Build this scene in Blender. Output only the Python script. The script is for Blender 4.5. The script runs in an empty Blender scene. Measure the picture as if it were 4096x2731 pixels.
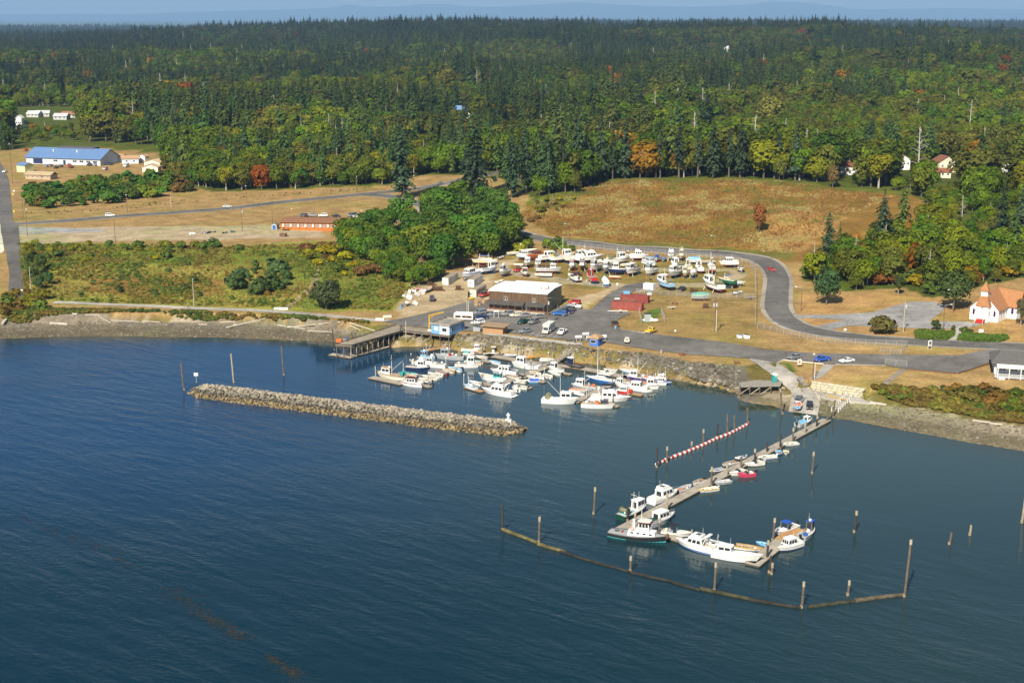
import bpy, math, random
import numpy as np
from mathutils import Vector, Matrix, geometry
import bmesh
sc = bpy.context.scene
COL = sc.collection
R_ = random.Random(11)
NR = np.random.RandomState(5)
F_PX, CX, CY, HZ, CAM_Z = 5500.0, 2048.0, 1365.5, 70.0, 105.0
TH = math.atan((CY - HZ) / F_PX)
cam = bpy.data.cameras.new('camera'); camo = bpy.data.objects.new('camera', cam); COL.objects.link(camo)
camo.location = (0, 0, CAM_Z); camo.rotation_euler = (math.pi / 2 - TH, 0, 0)
cam.sensor_width = 36; cam.lens = 36 * F_PX / 4096; cam.clip_start = 1; cam.clip_end = 90000
sc.camera = camo
SUN_EL = math.radians(40)
sdir = Vector((0.36, 0.93, 0)).normalized() * math.cos(SUN_EL) + Vector((0, 0, -math.sin(SUN_EL)))
wd = bpy.data.worlds.new('World'); sc.world = wd; wd.use_nodes = True
wn = wd.node_tree.nodes; wl = wd.node_tree.links
sky = wn.new('ShaderNodeTexSky'); sky.sky_type = 'NISHITA'; sky.sun_disc = False
sky.sun_elevation = SUN_EL; sky.sun_rotation = math.atan2(-sdir.x, -sdir.y)
sky.altitude = 0; sky.air_density = 1.0; sky.dust_density = .7; sky.ozone_density = 1.5
wl.new(sky.outputs[0], wn['Background'].inputs[0]); wn['Background'].inputs[1].default_value = 0.058
sl = bpy.data.lights.new('sun', 'SUN'); sl.energy = 5.0; sl.angle = math.radians(0.53); sl.color = (1.0, 0.91, 0.76)
so = bpy.data.objects.new('sun', sl); COL.objects.link(so); so.location = (-100, -200, 300)
so.rotation_euler = sdir.to_track_quat('-Z', 'Y').to_euler()
vs = sc.view_settings; vs.view_transform = 'Standard'; vs.look = 'None'; vs.exposure = 0.66; vs.gamma = 1.0
sc.render.engine = 'CYCLES'
cy = sc.cycles; cy.max_bounces = 5; cy.diffuse_bounces = 2; cy.glossy_bounces = 3; cy.transparent_max_bounces = 12
cy.volume_bounces = 0; cy.caustics_reflective = False; cy.caustics_refractive = False; cy.use_denoising = True
cy.use_adaptive_sampling = True; cy.adaptive_threshold = 0.02
CT, ST = math.cos(TH), math.sin(TH)
def P(px, py, z=0.0):
 u, v = px - CX, py - CY
 d = (u, F_PX * CT - v * ST, -F_PX * ST - v * CT)
 t = (z - CAM_Z) / d[2]
 return Vector((d[0] * t, d[1] * t, z))
def smooth(a, b, x):
 t = np.clip((x - a) / (b - a), 0, 1); return t * t * (3 - 2 * t)
def vnoise(x, y, seed=0):
 x = np.asarray(x, float); y = np.asarray(y, float)
 xi = np.floor(x).astype(np.int64); yi = np.floor(y).astype(np.int64); fx = x - xi; fy = y - yi
 def hh(a, b):
  n = (a * 374761393 + b * 668265263 + seed * 974634) & 0xffffffff
  n = ((n ^ (n >> 13)) * 1274126177) & 0xffffffff
  return ((n ^ (n >> 16)) & 0xffff) / 65535.0
 fx = fx * fx * (3 - 2 * fx); fy = fy * fy * (3 - 2 * fy)
 return (hh(xi, yi) * (1 - fx) + hh(xi + 1, yi) * fx) * (1 - fy) + (hh(xi, yi + 1) * (1 - fx) + hh(xi + 1, yi + 1) * fx) * fy
def fbm(x, y, s=0, o=3):
 r = 0; a = .5; t = 0
 for i in range(o):
  r = r + a * vnoise(x * 2 ** i, y * 2 ** i, s + i); t += a; a *= .5
 return r / t
def sat(c, k=1.22):
 c = np.asarray(c, float); l = (c * np.array((.3, .59, .11))).sum(-1, keepdims=True); return np.clip(l + (c - l) * k, .004, .95)
WATERLINE = [(-900,1392),(-300,1366),(0,1355),(218,1348),(479,1346),(871,1351),(1024,1355),(1155,1362),(1325,1368),(1480,1374),(1568,1377),(1634,1372),(1721,1370),(1790,1376),(1853,1394),(1961,1401),(2089,1411),(2228,1426),(2296,1437),(2399,1444),(2526,1473),(2654,1499),(2750,1513),(2919,1552),(2950,1580),(2952,1600),(3012,1616),(3082,1622),(3156,1644),(3269,1659),(3335,1673),(3418,1685),(3478,1697),(3596,1721),(3774,1750),(3892,1774),(4096,1806),(4500,1880),(5200,2040)]
FOOT = [(-900,1310),(-300,1300),(0,1294),(174,1285),(392,1285),(610,1288),(871,1288),(1024,1294),(1285,1307),(1420,1326),(1500,1345),(1568,1368),(1634,1366),(1721,1364),(1790,1370),(1853,1385),(1961,1393),(2089,1402),(2228,1417),(2296,1428),(2399,1435),(2526,1463),(2654,1489),(2750,1503),(2905,1530),(2950,1545),(3040,1545),(3110,1562),(3175,1592),(3236,1572),(3250,1564),(3300,1573),(3440,1594),(3485,1612),(3537,1623),(3655,1628),(3750,1650),(3892,1679),(4011,1694),(4096,1709),(4500,1780),(5200,1910)]
TOP = [(-900,1262),(-300,1258),(0,1260),(135,1257),(305,1261),(501,1253),(827,1253),(1024,1261),(1250,1278),(1400,1290),(1500,1298),(1600,1300),(1700,1310),(1790,1325),(1855,1337),(1919,1337),(2100,1352),(2219,1367),(2302,1380),(2376,1395),(2589,1412),(2635,1416),(2763,1445),(2911,1456),(2990,1462),(3030,1452),(3060,1446),(3107,1454),(3160,1492),(3214,1524),(3248,1520),(3300,1528),(3454,1551),(3540,1562),(3655,1562),(3833,1560),(4096,1588),(4500,1640),(5200,1740)]
Z_FOOT, Z_TOP = 1.7, 4.5
def wline(pts, z): return np.array([tuple(P(x, y, z))[:2] for x, y in pts])
LW, LF, LT = wline(WATERLINE, 0), wline(FOOT, Z_FOOT), wline(TOP, Z_TOP)
def dist_line(X, Y, L):
 best = np.full(X.shape, 1e18)
 for (ax, ay), (bx, by) in zip(L[:-1], L[1:]):
  dx, dy = bx - ax, by - ay
  t = np.clip(((X - ax) * dx + (Y - ay) * dy) / (dx * dx + dy * dy), 0, 1)
  best = np.minimum(best, (X - ax - t * dx) ** 2 + (Y - ay - t * dy) ** 2)
 return np.sqrt(best)
def inside(X, Y, poly):
 poly = np.asarray(poly); r = np.zeros(X.shape, bool); n = len(poly)
 for i in range(n):
  (ax, ay), (bx, by) = poly[i], poly[(i + 1) % n]
  if ay == by: continue
  c = (ay > Y) != (by > Y)
  r ^= c & (X < (bx - ax) * (Y - ay) / (by - ay) + ax)
 return r
def land_poly(L): return np.vstack([[(-30000, 60000), (-30000, L[0][1])], L, [(30000, L[-1][1]), (30000, 60000)]])
CTRL = [(x, y, 4.5) for x, y in [(0,1235),(400,1225),(800,1235),(1200,1255),(1500,1280),(1700,1220),(1950,1230),(2200,1260),(2500,1330),(2800,1400),(2200,1340),(1900,1310),(2400,1260),(2700,1250),(2900,1330),(3000,1420)]]
CTRL += [(2000,1080,5),(2300,1060,5),(2600,1060,5),(2900,1060,5.3),(2500,1150,4.7),(2800,1180,4.8),(3100,1100,5.6),(3105,1220,5.4),(3250,1325,5.4),(3600,1365,5.6),(4000,1390,5.6),(3400,1440,4.9),(3700,1490,4.7),(4050,1500,4.7),(3400,1490,4.6),(3300,1240,5.8),(3600,1240,6),(3900,1260,6.2),(4100,1200,7),(3500,1180,6.6),(3800,1100,8)]
CTRL += [(200,1150,5.2),(600,1150,5.2),(1000,1160,5.2),(300,1050,7.5),(800,1050,7.5),(1200,1060,7.2),(300,980,9),(700,975,9),(1100,970,9),(1300,960,9),(100,940,9.4),(600,930,9.6),(1100,900,10),(1300,880,10),(1600,880,10),(100,880,10),(700,850,10.4),(1200,800,11),(1600,770,11.2),(1750,850,9.6),(1900,880,8.6),(2100,935,7.2),(2250,968,6.6),(2500,996,6.2),(2750,1008,6),(2980,1025,5.8),(1600,1050,6.5),(1800,1000,7),(1900,1060,5.4),(1500,1150,5)]
CTRL += [(2200,900,9),(2400,930,9.5),(2700,950,9.5),(3000,960,10),(3200,1000,8.5),(2300,830,13),(2600,840,14.5),(2900,850,14.5),(3200,850,15),(3500,900,13),(2300,770,16.5),(2600,720,19.5),(2900,712,20),(3200,720,20),(3500,750,18.5),(3700,800,17),(4000,850,16),(4300,900,14),(3400,1050,8.5),(3700,1000,10),(4096,1050,9)]
CTRL += [(100,650,12),(400,640,12.5),(700,720,12),(1000,720,12.5),(1400,720,13),(1800,700,14),(2100,720,15.5),(-300,900,10),(-300,1100,7),(-200,650,12)]
CW = np.array([(*tuple(P(x, y, z))[:2], z) for x, y, z in CTRL])
def far_h(X, Y):
 base = 19 + 8 * smooth(1200, 3200, Y) - 6 * smooth(300, -500, X) * smooth(900, 1600, Y)
 q = X / np.maximum(Y, 1)
 h = base + 47 * np.exp(-((X + .07 * 4300) / 720) ** 2 - ((Y - 4300) / 1000) ** 2)
 h = h + 26 * np.exp(-((q - .28) / .2) ** 2 - ((Y - 3000) / 900) ** 2)
 h = h + 27 * smooth(5200, 8000, Y) * (.45 + 1.1 * fbm(X / 1100, Y / 1500, 3))
 h = h - 30 * smooth(-.08, -.22, q) * smooth(4000, 7500, Y)
 for y0, a, w, f, p in ((1480, 13, 130, 300, 1.), (2050, 17, 190, 430, 2.6), (2750, 22, 260, 520, .4), (3500, 16, 300, 700, 4.)): h = h + a * (.6 + .4 * np.sin(X / f * 1.7 + p * 2)) * np.exp(-((Y - y0 - 190 * np.sin(X / f + p)) / w) ** 2)
 h = h - 40 * smooth(10500, 15000, Y)
 return h + (fbm(X / 420, Y / 520, 9) - .5) * 20 * smooth(1000, 2200, Y)
def height_calc(X, Y):
 num = np.zeros(X.shape); den = np.zeros(X.shape)
 for cx_, cy_, z in CW:
  d2 = (X - cx_) ** 2 + (Y - cy_) ** 2; w = 1 / (d2 + 14 ** 2) ** 1.7
  num += w * z; den += w
 near = num / den
 k = smooth(880, 1200, Y)
 H = near * (1 - k) + far_h(X, Y) * k
 nearY = Y < 900
 iw, iF, it = inside(X, Y, land_poly(LW)), inside(X, Y, land_poly(LF)), inside(X, Y, land_poly(LT))
 dw, dF, dt = dist_line(X, Y, LW), dist_line(X, Y, LF), dist_line(X, Y, LT)
 a = dw / (dw + dF + 1e-6); zb = a * Z_FOOT
 b = dF / (dF + dt + 1e-6); zk = Z_FOOT + (Z_TOP - Z_FOOT) * smooth(0, 1, b * .7 + .3 * b * b)
 c = smooth(0, 14, dt); zt = Z_TOP * (1 - c) + H * c
 out = np.where(it, zt, np.where(iF, zk, np.where(iw, zb, -.25 - np.minimum(dw * .12, 3.5))))
 return out
def spread(a, b, step, lo, hi, g=1.09):
 m = list(np.arange(a, b + .01, step)); s = step; x = m[-1]
 while x < hi: s *= g; x += s; m.append(x)
 s = step; x = m[0]; pre = []
 while x > lo: s *= g; x -= s; pre.append(x)
 return np.array(pre[::-1] + m)
GX = spread(-270, 270, 2.0, -24000, 24000, 1.1)
GY = spread(318, 700, 1.6, 240, 52000, 1.045)
MX, MY = np.meshgrid(GX, GY)
GH = height_calc(MX, MY)
def hgt(x, y):
 x = np.clip(np.asarray(x, float), GX[0], GX[-1] - .01); y = np.clip(np.asarray(y, float), GY[0], GY[-1] - .01)
 i = np.clip(np.searchsorted(GX, x) - 1, 0, len(GX) - 2); j = np.clip(np.searchsorted(GY, y) - 1, 0, len(GY) - 2)
 fx = (x - GX[i]) / (GX[i + 1] - GX[i]); fy = (y - GY[j]) / (GY[j + 1] - GY[j])
 return (GH[j, i] * (1 - fx) + GH[j, i + 1] * fx) * (1 - fy) + (GH[j + 1, i] * (1 - fx) + GH[j + 1, i + 1] * fx) * fy
def G(px, py, dz=0.0):
 z = 6.0
 for _ in range(24):
  p = P(px, py, z); z = .5 * z + .5 * max(float(hgt(p.x, p.y)), 0.0)
 p = P(px, py, z); p.z = max(float(hgt(p.x, p.y)), 0.0) + dz
 return p
def GP(pts): return np.array([tuple(G(x, y))[:2] for x, y in pts])
MATS = {}
def newmat(name):
 m = bpy.data.materials.new(name); m.use_nodes = True
 nt = m.node_tree; b = nt.nodes['Principled BSDF']; return m, nt, b
def N(nt, t, **kw):
 n = nt.nodes.new(t)
 for k, v in kw.items():
  if k.startswith('i_'): n.inputs[int(k[2:]) if k[2:].isdigit() else k[2:].replace('_', ' ')].default_value = v
  else: setattr(n, k, v)
 return n
def M(col, rough=.55, metal=0.0, var=.16, scale=1.4, spec=.4, streak=False):
 """plain painted, wooden or metal surface with wear"""
 key = (tuple(round(c, 3) for c in col), rough, metal, var, scale, spec, streak)
 if key in MATS: return MATS[key]
 m, nt, b = newmat('surface'); L = nt.links
 tc = N(nt, 'ShaderNodeTexCoord'); mp = N(nt, 'ShaderNodeMapping')
 mp.inputs['Scale'].default_value = (scale * 3.4, scale * 3.4, scale * .25) if streak else (scale,) * 3
 L.new(tc.outputs['Object'], mp.inputs[0])
 nz = N(nt, 'ShaderNodeTexNoise'); nz.inputs['Scale'].default_value = 1.0; nz.inputs['Detail'].default_value = 5; nz.inputs['Roughness'].default_value = .65
 L.new(mp.outputs[0], nz.inputs['Vector'])
 rp = N(nt, 'ShaderNodeValToRGB'); e = rp.color_ramp.elements
 e[0].position = .3; e[1].position = .72
 e[0].color = (*[c * (1 - var * 1.6) for c in col], 1); e[1].color = (*[min(.95, c * (1 + var * .6)) for c in col], 1)
 L.new(nz.outputs[0], rp.inputs[0]); L.new(rp.outputs[0], b.inputs['Base Color'])
 b.inputs['Roughness'].default_value = rough; b.inputs['Metallic'].default_value = metal; b.inputs['Specular IOR Level'].default_value = spec
 MATS[key] = m; return m
def glassmat():
 if 'glass' in MATS: return MATS['glass']
 m, nt, b = newmat('dark_window_glass')
 b.inputs['Base Color'].default_value = (.02, .028, .035, 1); b.inputs['Roughness'].default_value = .08; b.inputs['Specular IOR Level'].default_value = .6
 MATS['glass'] = m; return m
PAL = dict(white=(.80,.80,.78), offwhite=(.66,.65,.60), cream=(.66,.58,.40), ivory=(.72,.68,.54), grey=(.33,.34,.35), lgrey=(.50,.51,.52), dgrey=(.10,.105,.11), black=(.022,.022,.025),
navy=(.016,.03,.10), blue=(.03,.13,.42), royal=(.02,.09,.45), sky=(.17,.42,.66), lblue=(.30,.52,.72), teal=(.04,.30,.30), turq=(.03,.34,.36), green=(.03,.14,.06), dgreen=(.012,.055,.04), red=(.48,.03,.022),
dred=(.22,.02,.022), maroon=(.10,.015,.02), rust=(.28,.09,.045), orange=(.75,.16,.03), brown=(.16,.085,.045), wood=(.30,.20,.11), tan=(.45,.32,.18), yellow=(.72,.50,.04), gold=(.60,.36,.03), silver=(.42,.44,.46), pink=(.55,.06,.12), olive=(.20,.20,.12), purple=(.07,.05,.20), steel=(.36,.39,.41), seagreen=(.12,.30,.24), antifoul=(.13,.025,.02), bluefoul=(.02,.05,.13), greenfoul=(.03,.09,.05))
def C(n, **kw):
 if n == 'glass': return glassmat()
 if n in ('white', 'offwhite', 'ivory', 'cream'): kw.setdefault('var', .08)
 return M(PAL[n], **kw)
def carpaint(n):
 key = ('car', n)
 if key in MATS: return MATS[key]
 m, nt, b = newmat('car_paint'); b.inputs['Base Color'].default_value = (*PAL[n], 1)
 b.inputs['Roughness'].default_value = .32; b.inputs['Coat Weight'].default_value = .6; b.inputs['Coat Roughness'].default_value = .08
 if n in ('silver', 'steel', 'grey'): b.inputs['Metallic'].default_value = .5
 MATS[key] = m; return m
class MB:
 def __init__(s): s.v = []; s.f = []
 def add(s, vs, fs):
  o = len(s.v); s.v += [tuple(p) for p in vs]; s.f += [tuple(i + o for i in f) for f in fs]; return s
 def box(s, c, d, rz=0.0, rx=0.0, ry=0.0):
  q = Matrix.Rotation(rz, 3, 'Z') @ Matrix.Rotation(ry, 3, 'Y') @ Matrix.Rotation(rx, 3, 'X')
  c = Vector(c); vs = [c + q @ Vector((x * d[0] / 2, y * d[1] / 2, z * d[2] / 2)) for x in (-1, 1) for y in (-1, 1) for z in (-1, 1)]
  return s.add(vs, [(0,1,3,2),(4,6,7,5),(0,4,5,1),(2,3,7,6),(0,2,6,4),(1,5,7,3)])
 def bar(s, a, b, w, h=None):
  """rectangular bar between two points"""
  a, b = Vector(a), Vector(b); d = b - a; h = h or w
  x = d.normalized(); up = Vector((0, 0, 1)) if abs(x.z) < .95 else Vector((1, 0, 0))
  y = up.cross(x).normalized(); z = x.cross(y)
  vs = [p + y * (i * w / 2) + z * (j * h / 2) for p in (a, b) for i, j in ((-1,-1),(1,-1),(1,1),(-1,1))]
  return s.add(vs, [(0,3,2,1),(4,5,6,7),(0,1,5,4),(1,2,6,5),(2,3,7,6),(3,0,4,7)])
 def tube(s, a, b, r0, r1=None, n=8, cap=True):
  a, b = Vector(a), Vector(b); r1 = r0 if r1 is None else r1
  x = (b - a).normalized(); up = Vector((0, 0, 1)) if abs(x.z) < .9 else Vector((1, 0, 0))
  y = up.cross(x).normalized(); z = x.cross(y); vs = []
  for p, r in ((a, r0), (b, r1)):
   for i in range(n):
    t = 2 * math.pi * i / n; vs.append(p + y * (r * math.cos(t)) + z * (r * math.sin(t)))
  fs = [(i, (i + 1) % n, n + (i + 1) % n, n + i) for i in range(n)]
  if cap: fs += [tuple(range(n - 1, -1, -1)), tuple(range(n, 2 * n))]
  return s.add(vs, fs)
 def prism(s, poly, z0, z1):
  """vertical prism over a plan outline"""
  n = len(poly); vs = [(x, y, z0) for x, y in poly] + [(x, y, z1) for x, y in poly]
  return s.add(vs, [tuple(range(n - 1, -1, -1)), tuple(range(n, 2 * n))] + [(i, (i + 1) % n, n + (i + 1) % n, n + i) for i in range(n)])
 def side(s, prof, y0, y1, k=1.0):
  """side profile (x,z) extruded across the width"""
  n = len(prof); vs = [(x, y0, z) for x, z in prof] + [(x, y1, z) for x, z in prof]
  return s.add(vs, [tuple(range(n)), tuple(range(2 * n - 1, n - 1, -1))] + [(i, n + i, n + (i + 1) % n, (i + 1) % n) for i in range(n)])
 def ball(s, c, r, n=8, m=5):
  r = (r, r, r) if not hasattr(r, '__len__') else r; vs = [(c[0], c[1], c[2] - r[2])]
  for j in range(1, m):
   a = math.pi * j / m
   for i in range(n):
    t = 2 * math.pi * i / n; vs.append((c[0] + r[0] * math.sin(a) * math.cos(t), c[1] + r[1] * math.sin(a) * math.sin(t), c[2] - r[2] * math.cos(a)))
  vs.append((c[0], c[1], c[2] + r[2])); fs = []
  for i in range(n): fs.append((0, 1 + (i + 1) % n, 1 + i))
  for j in range(m - 2):
   for i in range(n):
    a = 1 + j * n + i; b = 1 + j * n + (i + 1) % n; fs.append((a, b, b + n, a + n))
  e = len(vs) - 1; o = 1 + (m - 2) * n
  for i in range(n): fs.append((o + i, o + (i + 1) % n, e))
  return s.add(vs, fs)
 def torus(s, c, R, r, axis='y', n=12, m=6):
  vs = []
  for i in range(n):
   a = 2 * math.pi * i / n
   for j in range(m):
    b = 2 * math.pi * j / m; q = R + r * math.cos(b); p = (q * math.cos(a), q * math.sin(a), r * math.sin(b))
    p = (p[0], p[2], p[1]) if axis == 'y' else ((p[2], p[0], p[1]) if axis == 'x' else p)
    vs.append((c[0] + p[0], c[1] + p[1], c[2] + p[2]))
  return s.add(vs, [(i * m + j, i * m + (j + 1) % m, ((i + 1) % n) * m + (j + 1) % m, ((i + 1) % n) * m + j) for i in range(n) for j in range(m)])
 def mesh(s, name, mat, smooth_=False):
  me = bpy.data.meshes.new(name); me.from_pydata(s.v, [], s.f)
  if mat: me.materials.append(mat)
  if smooth_: me.polygons.foreach_set('use_smooth', [True] * len(me.polygons))
  me.update(); return me
 def build(s, name, mat, parent=None, smooth_=False, label=None):
  o = bpy.data.objects.new(name, s.mesh(name, mat, smooth_)); COL.objects.link(o)
  if parent is not None: o.parent = parent
  if label: o['label'] = label
  return o
def tag(o, label, cat, group=None, kind=None):
 if label: o['label'] = label
 if cat: o['category'] = cat
 if group: o['group'] = group
 if kind: o['kind'] = kind
 return o
def thing(name, loc, rz, label, cat, group=None):
 o = bpy.data.objects.new(name, None); COL.objects.link(o); o.location = loc; o.rotation_euler = (0, 0, rz); o.empty_display_size = .5
 return tag(o, label, cat, group)
def house(mb, x0, x1, w, z0, z1, sf=0., sa=0., ty=0., w1=None):
 """tapered deckhouse; returns its faces (front, aft, port, starboard) as bl,br,tr,tl"""
 h0 = w / 2; h1 = (w1 or w) / 2
 b = [(x0, -h0, z0), (x1, -h1, z0), (x1, h1, z0), (x0, h0, z0)]
 t = [(x0 + sa, -h0 + ty, z1), (x1 - sf, -h1 + ty, z1), (x1 - sf, h1 - ty, z1), (x0 + sa, h0 - ty, z1)]
 mb.add(b + t, [(3,2,1,0),(4,5,6,7),(0,1,5,4),(1,2,6,5),(2,3,7,6),(3,0,4,7)])
 return dict(front=(b[1], b[2], t[2], t[1]), aft=(b[3], b[0], t[0], t[3]), star=(b[0], b[1], t[1], t[0]), port=(b[2], b[3], t[3], t[2]))
def panes(q, n, parent, u0=.08, u1=.92, v0=.35, v1=.85, gap=.06, mat=None, name='window', th=.03):
 """window panes standing proud on a four-cornered face"""
 q = [Vector(p) for p in q]; nr = (q[1] - q[0]).cross(q[3] - q[0]).normalized() * th
 def at(u, v): return (q[0] * (1 - u) + q[1] * u) * (1 - v) + (q[3] * (1 - u) + q[2] * u) * v
 w = (u1 - u0 - gap * (n - 1)) / n; out = []
 for i in range(n):
  a = u0 + i * (w + gap); c = [at(a, v0), at(a + w, v0), at(a + w, v1), at(a, v1)]
  mb = MB().add(c + [p + nr for p in c], [(4,5,6,7),(0,1,5,4),(1,2,6,5),(2,3,7,6),(3,0,4,7)])
  out.append(mb.build(name, mat or glassmat(), parent))
 return out
def frame(pa, pb):
 """two ground points to origin, heading and length"""
 d = pb - pa; return (pa + pb) / 2, math.atan2(d.y, d.x), math.hypot(d.x, d.y)
ORD = ['first','second','third','fourth','fifth','sixth','seventh','eighth','ninth','tenth','eleventh','twelfth','thirteenth','fourteenth','fifteenth','sixteenth','seventeenth','eighteenth','nineteenth','twentieth'] + ['twenty-%s' % w for w in ('first','second','third','fourth','fifth','sixth','seventh','eighth','ninth')] + ['thirtieth'] + ['thirty-%s' % w for w in ('first','second','third','fourth','fifth','sixth','seventh','eighth','ninth')] + ['fortieth'] + ['forty-%s' % w for w in ('first','second','third','fourth','fifth','sixth','seventh','eighth','ninth')]
COLS = np.zeros(MX.shape + (3,)); COLS[:] = (.30, .205, .095)
near = (MY < 1150) & (np.abs(MX) < 700)
def paint(poly, col, soft=6., amt=1.0, mask=None):
 pl = GP(poly); jx = (fbm(MX / 9, MY / 9, 21) - .5) * soft; jy = (fbm(MX / 9, MY / 9, 31) - .5) * soft * 1.6
 m = inside(MX + jx, MY + jy, pl)
 if mask is not None: m &= mask
 COLS[m] = COLS[m] * (1 - amt) + np.array(col) * amt
FOREST_EDGE = [(-700,610),(0,606),(30,600),(300,588),(640,612),(690,735),(860,768),(1120,760),(1290,752),(1560,742),(1690,700),(1850,700),(2000,715),(2140,800),(2230,770),(2330,775),(2370,722),(2620,712),(2960,709),(3300,740),(3480,756),(3640,770),(3740,850),(3640,935),(3450,1000),(3300,1055),(3225,1085),(3205,1120),(3260,1130),(3330,1150),(3380,1165),(3620,1150),(3720,1195),(3900,1150),(4096,1110),(4500,1090)]
FPOLY = np.vstack([GP(FOREST_EDGE), [(30000, 1000), (30000, 60000), (-30000, 60000), (-30000, 700)]])
paint([(60,960),(320,975),(700,985),(1050,975),(1330,960),(1480,1000),(1620,1060),(1660,1160),(1560,1250),(1000,1240),(260,1215),(60,1190)], (.24,.225,.06))
paint([(60,960),(320,975),(700,990),(1050,985),(1330,985),(1330,1040),(900,1060),(400,1060),(80,1080)], (.14,.19,.035))
paint([(1150,1060),(1500,1080),(1640,1160),(1560,1240),(1220,1235),(1180,1150)], (.165,.20,.045))
paint([(350,1110),(640,1090),(900,1120),(880,1180),(600,1190),(350,1170)], (.24,.155,.05))
paint([(70,925),(400,905),(900,905),(1300,900),(1300,950),(700,962),(90,975)], (.37,.30,.205), 8)
paint([(70,905),(400,915),(420,925),(80,935)], (.30,.30,.29), 4)
paint([(2120,800),(2370,722),(2960,709),(3300,740),(3640,770),(3740,850),(3640,940),(3350,1030),(3180,1050),(2900,995),(2500,975),(2200,940),(2080,860)], (.205,.125,.038))
paint([(2120,800),(2370,722),(2960,709),(3640,765),(3640,790),(2960,728),(2420,745),(2300,800),(2150,850)], (.12,.125,.03), 10)
paint([(2150,950),(2500,970),(2900,990),(3180,1010),(3180,1040),(2900,1010),(2500,992),(2150,955)], (.13,.12,.035), 6)
paint([(3000,830),(3400,850),(3300,950),(3190,1010),(3050,980)], (.30,.185,.07), 14)
paint([(1900,1030),(2080,1005),(2300,1005),(2900,1030),(3010,1080),(3030,1250),(3040,1360),(2500,1325),(2440,1270),(2300,1230),(1900,1150)], (.27,.19,.08))
paint([(2050,1040),(2300,1020),(2700,1040),(2960,1080),(2960,1180),(2400,1160),(2240,1120),(2050,1080)], (.20,.155,.055), 12)
paint([(1980,1060),(2080,1085),(2240,1112),(2420,1128),(2640,1135),(2850,1130),(2930,1100),(2900,1085),(2700,1085),(2500,1080),(2530,1072),(2760,1068),(2920,1076),(2990,1095),(2960,1130),(2850,1148),(2640,1150),(2560,1170),(2350,1140),(2240,1130),(2100,1110),(1990,1090)], (.35,.29,.20), 4)
paint([(1720,1120),(1860,1080),(1960,1050),(2080,1030),(2060,1060),(1980,1100),(1960,1200),(1880,1210),(1700,1260),(1620,1280),(1590,1240),(1640,1160)], (.38,.305,.195), 5)
paint([(1900,870),(1760,880),(1560,870),(1470,850),(1560,845),(1740,858)], (.40,.37,.30), 4)
paint([(2210,1245),(2330,1250),(2420,1175),(2500,1140),(2420,1160),(2300,1190)], (.40,.315,.20), 4)
paint([(3190,1180),(3740,1175),(3900,1250),(4096,1260),(4096,1370),(3500,1345),(3180,1300)], (.37,.235,.105), 4)
paint([(3110,1460),(3560,1470),(3980,1500),(4096,1530),(4096,1580),(3480,1550),(3240,1515)], (.36,.245,.115), 4)
paint([(3120,1448),(3180,1455),(3190,1480),(3165,1490)], (.08,.12,.03), 2)
paint([(3245,1325),(3900,1392),(3900,1402),(3240,1390),(3150,1310)], (.36,.25,.12), 3)
paint([(2560,1285),(2600,1240),(2640,1230),(2660,1250),(2600,1290)], (.10,.15,.035), 4)
paint([(0,1235),(1450,1290),(1560,1310),(1400,1300),(800,1262),(0,1262)], (.17,.12,.045), 3)
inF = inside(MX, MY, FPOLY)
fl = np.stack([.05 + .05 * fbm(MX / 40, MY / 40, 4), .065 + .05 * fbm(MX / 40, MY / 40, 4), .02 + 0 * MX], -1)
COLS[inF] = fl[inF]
iw, iF2, it2 = inside(MX, MY, land_poly(LW)), inside(MX, MY, land_poly(LF)), inside(MX, MY, land_poly(LT))
zz = GH; bn = fbm(MX / 5, MY / 3, 77)
beach = np.where((zz < .75 + .5 * (bn - .5))[..., None], np.array((.125, .102, .065)), np.where((zz < 1.25 + .6 * (bn - .5))[..., None], np.array((.14, .118, .08)), np.array((.19, .165, .125))))
mb_ = iw & ~iF2; COLS[mb_] = beach[mb_]
chalk = np.where((bn > .56)[..., None], np.array((.32, .28, .21)), np.array((.14, .12, .045)))
mk = iF2 & ~it2; COLS[mk] = chalk[mk]; mr2 = mk & (MX > 60); COLS[mr2] = np.where((bn > .72)[..., None], np.array((.36, .31, .22)), np.array((.13, .105, .04)))[mr2]
pxl = P(1530, 1360, 1).x; pxr = P(2990, 1540, 1).x
rip = iw & ~it2 & (MX > pxl) & (MX < pxr); COLS[rip] = np.array((.13, .118, .095))
mud = iw & ~iF2 & (MX > pxr); COLS[mud] = np.where((zz[mud] < .9)[..., None], np.array((.15, .13, .08)), np.array((.27, .23, .165)))
COLS = sat(COLS, 1.1)
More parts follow.
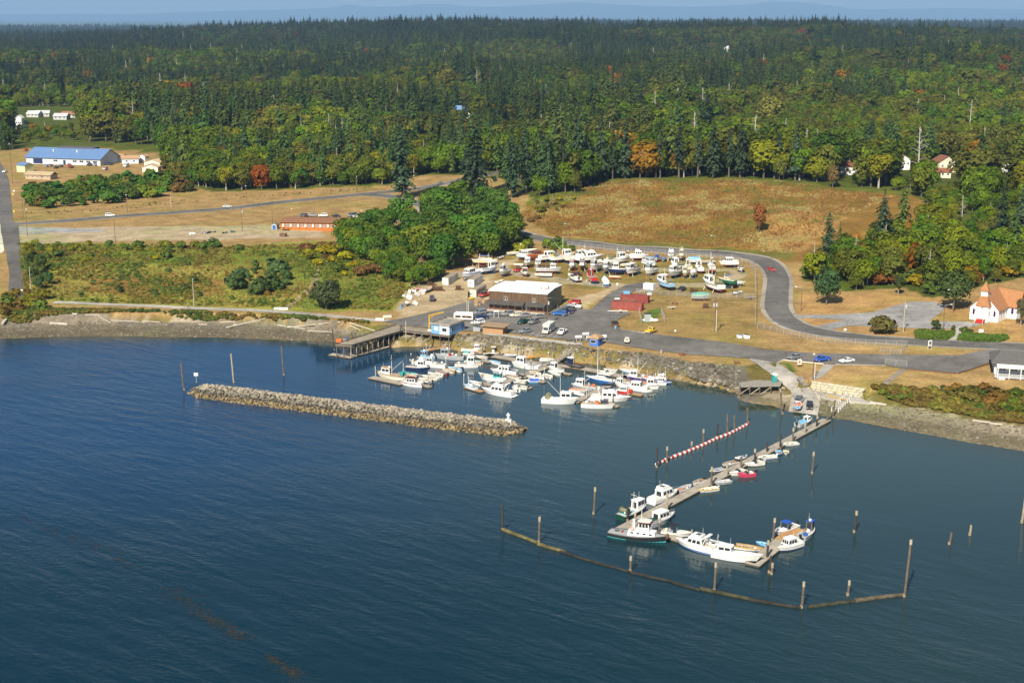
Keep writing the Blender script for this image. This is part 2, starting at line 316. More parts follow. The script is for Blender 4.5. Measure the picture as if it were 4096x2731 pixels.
def groundmat():
 m, nt, b = newmat('ground_soil_and_grass'); L = nt.links
 at = N(nt, 'ShaderNodeAttribute', attribute_name='gcol'); geo = N(nt, 'ShaderNodeNewGeometry')
 n1 = N(nt, 'ShaderNodeTexNoise'); n1.inputs['Scale'].default_value = .12; n1.inputs['Detail'].default_value = 7; n1.inputs['Roughness'].default_value = .7
 n2 = N(nt, 'ShaderNodeTexNoise'); n2.inputs['Scale'].default_value = .9; n2.inputs['Detail'].default_value = 4; n2.inputs['Roughness'].default_value = .7
 n3 = N(nt, 'ShaderNodeTexNoise'); n3.inputs['Scale'].default_value = .035; n3.inputs['Detail'].default_value = 5
 for n in (n1, n2, n3): L.new(geo.outputs['Position'], n.inputs['Vector'])
 r1 = N(nt, 'ShaderNodeMapRange'); r1.inputs[1].default_value = .3; r1.inputs[2].default_value = .7; r1.inputs[3].default_value = .62; r1.inputs[4].default_value = 1.3
 r2 = N(nt, 'ShaderNodeMapRange'); r2.inputs[1].default_value = .3; r2.inputs[2].default_value = .7; r2.inputs[3].default_value = .72; r2.inputs[4].default_value = 1.26
 L.new(n1.outputs[0], r1.inputs[0]); L.new(n2.outputs[0], r2.inputs[0])
 mm = N(nt, 'ShaderNodeMath', operation='MULTIPLY'); L.new(r1.outputs[0], mm.inputs[0]); L.new(r2.outputs[0], mm.inputs[1])
 mx = N(nt, 'ShaderNodeVectorMath', operation='SCALE'); L.new(at.outputs['Color'], mx.inputs[0]); L.new(mm.outputs[0], mx.inputs['Scale'])
 gr = N(nt, 'ShaderNodeMix', data_type='RGBA', blend_type='MULTIPLY'); gr.inputs['B'].default_value = (.86, 1.0, .76, 1)
 r3 = N(nt, 'ShaderNodeMapRange'); r3.inputs[1].default_value = .48; r3.inputs[2].default_value = .66
 L.new(n3.outputs[0], r3.inputs[0]); L.new(r3.outputs[0], gr.inputs['Factor']); L.new(mx.outputs[0], gr.inputs['A'])
 L.new(gr.outputs['Result'], b.inputs['Base Color']); b.inputs['Roughness'].default_value = .95; b.inputs['Specular IOR Level'].default_value = .1
 bp = N(nt, 'ShaderNodeBump'); bp.inputs['Strength'].default_value = .5; bp.inputs['Distance'].default_value = .35
 L.new(n2.outputs[0], bp.inputs['Height']); L.new(bp.outputs[0], b.inputs['Normal'])
 return m
def gridmesh(name, X, Y, Z, mat, cols=None, attr='gcol', keep=None):
 ny, nx = X.shape; v = np.stack([X, Y, Z], -1).reshape(-1, 3)
 i = np.arange(ny * nx).reshape(ny, nx); q = np.stack([i[:-1, :-1], i[:-1, 1:], i[1:, 1:], i[1:, :-1]], -1).reshape(-1, 4)
 if keep is not None: q = q[keep[:-1, :-1].ravel() | keep[1:, 1:].ravel() | keep[:-1, 1:].ravel() | keep[1:, :-1].ravel()]
 me = bpy.data.meshes.new(name); me.vertices.add(len(v)); me.vertices.foreach_set('co', v.ravel())
 me.loops.add(q.size); me.loops.foreach_set('vertex_index', q.ravel().astype(np.int32))
 me.polygons.add(len(q)); me.polygons.foreach_set('loop_start', np.arange(0, q.size, 4, dtype=np.int32)); me.polygons.foreach_set('loop_total', np.full(len(q), 4, np.int32))
 me.polygons.foreach_set('use_smooth', np.ones(len(q), bool)); me.materials.append(mat); me.update(calc_edges=True)
 if cols is not None:
  a = me.color_attributes.new(attr, 'FLOAT_COLOR', 'POINT'); c4 = np.ones((len(v), 4), np.float32); c4[:, :3] = cols.reshape(-1, 3); a.data.foreach_set('color', c4.ravel())
 o = bpy.data.objects.new(name, me); COL.objects.link(o); return o
GHm = GH + np.where(it2, 0, (fbm(MX / 3.5, MY / 3.5, 55) - .5) * .5 * np.where(rip, .1, np.where(iF2, 1, .25)))
ground = gridmesh('ground', MX, MY, GHm, groundmat(), COLS)
tag(ground, 'rolling land with dry grass, gravel beach and forest floor', 'ground', kind='structure')
def watermat():
 m, nt, b = newmat('sea_water'); L = nt.links
 at = N(nt, 'ShaderNodeAttribute', attribute_name='wcol')
 geo = N(nt, 'ShaderNodeNewGeometry')
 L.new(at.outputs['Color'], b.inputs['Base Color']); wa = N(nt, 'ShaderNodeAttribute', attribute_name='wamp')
 b.inputs['Roughness'].default_value = .07; b.inputs['IOR'].default_value = 1.333; b.inputs['Specular Tint'].default_value = (.5, .8, 1.0, 1)
 def wave(scale, rot, sx, sy, det, rough, dist=0.0):
  mp = N(nt, 'ShaderNodeMapping', vector_type='TEXTURE'); mp.inputs['Rotation'].default_value = (0, 0, rot); mp.inputs['Scale'].default_value = (1 / sx, 1 / sy, 1)
  L.new(geo.outputs['Position'], mp.inputs[0])
  n = N(nt, 'ShaderNodeTexNoise'); n.inputs['Scale'].default_value = scale; n.inputs['Detail'].default_value = det; n.inputs['Roughness'].default_value = rough; n.inputs['Distortion'].default_value = dist
  L.new(mp.outputs[0], n.inputs['Vector']); return n
 a = wave(.34, math.radians(-38), .3, 1.0, 3, .5, .3); c = wave(1.1, math.radians(-20), .5, 1.0, 4, .65, .2); d = wave(.055, math.radians(-30), .5, 1.0, 2, .5)
 def mul(x, k):
  n = N(nt, 'ShaderNodeMath', operation='MULTIPLY'); L.new(x, n.inputs[0])
  if isinstance(k, float): n.inputs[1].default_value = k
  else: L.new(k, n.inputs[1])
  return n.outputs[0]
 ad = N(nt, 'ShaderNodeMath', operation='ADD'); L.new(mul(a.outputs[0], 1.15), ad.inputs[0]); L.new(mul(c.outputs[0], .42), ad.inputs[1])
 gust = N(nt, 'ShaderNodeMapRange'); gust.inputs[1].default_value = .35; gust.inputs[2].default_value = .65; gust.inputs[3].default_value = .65; gust.inputs[4].default_value = 1.25
 L.new(d.outputs[0], gust.inputs[0])
 hgt_ = mul(mul(ad.outputs[0], gust.outputs[0]), wa.outputs['Fac'])
 bp = N(nt, 'ShaderNodeBump'); bp.inputs['Strength'].default_value = 1.0; bp.inputs['Distance'].default_value = .27
 L.new(hgt_, bp.inputs['Height']); L.new(bp.outputs[0], b.inputs['Normal'])
 return m
wx = np.linspace(-420, 420, 141); wy = np.linspace(120, 560, 111); WX, WY = np.meshgrid(wx, wy)
calm = np.array([tuple(P(x, y))[:2] for x, y in [(760,1500),(1500,1620),(2100,1700),(2300,1700),(2480,1930),(2560,2060),(2700,2150),(3050,2230),(3250,2150),(4200,2350),(5200,2500),(5200,1200),(1500,1200),(1000,1350),(700,1370)]])
dcal = dist_line(WX, WY, np.vstack([calm, calm[:1]])); cin = inside(WX, WY, calm)
amp = np.where(cin, .5 - .36 * smooth(0, 28, dcal), .5 + .5 * smooth(0, 40, dcal))
amp *= (.8 + .4 * fbm(WX / 60, WY / 60, 8))
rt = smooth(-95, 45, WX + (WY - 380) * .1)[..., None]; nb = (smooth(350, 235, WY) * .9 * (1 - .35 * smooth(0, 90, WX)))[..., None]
wc = np.array((.001, .030, .088)) * (1 - rt) + np.array((.030, .056, .054)) * rt; wc = wc * (1 - nb) + np.array((.001, .017, .025)) * nb  # sky reflection put into base colour: blue left, dark near camera; grey-green silt right
dsh = dist_line(WX, WY, LW); shal = (np.clip(1 - dsh / 13, 0, 1) ** 1.3 * .9)[..., None]; wc = wc * (1 - shal) + np.array((.036, .044, .024)) * shal
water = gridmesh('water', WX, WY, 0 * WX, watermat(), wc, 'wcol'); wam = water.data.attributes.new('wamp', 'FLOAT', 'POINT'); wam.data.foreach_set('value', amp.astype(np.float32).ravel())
tag(water, 'dark blue green bay water with small wind ripples', 'water', kind='structure')
def drape(name, poly, mat, off, label, kind='structure', step=5.0, world=False, cat='road'):
 pts = [Vector((*p, 0)) for p in (poly if world else GP(poly))]
 bm = bmesh.new(); vs = [bm.verts.new(p) for p in pts]
 for t in geometry.tessellate_polygon([pts]):
  try: bm.faces.new([vs[i] for i in t])
  except ValueError: pass
 lo = [min(p[k] for p in pts) for k in (0, 1)]; hi = [max(p[k] for p in pts) for k in (0, 1)]
 for k, nrm in ((0, (1, 0, 0)), (1, (0, 1, 0))):
  c = lo[k] + step
  while c < hi[k]:
   co = [0, 0, 0]; co[k] = c
   bmesh.ops.bisect_plane(bm, geom=bm.verts[:] + bm.edges[:] + bm.faces[:], plane_co=co, plane_no=nrm); c += step
 for v in bm.verts: v.co.z = float(hgt(v.co.x, v.co.y)) + off
 bmesh.ops.recalc_face_normals(bm, faces=bm.faces[:])
 if sum(f.normal.z for f in bm.faces) < 0: bmesh.ops.reverse_faces(bm, faces=bm.faces[:])
 me = bpy.data.meshes.new(name); bm.to_mesh(me); bm.free(); me.materials.append(mat)
 o = bpy.data.objects.new(name, me); COL.objects.link(o); return tag(o, label, cat, kind=kind)
def ribbon(pts, w, n=6):
 """smooth strip outline of width w along ground points"""
 p = np.array([tuple(G(x, y))[:2] for x, y in pts]); q = []
 e = np.vstack([2 * p[0] - p[1], p, 2 * p[-1] - p[-2]])
 for i in range(1, len(e) - 2):
  for k in range(n):
   t = k / n; a, b, c, d = e[i - 1], e[i], e[i + 1], e[i + 2]
   q.append(.5 * ((2 * b) + (c - a) * t + (2 * a - 5 * b + 4 * c - d) * t * t + (3 * b - a - 3 * c + d) * t ** 3))
 q.append(p[-1]); q = np.array(q); tg = np.gradient(q, axis=0); tg /= np.linalg.norm(tg, axis=1)[:, None]; nn = np.stack([-tg[:, 1], tg[:, 0]], -1)
 return [tuple(x) for x in (q + nn * w / 2)] + [tuple(x) for x in (q - nn * w / 2)[::-1]], q, nn
def pavemat(name, col, var=.4, sc_=.25):
 m, nt, b = newmat(name); L = nt.links; geo = N(nt, 'ShaderNodeNewGeometry')
 n1 = N(nt, 'ShaderNodeTexNoise'); n1.inputs['Scale'].default_value = sc_; n1.inputs['Detail'].default_value = 8; n1.inputs['Roughness'].default_value = .72
 n2 = N(nt, 'ShaderNodeTexNoise'); n2.inputs['Scale'].default_value = .05; n2.inputs['Detail'].default_value = 4
 for n in (n1, n2): L.new(geo.outputs['Position'], n.inputs['Vector'])
 ad = N(nt, 'ShaderNodeMath', operation='ADD'); L.new(n1.outputs[0], ad.inputs[0]); L.new(n2.outputs[0], ad.inputs[1])
 rp = N(nt, 'ShaderNodeValToRGB'); e = rp.color_ramp.elements; e[0].position = .36; e[1].position = .66
 h = N(nt, 'ShaderNodeMath', operation='MULTIPLY'); h.inputs[1].default_value = .5; L.new(ad.outputs[0], h.inputs[0]); L.new(h.outputs[0], rp.inputs[0])
 e[0].color = (*[c * (1 - var) for c in col], 1); e[1].color = (*[c * (1 + var) for c in col], 1)
 n3 = N(nt, 'ShaderNodeTexNoise'); n3.inputs['Scale'].default_value = .11; n3.inputs['Detail'].default_value = 3; n3.inputs['Distortion'].default_value = 1.2; L.new(geo.outputs['Position'], n3.inputs['Vector'])
 sb = N(nt, 'ShaderNodeMath', operation='SUBTRACT'); sb.inputs[1].default_value = .5; L.new(n3.outputs[0], sb.inputs[0]); ab = N(nt, 'ShaderNodeMath', operation='ABSOLUTE'); L.new(sb.outputs[0], ab.inputs[0])
 mr = N(nt, 'ShaderNodeMapRange'); mr.inputs[1].default_value = .002; mr.inputs[2].default_value = .009; mr.inputs[3].default_value = .55; mr.inputs[4].default_value = 1.0; L.new(ab.outputs[0], mr.inputs[0])
 vm = N(nt, 'ShaderNodeVectorMath', operation='SCALE'); L.new(rp.outputs[0], vm.inputs[0]); L.new(mr.outputs[0], vm.inputs['Scale'])
 L.new(vm.outputs[0], b.inputs['Base Color']); b.inputs['Roughness'].default_value = .9; b.inputs['Specular IOR Level'].default_value = .2
 return m
ASPH = pavemat('worn_asphalt', (.125, .12, .112)); SHOULD = pavemat('gravel_shoulder', (.30, .27, .22)); CONC = pavemat('concrete', (.36, .34, .30)); GRAV = pavemat('pale_gravel', (.38, .36, .32)); DIRT = pavemat('trodden_dirt', (.34, .255, .15))
LOT = pavemat('grey_lot_asphalt', (.155, .148, .135))
R1 = [(20,899),(220,886),(440,868),(660,853),(900,835),(1150,806),(1420,780),(1580,765),(1760,738),(1860,718),(1990,690)]
R2 = [(1450,778),(1560,786),(1680,818),(1790,853),(1920,890),(2050,925),(2120,945),(2250,968),(2500,993),(2700,1004),(2900,1016),(3020,1033),(3085,1065),(3112,1115),(3108,1180),(3110,1240),(3160,1292),(3260,1325),(3450,1352),(3650,1366),(4096,1388),(4500,1400)]
rb, _, _ = ribbon(R1, 10.0); drape('road_shoulder', rb, SHOULD, .05, 'pale gravel shoulder of the upper straight road', world=True, cat='shoulder')
rb, _, _ = ribbon(R1, 7.6); drape('road', rb, ASPH, .10, 'straight asphalt road crossing the upper dry field', world=True)
rb, _, _ = ribbon(R2, 11.5); drape('road_shoulder', rb, SHOULD, .06, 'pale gravel shoulder of the curving road', world=True, cat='shoulder')
rb, R2Q, R2N = ribbon(R2, 8.4); drape('road', rb, ASPH, .115, 'curving asphalt road round the boatyard to the church', world=True)
rb, _, _ = ribbon([(-60,1010),(0,940),(10,880),(5,800),(0,720),(-30,650)], 9.5); drape('road', rb, ASPH, .13, 'side road running inland at the picture border', world=True)
drape('road', [(30,880),(72,895),(78,960),(88,1040),(92,1170),(80,1190),(30,1190),(38,1100),(20,990),(-40,940)], ASPH, .14, 'worn street going down to the concrete blocks by the shore')
LOT_O = drape('parking_lot', [(1530,1288),(1640,1268),(1760,1240),(1880,1206),(1960,1200),(1960,1240),(2190,1252),(2270,1215),(2300,1235),(2360,1240),(2430,1180),(2500,1142),(2570,1128),(2610,1140),(2540,1165),(2470,1200),(2440,1245),(2530,1252),(2480,1275),(2452,1298),(2486,1318),(2584,1331),(2680,1345),(2860,1365),(3037,1390),(3072,1399),(3255,1414),(3521,1418),(3616,1420),(3834,1422),(3925,1404),(4010,1396),(4120,1402),(3965,1451),(3830,1492),(3629,1477),(3539,1462),(3294,1456),(3199,1447),(3133,1440),(3100,1450),(2990,1434),(2919,1429),(2745,1418),(2527,1388),(2418,1370),(2300,1362),(2222,1355),(2048,1334),(1960,1322),(1860,1325),(1720,1312),(1600,1302)], LOT, .15, 'grey asphalt parking lot and marina drive', cat='parking lot')
drape('boat_ramp', [(2990,1436),(3050,1436),(3107,1454),(3214,1529),(3241,1554),(3263,1573),(3280,1620),(3269,1662),(3212,1654),(3153,1647),(3169,1582),(3163,1565),(3124,1529),(3080,1492),(3030,1458)], CONC, .13, 'concrete boat ramp sloping into the water', step=2.0, cat='ramp')
rb, _, _ = ribbon([(215,1209),(330,1213),(600,1224),(900,1237),(1100,1246),(1300,1262),(1420,1274),(1560,1284)], 3.6); drape('shore_path', rb, GRAV, .08, 'pale gravel path along the shore bank', world=True, cat='path')
rb, _, _ = ribbon([(1140,1236),(1180,1205),(1230,1165),(1262,1120),(1262,1060),(1250,1040)], 2.4); drape('dirt_trail', rb, DIRT, .05, 'dirt trail climbing from the shore path through the grass', world=True, cat='trail')
drape('gravel_drive', [(1440,868),(1490,858),(1640,840),(1668,834),(1690,842),(1660,850),(1560,866),(1600,884),(1520,905),(1430,908),(1424,880)], GRAV, .09, 'pale gravel drive and parking beside the long orange building', cat='drive')
drape('church_parking', [(3165,1261),(3340,1258),(3490,1250),(3560,1228),(3650,1206),(3740,1208),(3790,1225),(3760,1255),(3715,1285),(3860,1287),(3960,1290),(3850,1318),(3640,1312),(3560,1310),(3400,1303),(3320,1320),(3250,1308),(3380,1280),(3200,1272)], pavemat('grey_gravel', (.29, .285, .275)), .09, 'grey gravel parking area in front of the church', cat='parking area')
rb, _, _ = ribbon([(3812,1362),(3838,1318),(3890,1290)], 2.6, 3); drape('church_walk', rb, CONC, .12, 'concrete walk leading to the red church steps', world=True, cat='walk')
drape('footpath', [(3294,1458),(3341,1458),(3300,1500),(3262,1517),(3238,1516),(3262,1498)], CONC, .06, 'concrete footpath from the street down to the ramp stairs', cat='path')
drape('footpath', [(3602,1475),(3628,1478),(3560,1530),(3535,1550),(3518,1545)], pavemat('old_path', (.24, .21, .17)), .06, 'old gravel footpath behind the grey gate', cat='path')
drape('lower_walk', [(1935,1330),(2050,1342),(2210,1362),(2330,1372),(2330,1382),(2200,1372),(2040,1350),(1930,1338)], CONC, .17, 'concrete walk between the parked vehicles and the rock bank', cat='walk')
def leafmat(name, hue=.12, val=.5, trans=.15):
 m, nt, b = newmat(name); L = nt.links
 oi = N(nt, 'ShaderNodeObjectInfo'); geo = N(nt, 'ShaderNodeNewGeometry'); tc = N(nt, 'ShaderNodeTexCoord')
 nz = N(nt, 'ShaderNodeTexNoise'); nz.inputs['Scale'].default_value = .55; nz.inputs['Detail'].default_value = 4; L.new(tc.outputs['Object'], nz.inputs['Vector'])
 ia = N(nt, 'ShaderNodeAttribute', attribute_name='tcol', attribute_type='INSTANCER'); cmx = N(nt, 'ShaderNodeMix', data_type='RGBA')
 L.new(ia.outputs['Alpha'], cmx.inputs['Factor']); L.new(oi.outputs['Color'], cmx.inputs['A']); L.new(ia.outputs['Color'], cmx.inputs['B'])
 hs = N(nt, 'ShaderNodeHueSaturation'); L.new(cmx.outputs['Result'], hs.inputs['Color'])
 h1 = N(nt, 'ShaderNodeMapRange'); h1.inputs[3].default_value = .5 - hue * .3; h1.inputs[4].default_value = .5 + hue * .12; L.new(oi.outputs['Random'], h1.inputs[0]); L.new(h1.outputs[0], hs.inputs['Hue'])
 fr = N(nt, 'ShaderNodeMath', operation='FRACT'); mu = N(nt, 'ShaderNodeMath', operation='MULTIPLY'); mu.inputs[1].default_value = 7.31; L.new(oi.outputs['Random'], mu.inputs[0]); L.new(mu.outputs[0], fr.inputs[0])
 v1 = N(nt, 'ShaderNodeMapRange'); v1.inputs[3].default_value = 1 - val * .6; v1.inputs[4].default_value = 1 + val; L.new(fr.outputs[0], v1.inputs[0])
 v2 = N(nt, 'ShaderNodeMapRange'); v2.inputs[1].default_value = .3; v2.inputs[2].default_value = .7; v2.inputs[3].default_value = .74; v2.inputs[4].default_value = 1.28; L.new(nz.outputs[0], v2.inputs[0])
 rnd = N(nt, 'ShaderNodeMapRange'); rnd.inputs[3].default_value = .82; rnd.inputs[4].default_value = 1.18; L.new(geo.outputs['Random Per Island'], rnd.inputs[0])
 m1 = N(nt, 'ShaderNodeMath', operation='MULTIPLY'); m2 = N(nt, 'ShaderNodeMath', operation='MULTIPLY')
 L.new(v1.outputs[0], m1.inputs[0]); L.new(v2.outputs[0], m1.inputs[1]); L.new(m1.outputs[0], m2.inputs[0]); L.new(rnd.outputs[0], m2.inputs[1]); L.new(m2.outputs[0], hs.inputs['Value'])
 L.new(hs.outputs[0], b.inputs['Base Color']); b.inputs['Roughness'].default_value = .7; b.inputs['Specular IOR Level'].default_value = .18
 tr = N(nt, 'ShaderNodeBsdfTranslucent'); L.new(hs.outputs[0], tr.inputs[0]); mix = N(nt, 'ShaderNodeMixShader'); mix.inputs[0].default_value = trans
 out = nt.nodes['Material Output']; L.new(b.outputs[0], mix.inputs[1]); L.new(tr.outputs[0], mix.inputs[2]); L.new(mix.outputs[0], out.inputs[0]); return m
LEAF = leafmat('broad_leaves', .08, .36, .2); NEEDLE = leafmat('conifer_needles', .07, .45, .06); GRASS = leafmat('grass_blades', .08, .45, .2)
BARK = M((.16, .13, .10), .9, var=.3, scale=.6); PALEBARK = M((.42, .38, .32), .9, var=.25, scale=.6)
def quads_mesh(name, cen, nrm, size, mat, rs, tri=False, jit=.45):
 """many small leaf faces: centres, facing directions, sizes"""
 n = len(cen); nrm = nrm + rs.normal(0, jit, (n, 3)); nrm /= np.linalg.norm(nrm, axis=1)[:, None] + 1e-9
 r = rs.normal(0, 1, (n, 3)); a = np.cross(nrm, r); a /= np.linalg.norm(a, axis=1)[:, None] + 1e-9; b = np.cross(nrm, a)
 s = size[:, None] * .5; k1 = rs.uniform(.6, 1.3, (n, 1)); k2 = rs.uniform(.6, 1.3, (n, 1))
 c = [cen - a * s * k1 - b * s * .4, cen + a * s * .3 - b * s * k2, cen + a * s * k1 + b * s * .5, cen - a * s * .4 + b * s * k2]
 v = np.stack(c, 1).reshape(-1, 3); q = np.arange(4 * n).reshape(n, 4)
 return v, q
def raw_mesh(name, parts):
 """parts: list of (verts, faces(list or array), material)"""
 me = bpy.data.meshes.new(name); V = []; Fc = []; MI = []; off = 0
 for i, (v, f, mat) in enumerate(parts):
  V += [tuple(p) for p in v]; Fc += [tuple(int(k) + off for k in q) for q in f]; MI += [i] * len(f); off += len(v); me.materials.append(mat)
 me.from_pydata(V, [], Fc); me.polygons.foreach_set('material_index', MI); me.update(); return me
def broad(seed, h=12., w=9., clumps=26, per=30, low=.25, leaf=.85):
 rs = np.random.RandomState(seed); cen = []; nr = []; sz = []
 zc = h * (low + (1 - low) * .5); rz = h * (1 - low) * .5
 for i in range(clumps):
  d = rs.normal(0, 1, 3); d /= np.linalg.norm(d); r = rs.uniform(.35, .8)
  c = np.array([d[0] * w / 2 * r, d[1] * w / 2 * r, zc + d[2] * rz * r]); cr = w * rs.uniform(.15, .26)
  dd = rs.normal(0, 1, (per, 3)); dd /= np.linalg.norm(dd, axis=1)[:, None]; dd[:, 2] = np.where(dd[:, 2] < -.4, -dd[:, 2], dd[:, 2])
  cen.append(c + dd * cr * rs.uniform(.75, 1.08, (per, 1)) * np.array([1, 1, .85])); nr.append(dd * .8 + d * .45 + np.array([0, 0, .25])); sz.append(rs.uniform(.6, 1.25, per) * leaf * w / 9)
 cen, nr, sz = map(np.concatenate, (cen, nr, sz)); crown = quads_mesh('crown', cen, nr, sz, LEAF, rs, jit=.35)
 t = MB(); t.tube((0, 0, -.5), (0, 0, h * .45), h * .022 + .05, h * .014, 7)
 for i in range(5):
  a = rs.uniform(0, 6.28); z0 = h * rs.uniform(.2, .45); t.tube((0, 0, z0), (math.cos(a) * w * .3, math.sin(a) * w * .3, z0 + h * .28), h * .011, h * .004, 5)
 return crown, (t.v, t.f)
def conifer(seed, h=22., w=7., z0=.12, whorls=24, thin=1.0, nb=6):
 rs = np.random.RandomState(seed); cen = []; nr = []; sz = []
 for k in range(whorls):
  u = (k + rs.uniform(-.3, .3)) / whorls; z = h * (z0 + (1 - z0) * u); rad = w / 2 * (max(.03, 1 - u) ** .75) * rs.uniform(.72, 1.12)
  if u < .15: rad *= .6 + u * 2.6
  for b in range(nb):
   if rs.uniform() > .93 * thin: continue
   a = rs.uniform(0, 6.283); L_ = rad * rs.uniform(.6, 1.15)
   for j in range(4 if L_ > .8 else 2):
    q = (j + .7) / 4; d = np.array([math.cos(a), math.sin(a), 0])
    cen.append(d * L_ * q + np.array([0, 0, z - L_ * .42 * q * q + .15])); nr.append(d * (.25 + .5 * q) + np.array([0, 0, .8])); sz.append((.45 + .27 * L_ * (1.15 - .55 * q)) * rs.uniform(.75, 1.25))
 cen.append(np.array([0, 0, h])); nr.append(np.array([1, 0, .3])); sz.append(.7)
 crown = quads_mesh('crown', np.array(cen), np.array(nr), np.array(sz), NEEDLE, rs, jit=.3)
 t = MB(); t.tube((0, 0, -.5), (0, 0, h * .97), h * .016 + .06, .04, 6); return crown, (t.v, t.f)
def snag(seed, h=18.):
 rs = np.random.RandomState(seed); t = MB(); t.tube((0, 0, -.5), (rs.uniform(-.5, .5), rs.uniform(-.5, .5), h), h * .014 + .06, .06, 6)
 for i in range(22):
  a = rs.uniform(0, 6.28); z = h * rs.uniform(.3, .95); l = (1.1 - z / h) * h * rs.uniform(.12, .3); t.tube((0, 0, z), (math.cos(a) * l, math.sin(a) * l, z + l * rs.uniform(.1, .9)), .07, .03, 4)
 return None, (t.v, t.f)
PROTO = {}
def proto(kind, i, data, bark=BARK, leaf=None):
 cr, tr = data
 PROTO[kind, i] = (raw_mesh(kind + '_crown', [(cr[0], cr[1], leaf)]) if cr else None, raw_mesh(kind + '_trunk', [(tr[0], tr[1], bark)]),
     raw_mesh(kind, ([(cr[0], cr[1], leaf)] if cr else []) + [(tr[0], tr[1], bark)]))
for i in range(4): proto('conifer', i, conifer(40 + i, 22, (8.4, 9.6, 7.2, 10.6)[i], (.08, .14, .25, .06)[i], 30, (1, 1, .9, 1)[i], 8), BARK, NEEDLE)
for i in range(5): proto('broad', i, broad(60 + i, 12, (9.5, 11, 8.6, 7.6, 10)[i], (40, 44, 38, 34, 42)[i], 46, (.06, .1, .04, .12, .16)[i], .8), PALEBARK if i == 3 else BARK, LEAF)
for i in range(4): proto('shrub', i, broad(80 + i, 3., (3.6, 4.2, 3.0, 5.0)[i], 18, 26, .0, 1.5), BARK, LEAF)
for i in range(2): proto('snag', i, snag(90 + i), M((.46, .43, .38), .9, var=.15), None)
GREENS = [(.080,.132,.020), (.112,.150,.022), (.062,.112,.020), (.130,.142,.026), (.076,.100,.020), (.102,.110,.028)]
CONS = [(.045,.078,.026), (.058,.090,.028), (.036,.062,.026), (.072,.090,.028)]
AUT = [(.24,.14,.02), (.21,.095,.02), (.27,.18,.025), (.16,.085,.028)]
GREENS, CONS, AUT = [[tuple(sat(c)) for c in q] for q in (GREENS, CONS, AUT)]
def plant(kind, i, loc, h, wscale, col, name, label, cat, group=None, rz=None):
 """one tree or shrub with its crown and trunk"""
 base = {'conifer': 22., 'broad': 12., 'shrub': 3., 'snag': 18.}[kind]; k = h / base
 cm, tm, _ = PROTO[kind, i % len([1 for q in PROTO if q[0] == kind])]
 o = thing(name, loc, R_.uniform(0, 6.28) if rz is None else rz, label, cat, group); o.scale = (k * wscale, k * wscale, k)
 for nm, me in (('crown', cm), ('trunk', tm)):
  if me is None: continue
  c = bpy.data.objects.new(nm, me); COL.objects.link(c); c.parent = o; c.color = (*col, 1)
 return o
def scatter(name, pts, scl, rot, idx, protos, label, cat, cols=None):
 """points carrying instances; protos: list of (mesh, colour)"""
 coll = bpy.data.collections.new(name + '_kinds')
 for i, (me, c) in enumerate(protos):
  o = bpy.data.objects.new('%s_kind_%02d' % (name, i), me); o.color = (*c, 1); coll.objects.link(o)
 me = bpy.data.meshes.new(name); n = len(pts); me.vertices.add(n); me.vertices.foreach_set('co', np.asarray(pts, np.float32).ravel())
 a = me.attributes.new('scl', 'FLOAT_VECTOR', 'POINT'); a.data.foreach_set('vector', np.asarray(scl, np.float32).ravel())
 a = me.attributes.new('rot', 'FLOAT', 'POINT'); a.data.foreach_set('value', np.asarray(rot, np.float32))
 a = me.attributes.new('idx', 'INT', 'POINT'); a.data.foreach_set('value', np.asarray(idx, np.int32))
 tc = np.ones((n, 4), np.float32); tc[:, :3] = np.array([c for _, c in protos])[np.asarray(idx)] if cols is None else cols
 a = me.attributes.new('tcol', 'FLOAT_COLOR', 'POINT'); a.data.foreach_set('color', tc.ravel())
 o = bpy.data.objects.new(name, me); COL.objects.link(o)
 g = bpy.data.node_groups.new(name, 'GeometryNodeTree'); g.interface.new_socket('Geometry', in_out='INPUT', socket_type='NodeSocketGeometry'); g.interface.new_socket('Geometry', in_out='OUTPUT', socket_type='NodeSocketGeometry')
 nn = g.nodes; gi = nn.new('NodeGroupInput'); go = nn.new('NodeGroupOutput'); ip = nn.new('GeometryNodeInstanceOnPoints'); ci = nn.new('GeometryNodeCollectionInfo')
 ci.inputs[0].default_value = coll; ci.inputs['Separate Children'].default_value = True; ci.inputs['Reset Children'].default_value = True
 def attr(nm, dt):
  q = nn.new('GeometryNodeInputNamedAttribute'); q.data_type = dt; q.inputs[0].default_value = nm; return q.outputs[0]
 cx = nn.new('ShaderNodeCombineXYZ'); g.links.new(attr('rot', 'FLOAT'), cx.inputs[2])
 g.links.new(gi.outputs[0], ip.inputs['Points']); g.links.new(ci.outputs[0], ip.inputs['Instance']); ip.inputs['Pick Instance'].default_value = True
 g.links.new(attr('idx', 'INT'), ip.inputs['Instance Index']); g.links.new(cx.outputs[0], ip.inputs['Rotation']); g.links.new(attr('scl', 'FLOAT_VECTOR'), ip.inputs['Scale'])
 g.links.new(ip.outputs[0], go.inputs[0]); md = o.modifiers.new('scatter', 'NODES'); md.node_group = g
 return tag(o, label, cat, kind='stuff')
CLEAR = [GP(p) for p in ([(-60,720),(60,590),(220,560),(640,585),(660,690),(330,720),(60,735)], [(1740,725),(2020,680),(2040,700),(1850,745)], [(1790,470),(1840,452),(1905,470),(1850,490)], [(3720,640),(3850,640),(3850,770),(3730,780)], [(3330,650),(3440,645),(3440,735),(3345,735)], [(3585,640),(3650,640),(3650,750),(3590,750)], [(3965,630),(4065,630),(4065,760),(3970,760)], [(30,430),(340,430),(340,522),(30,522)], [(2880,190),(2950,190),(2950,235),(2880,235)], [(2530,420),(2580,420),(2580,470),(2530,470)], [(1790,440),(1910,440),(1910,520),(1790,520)])]
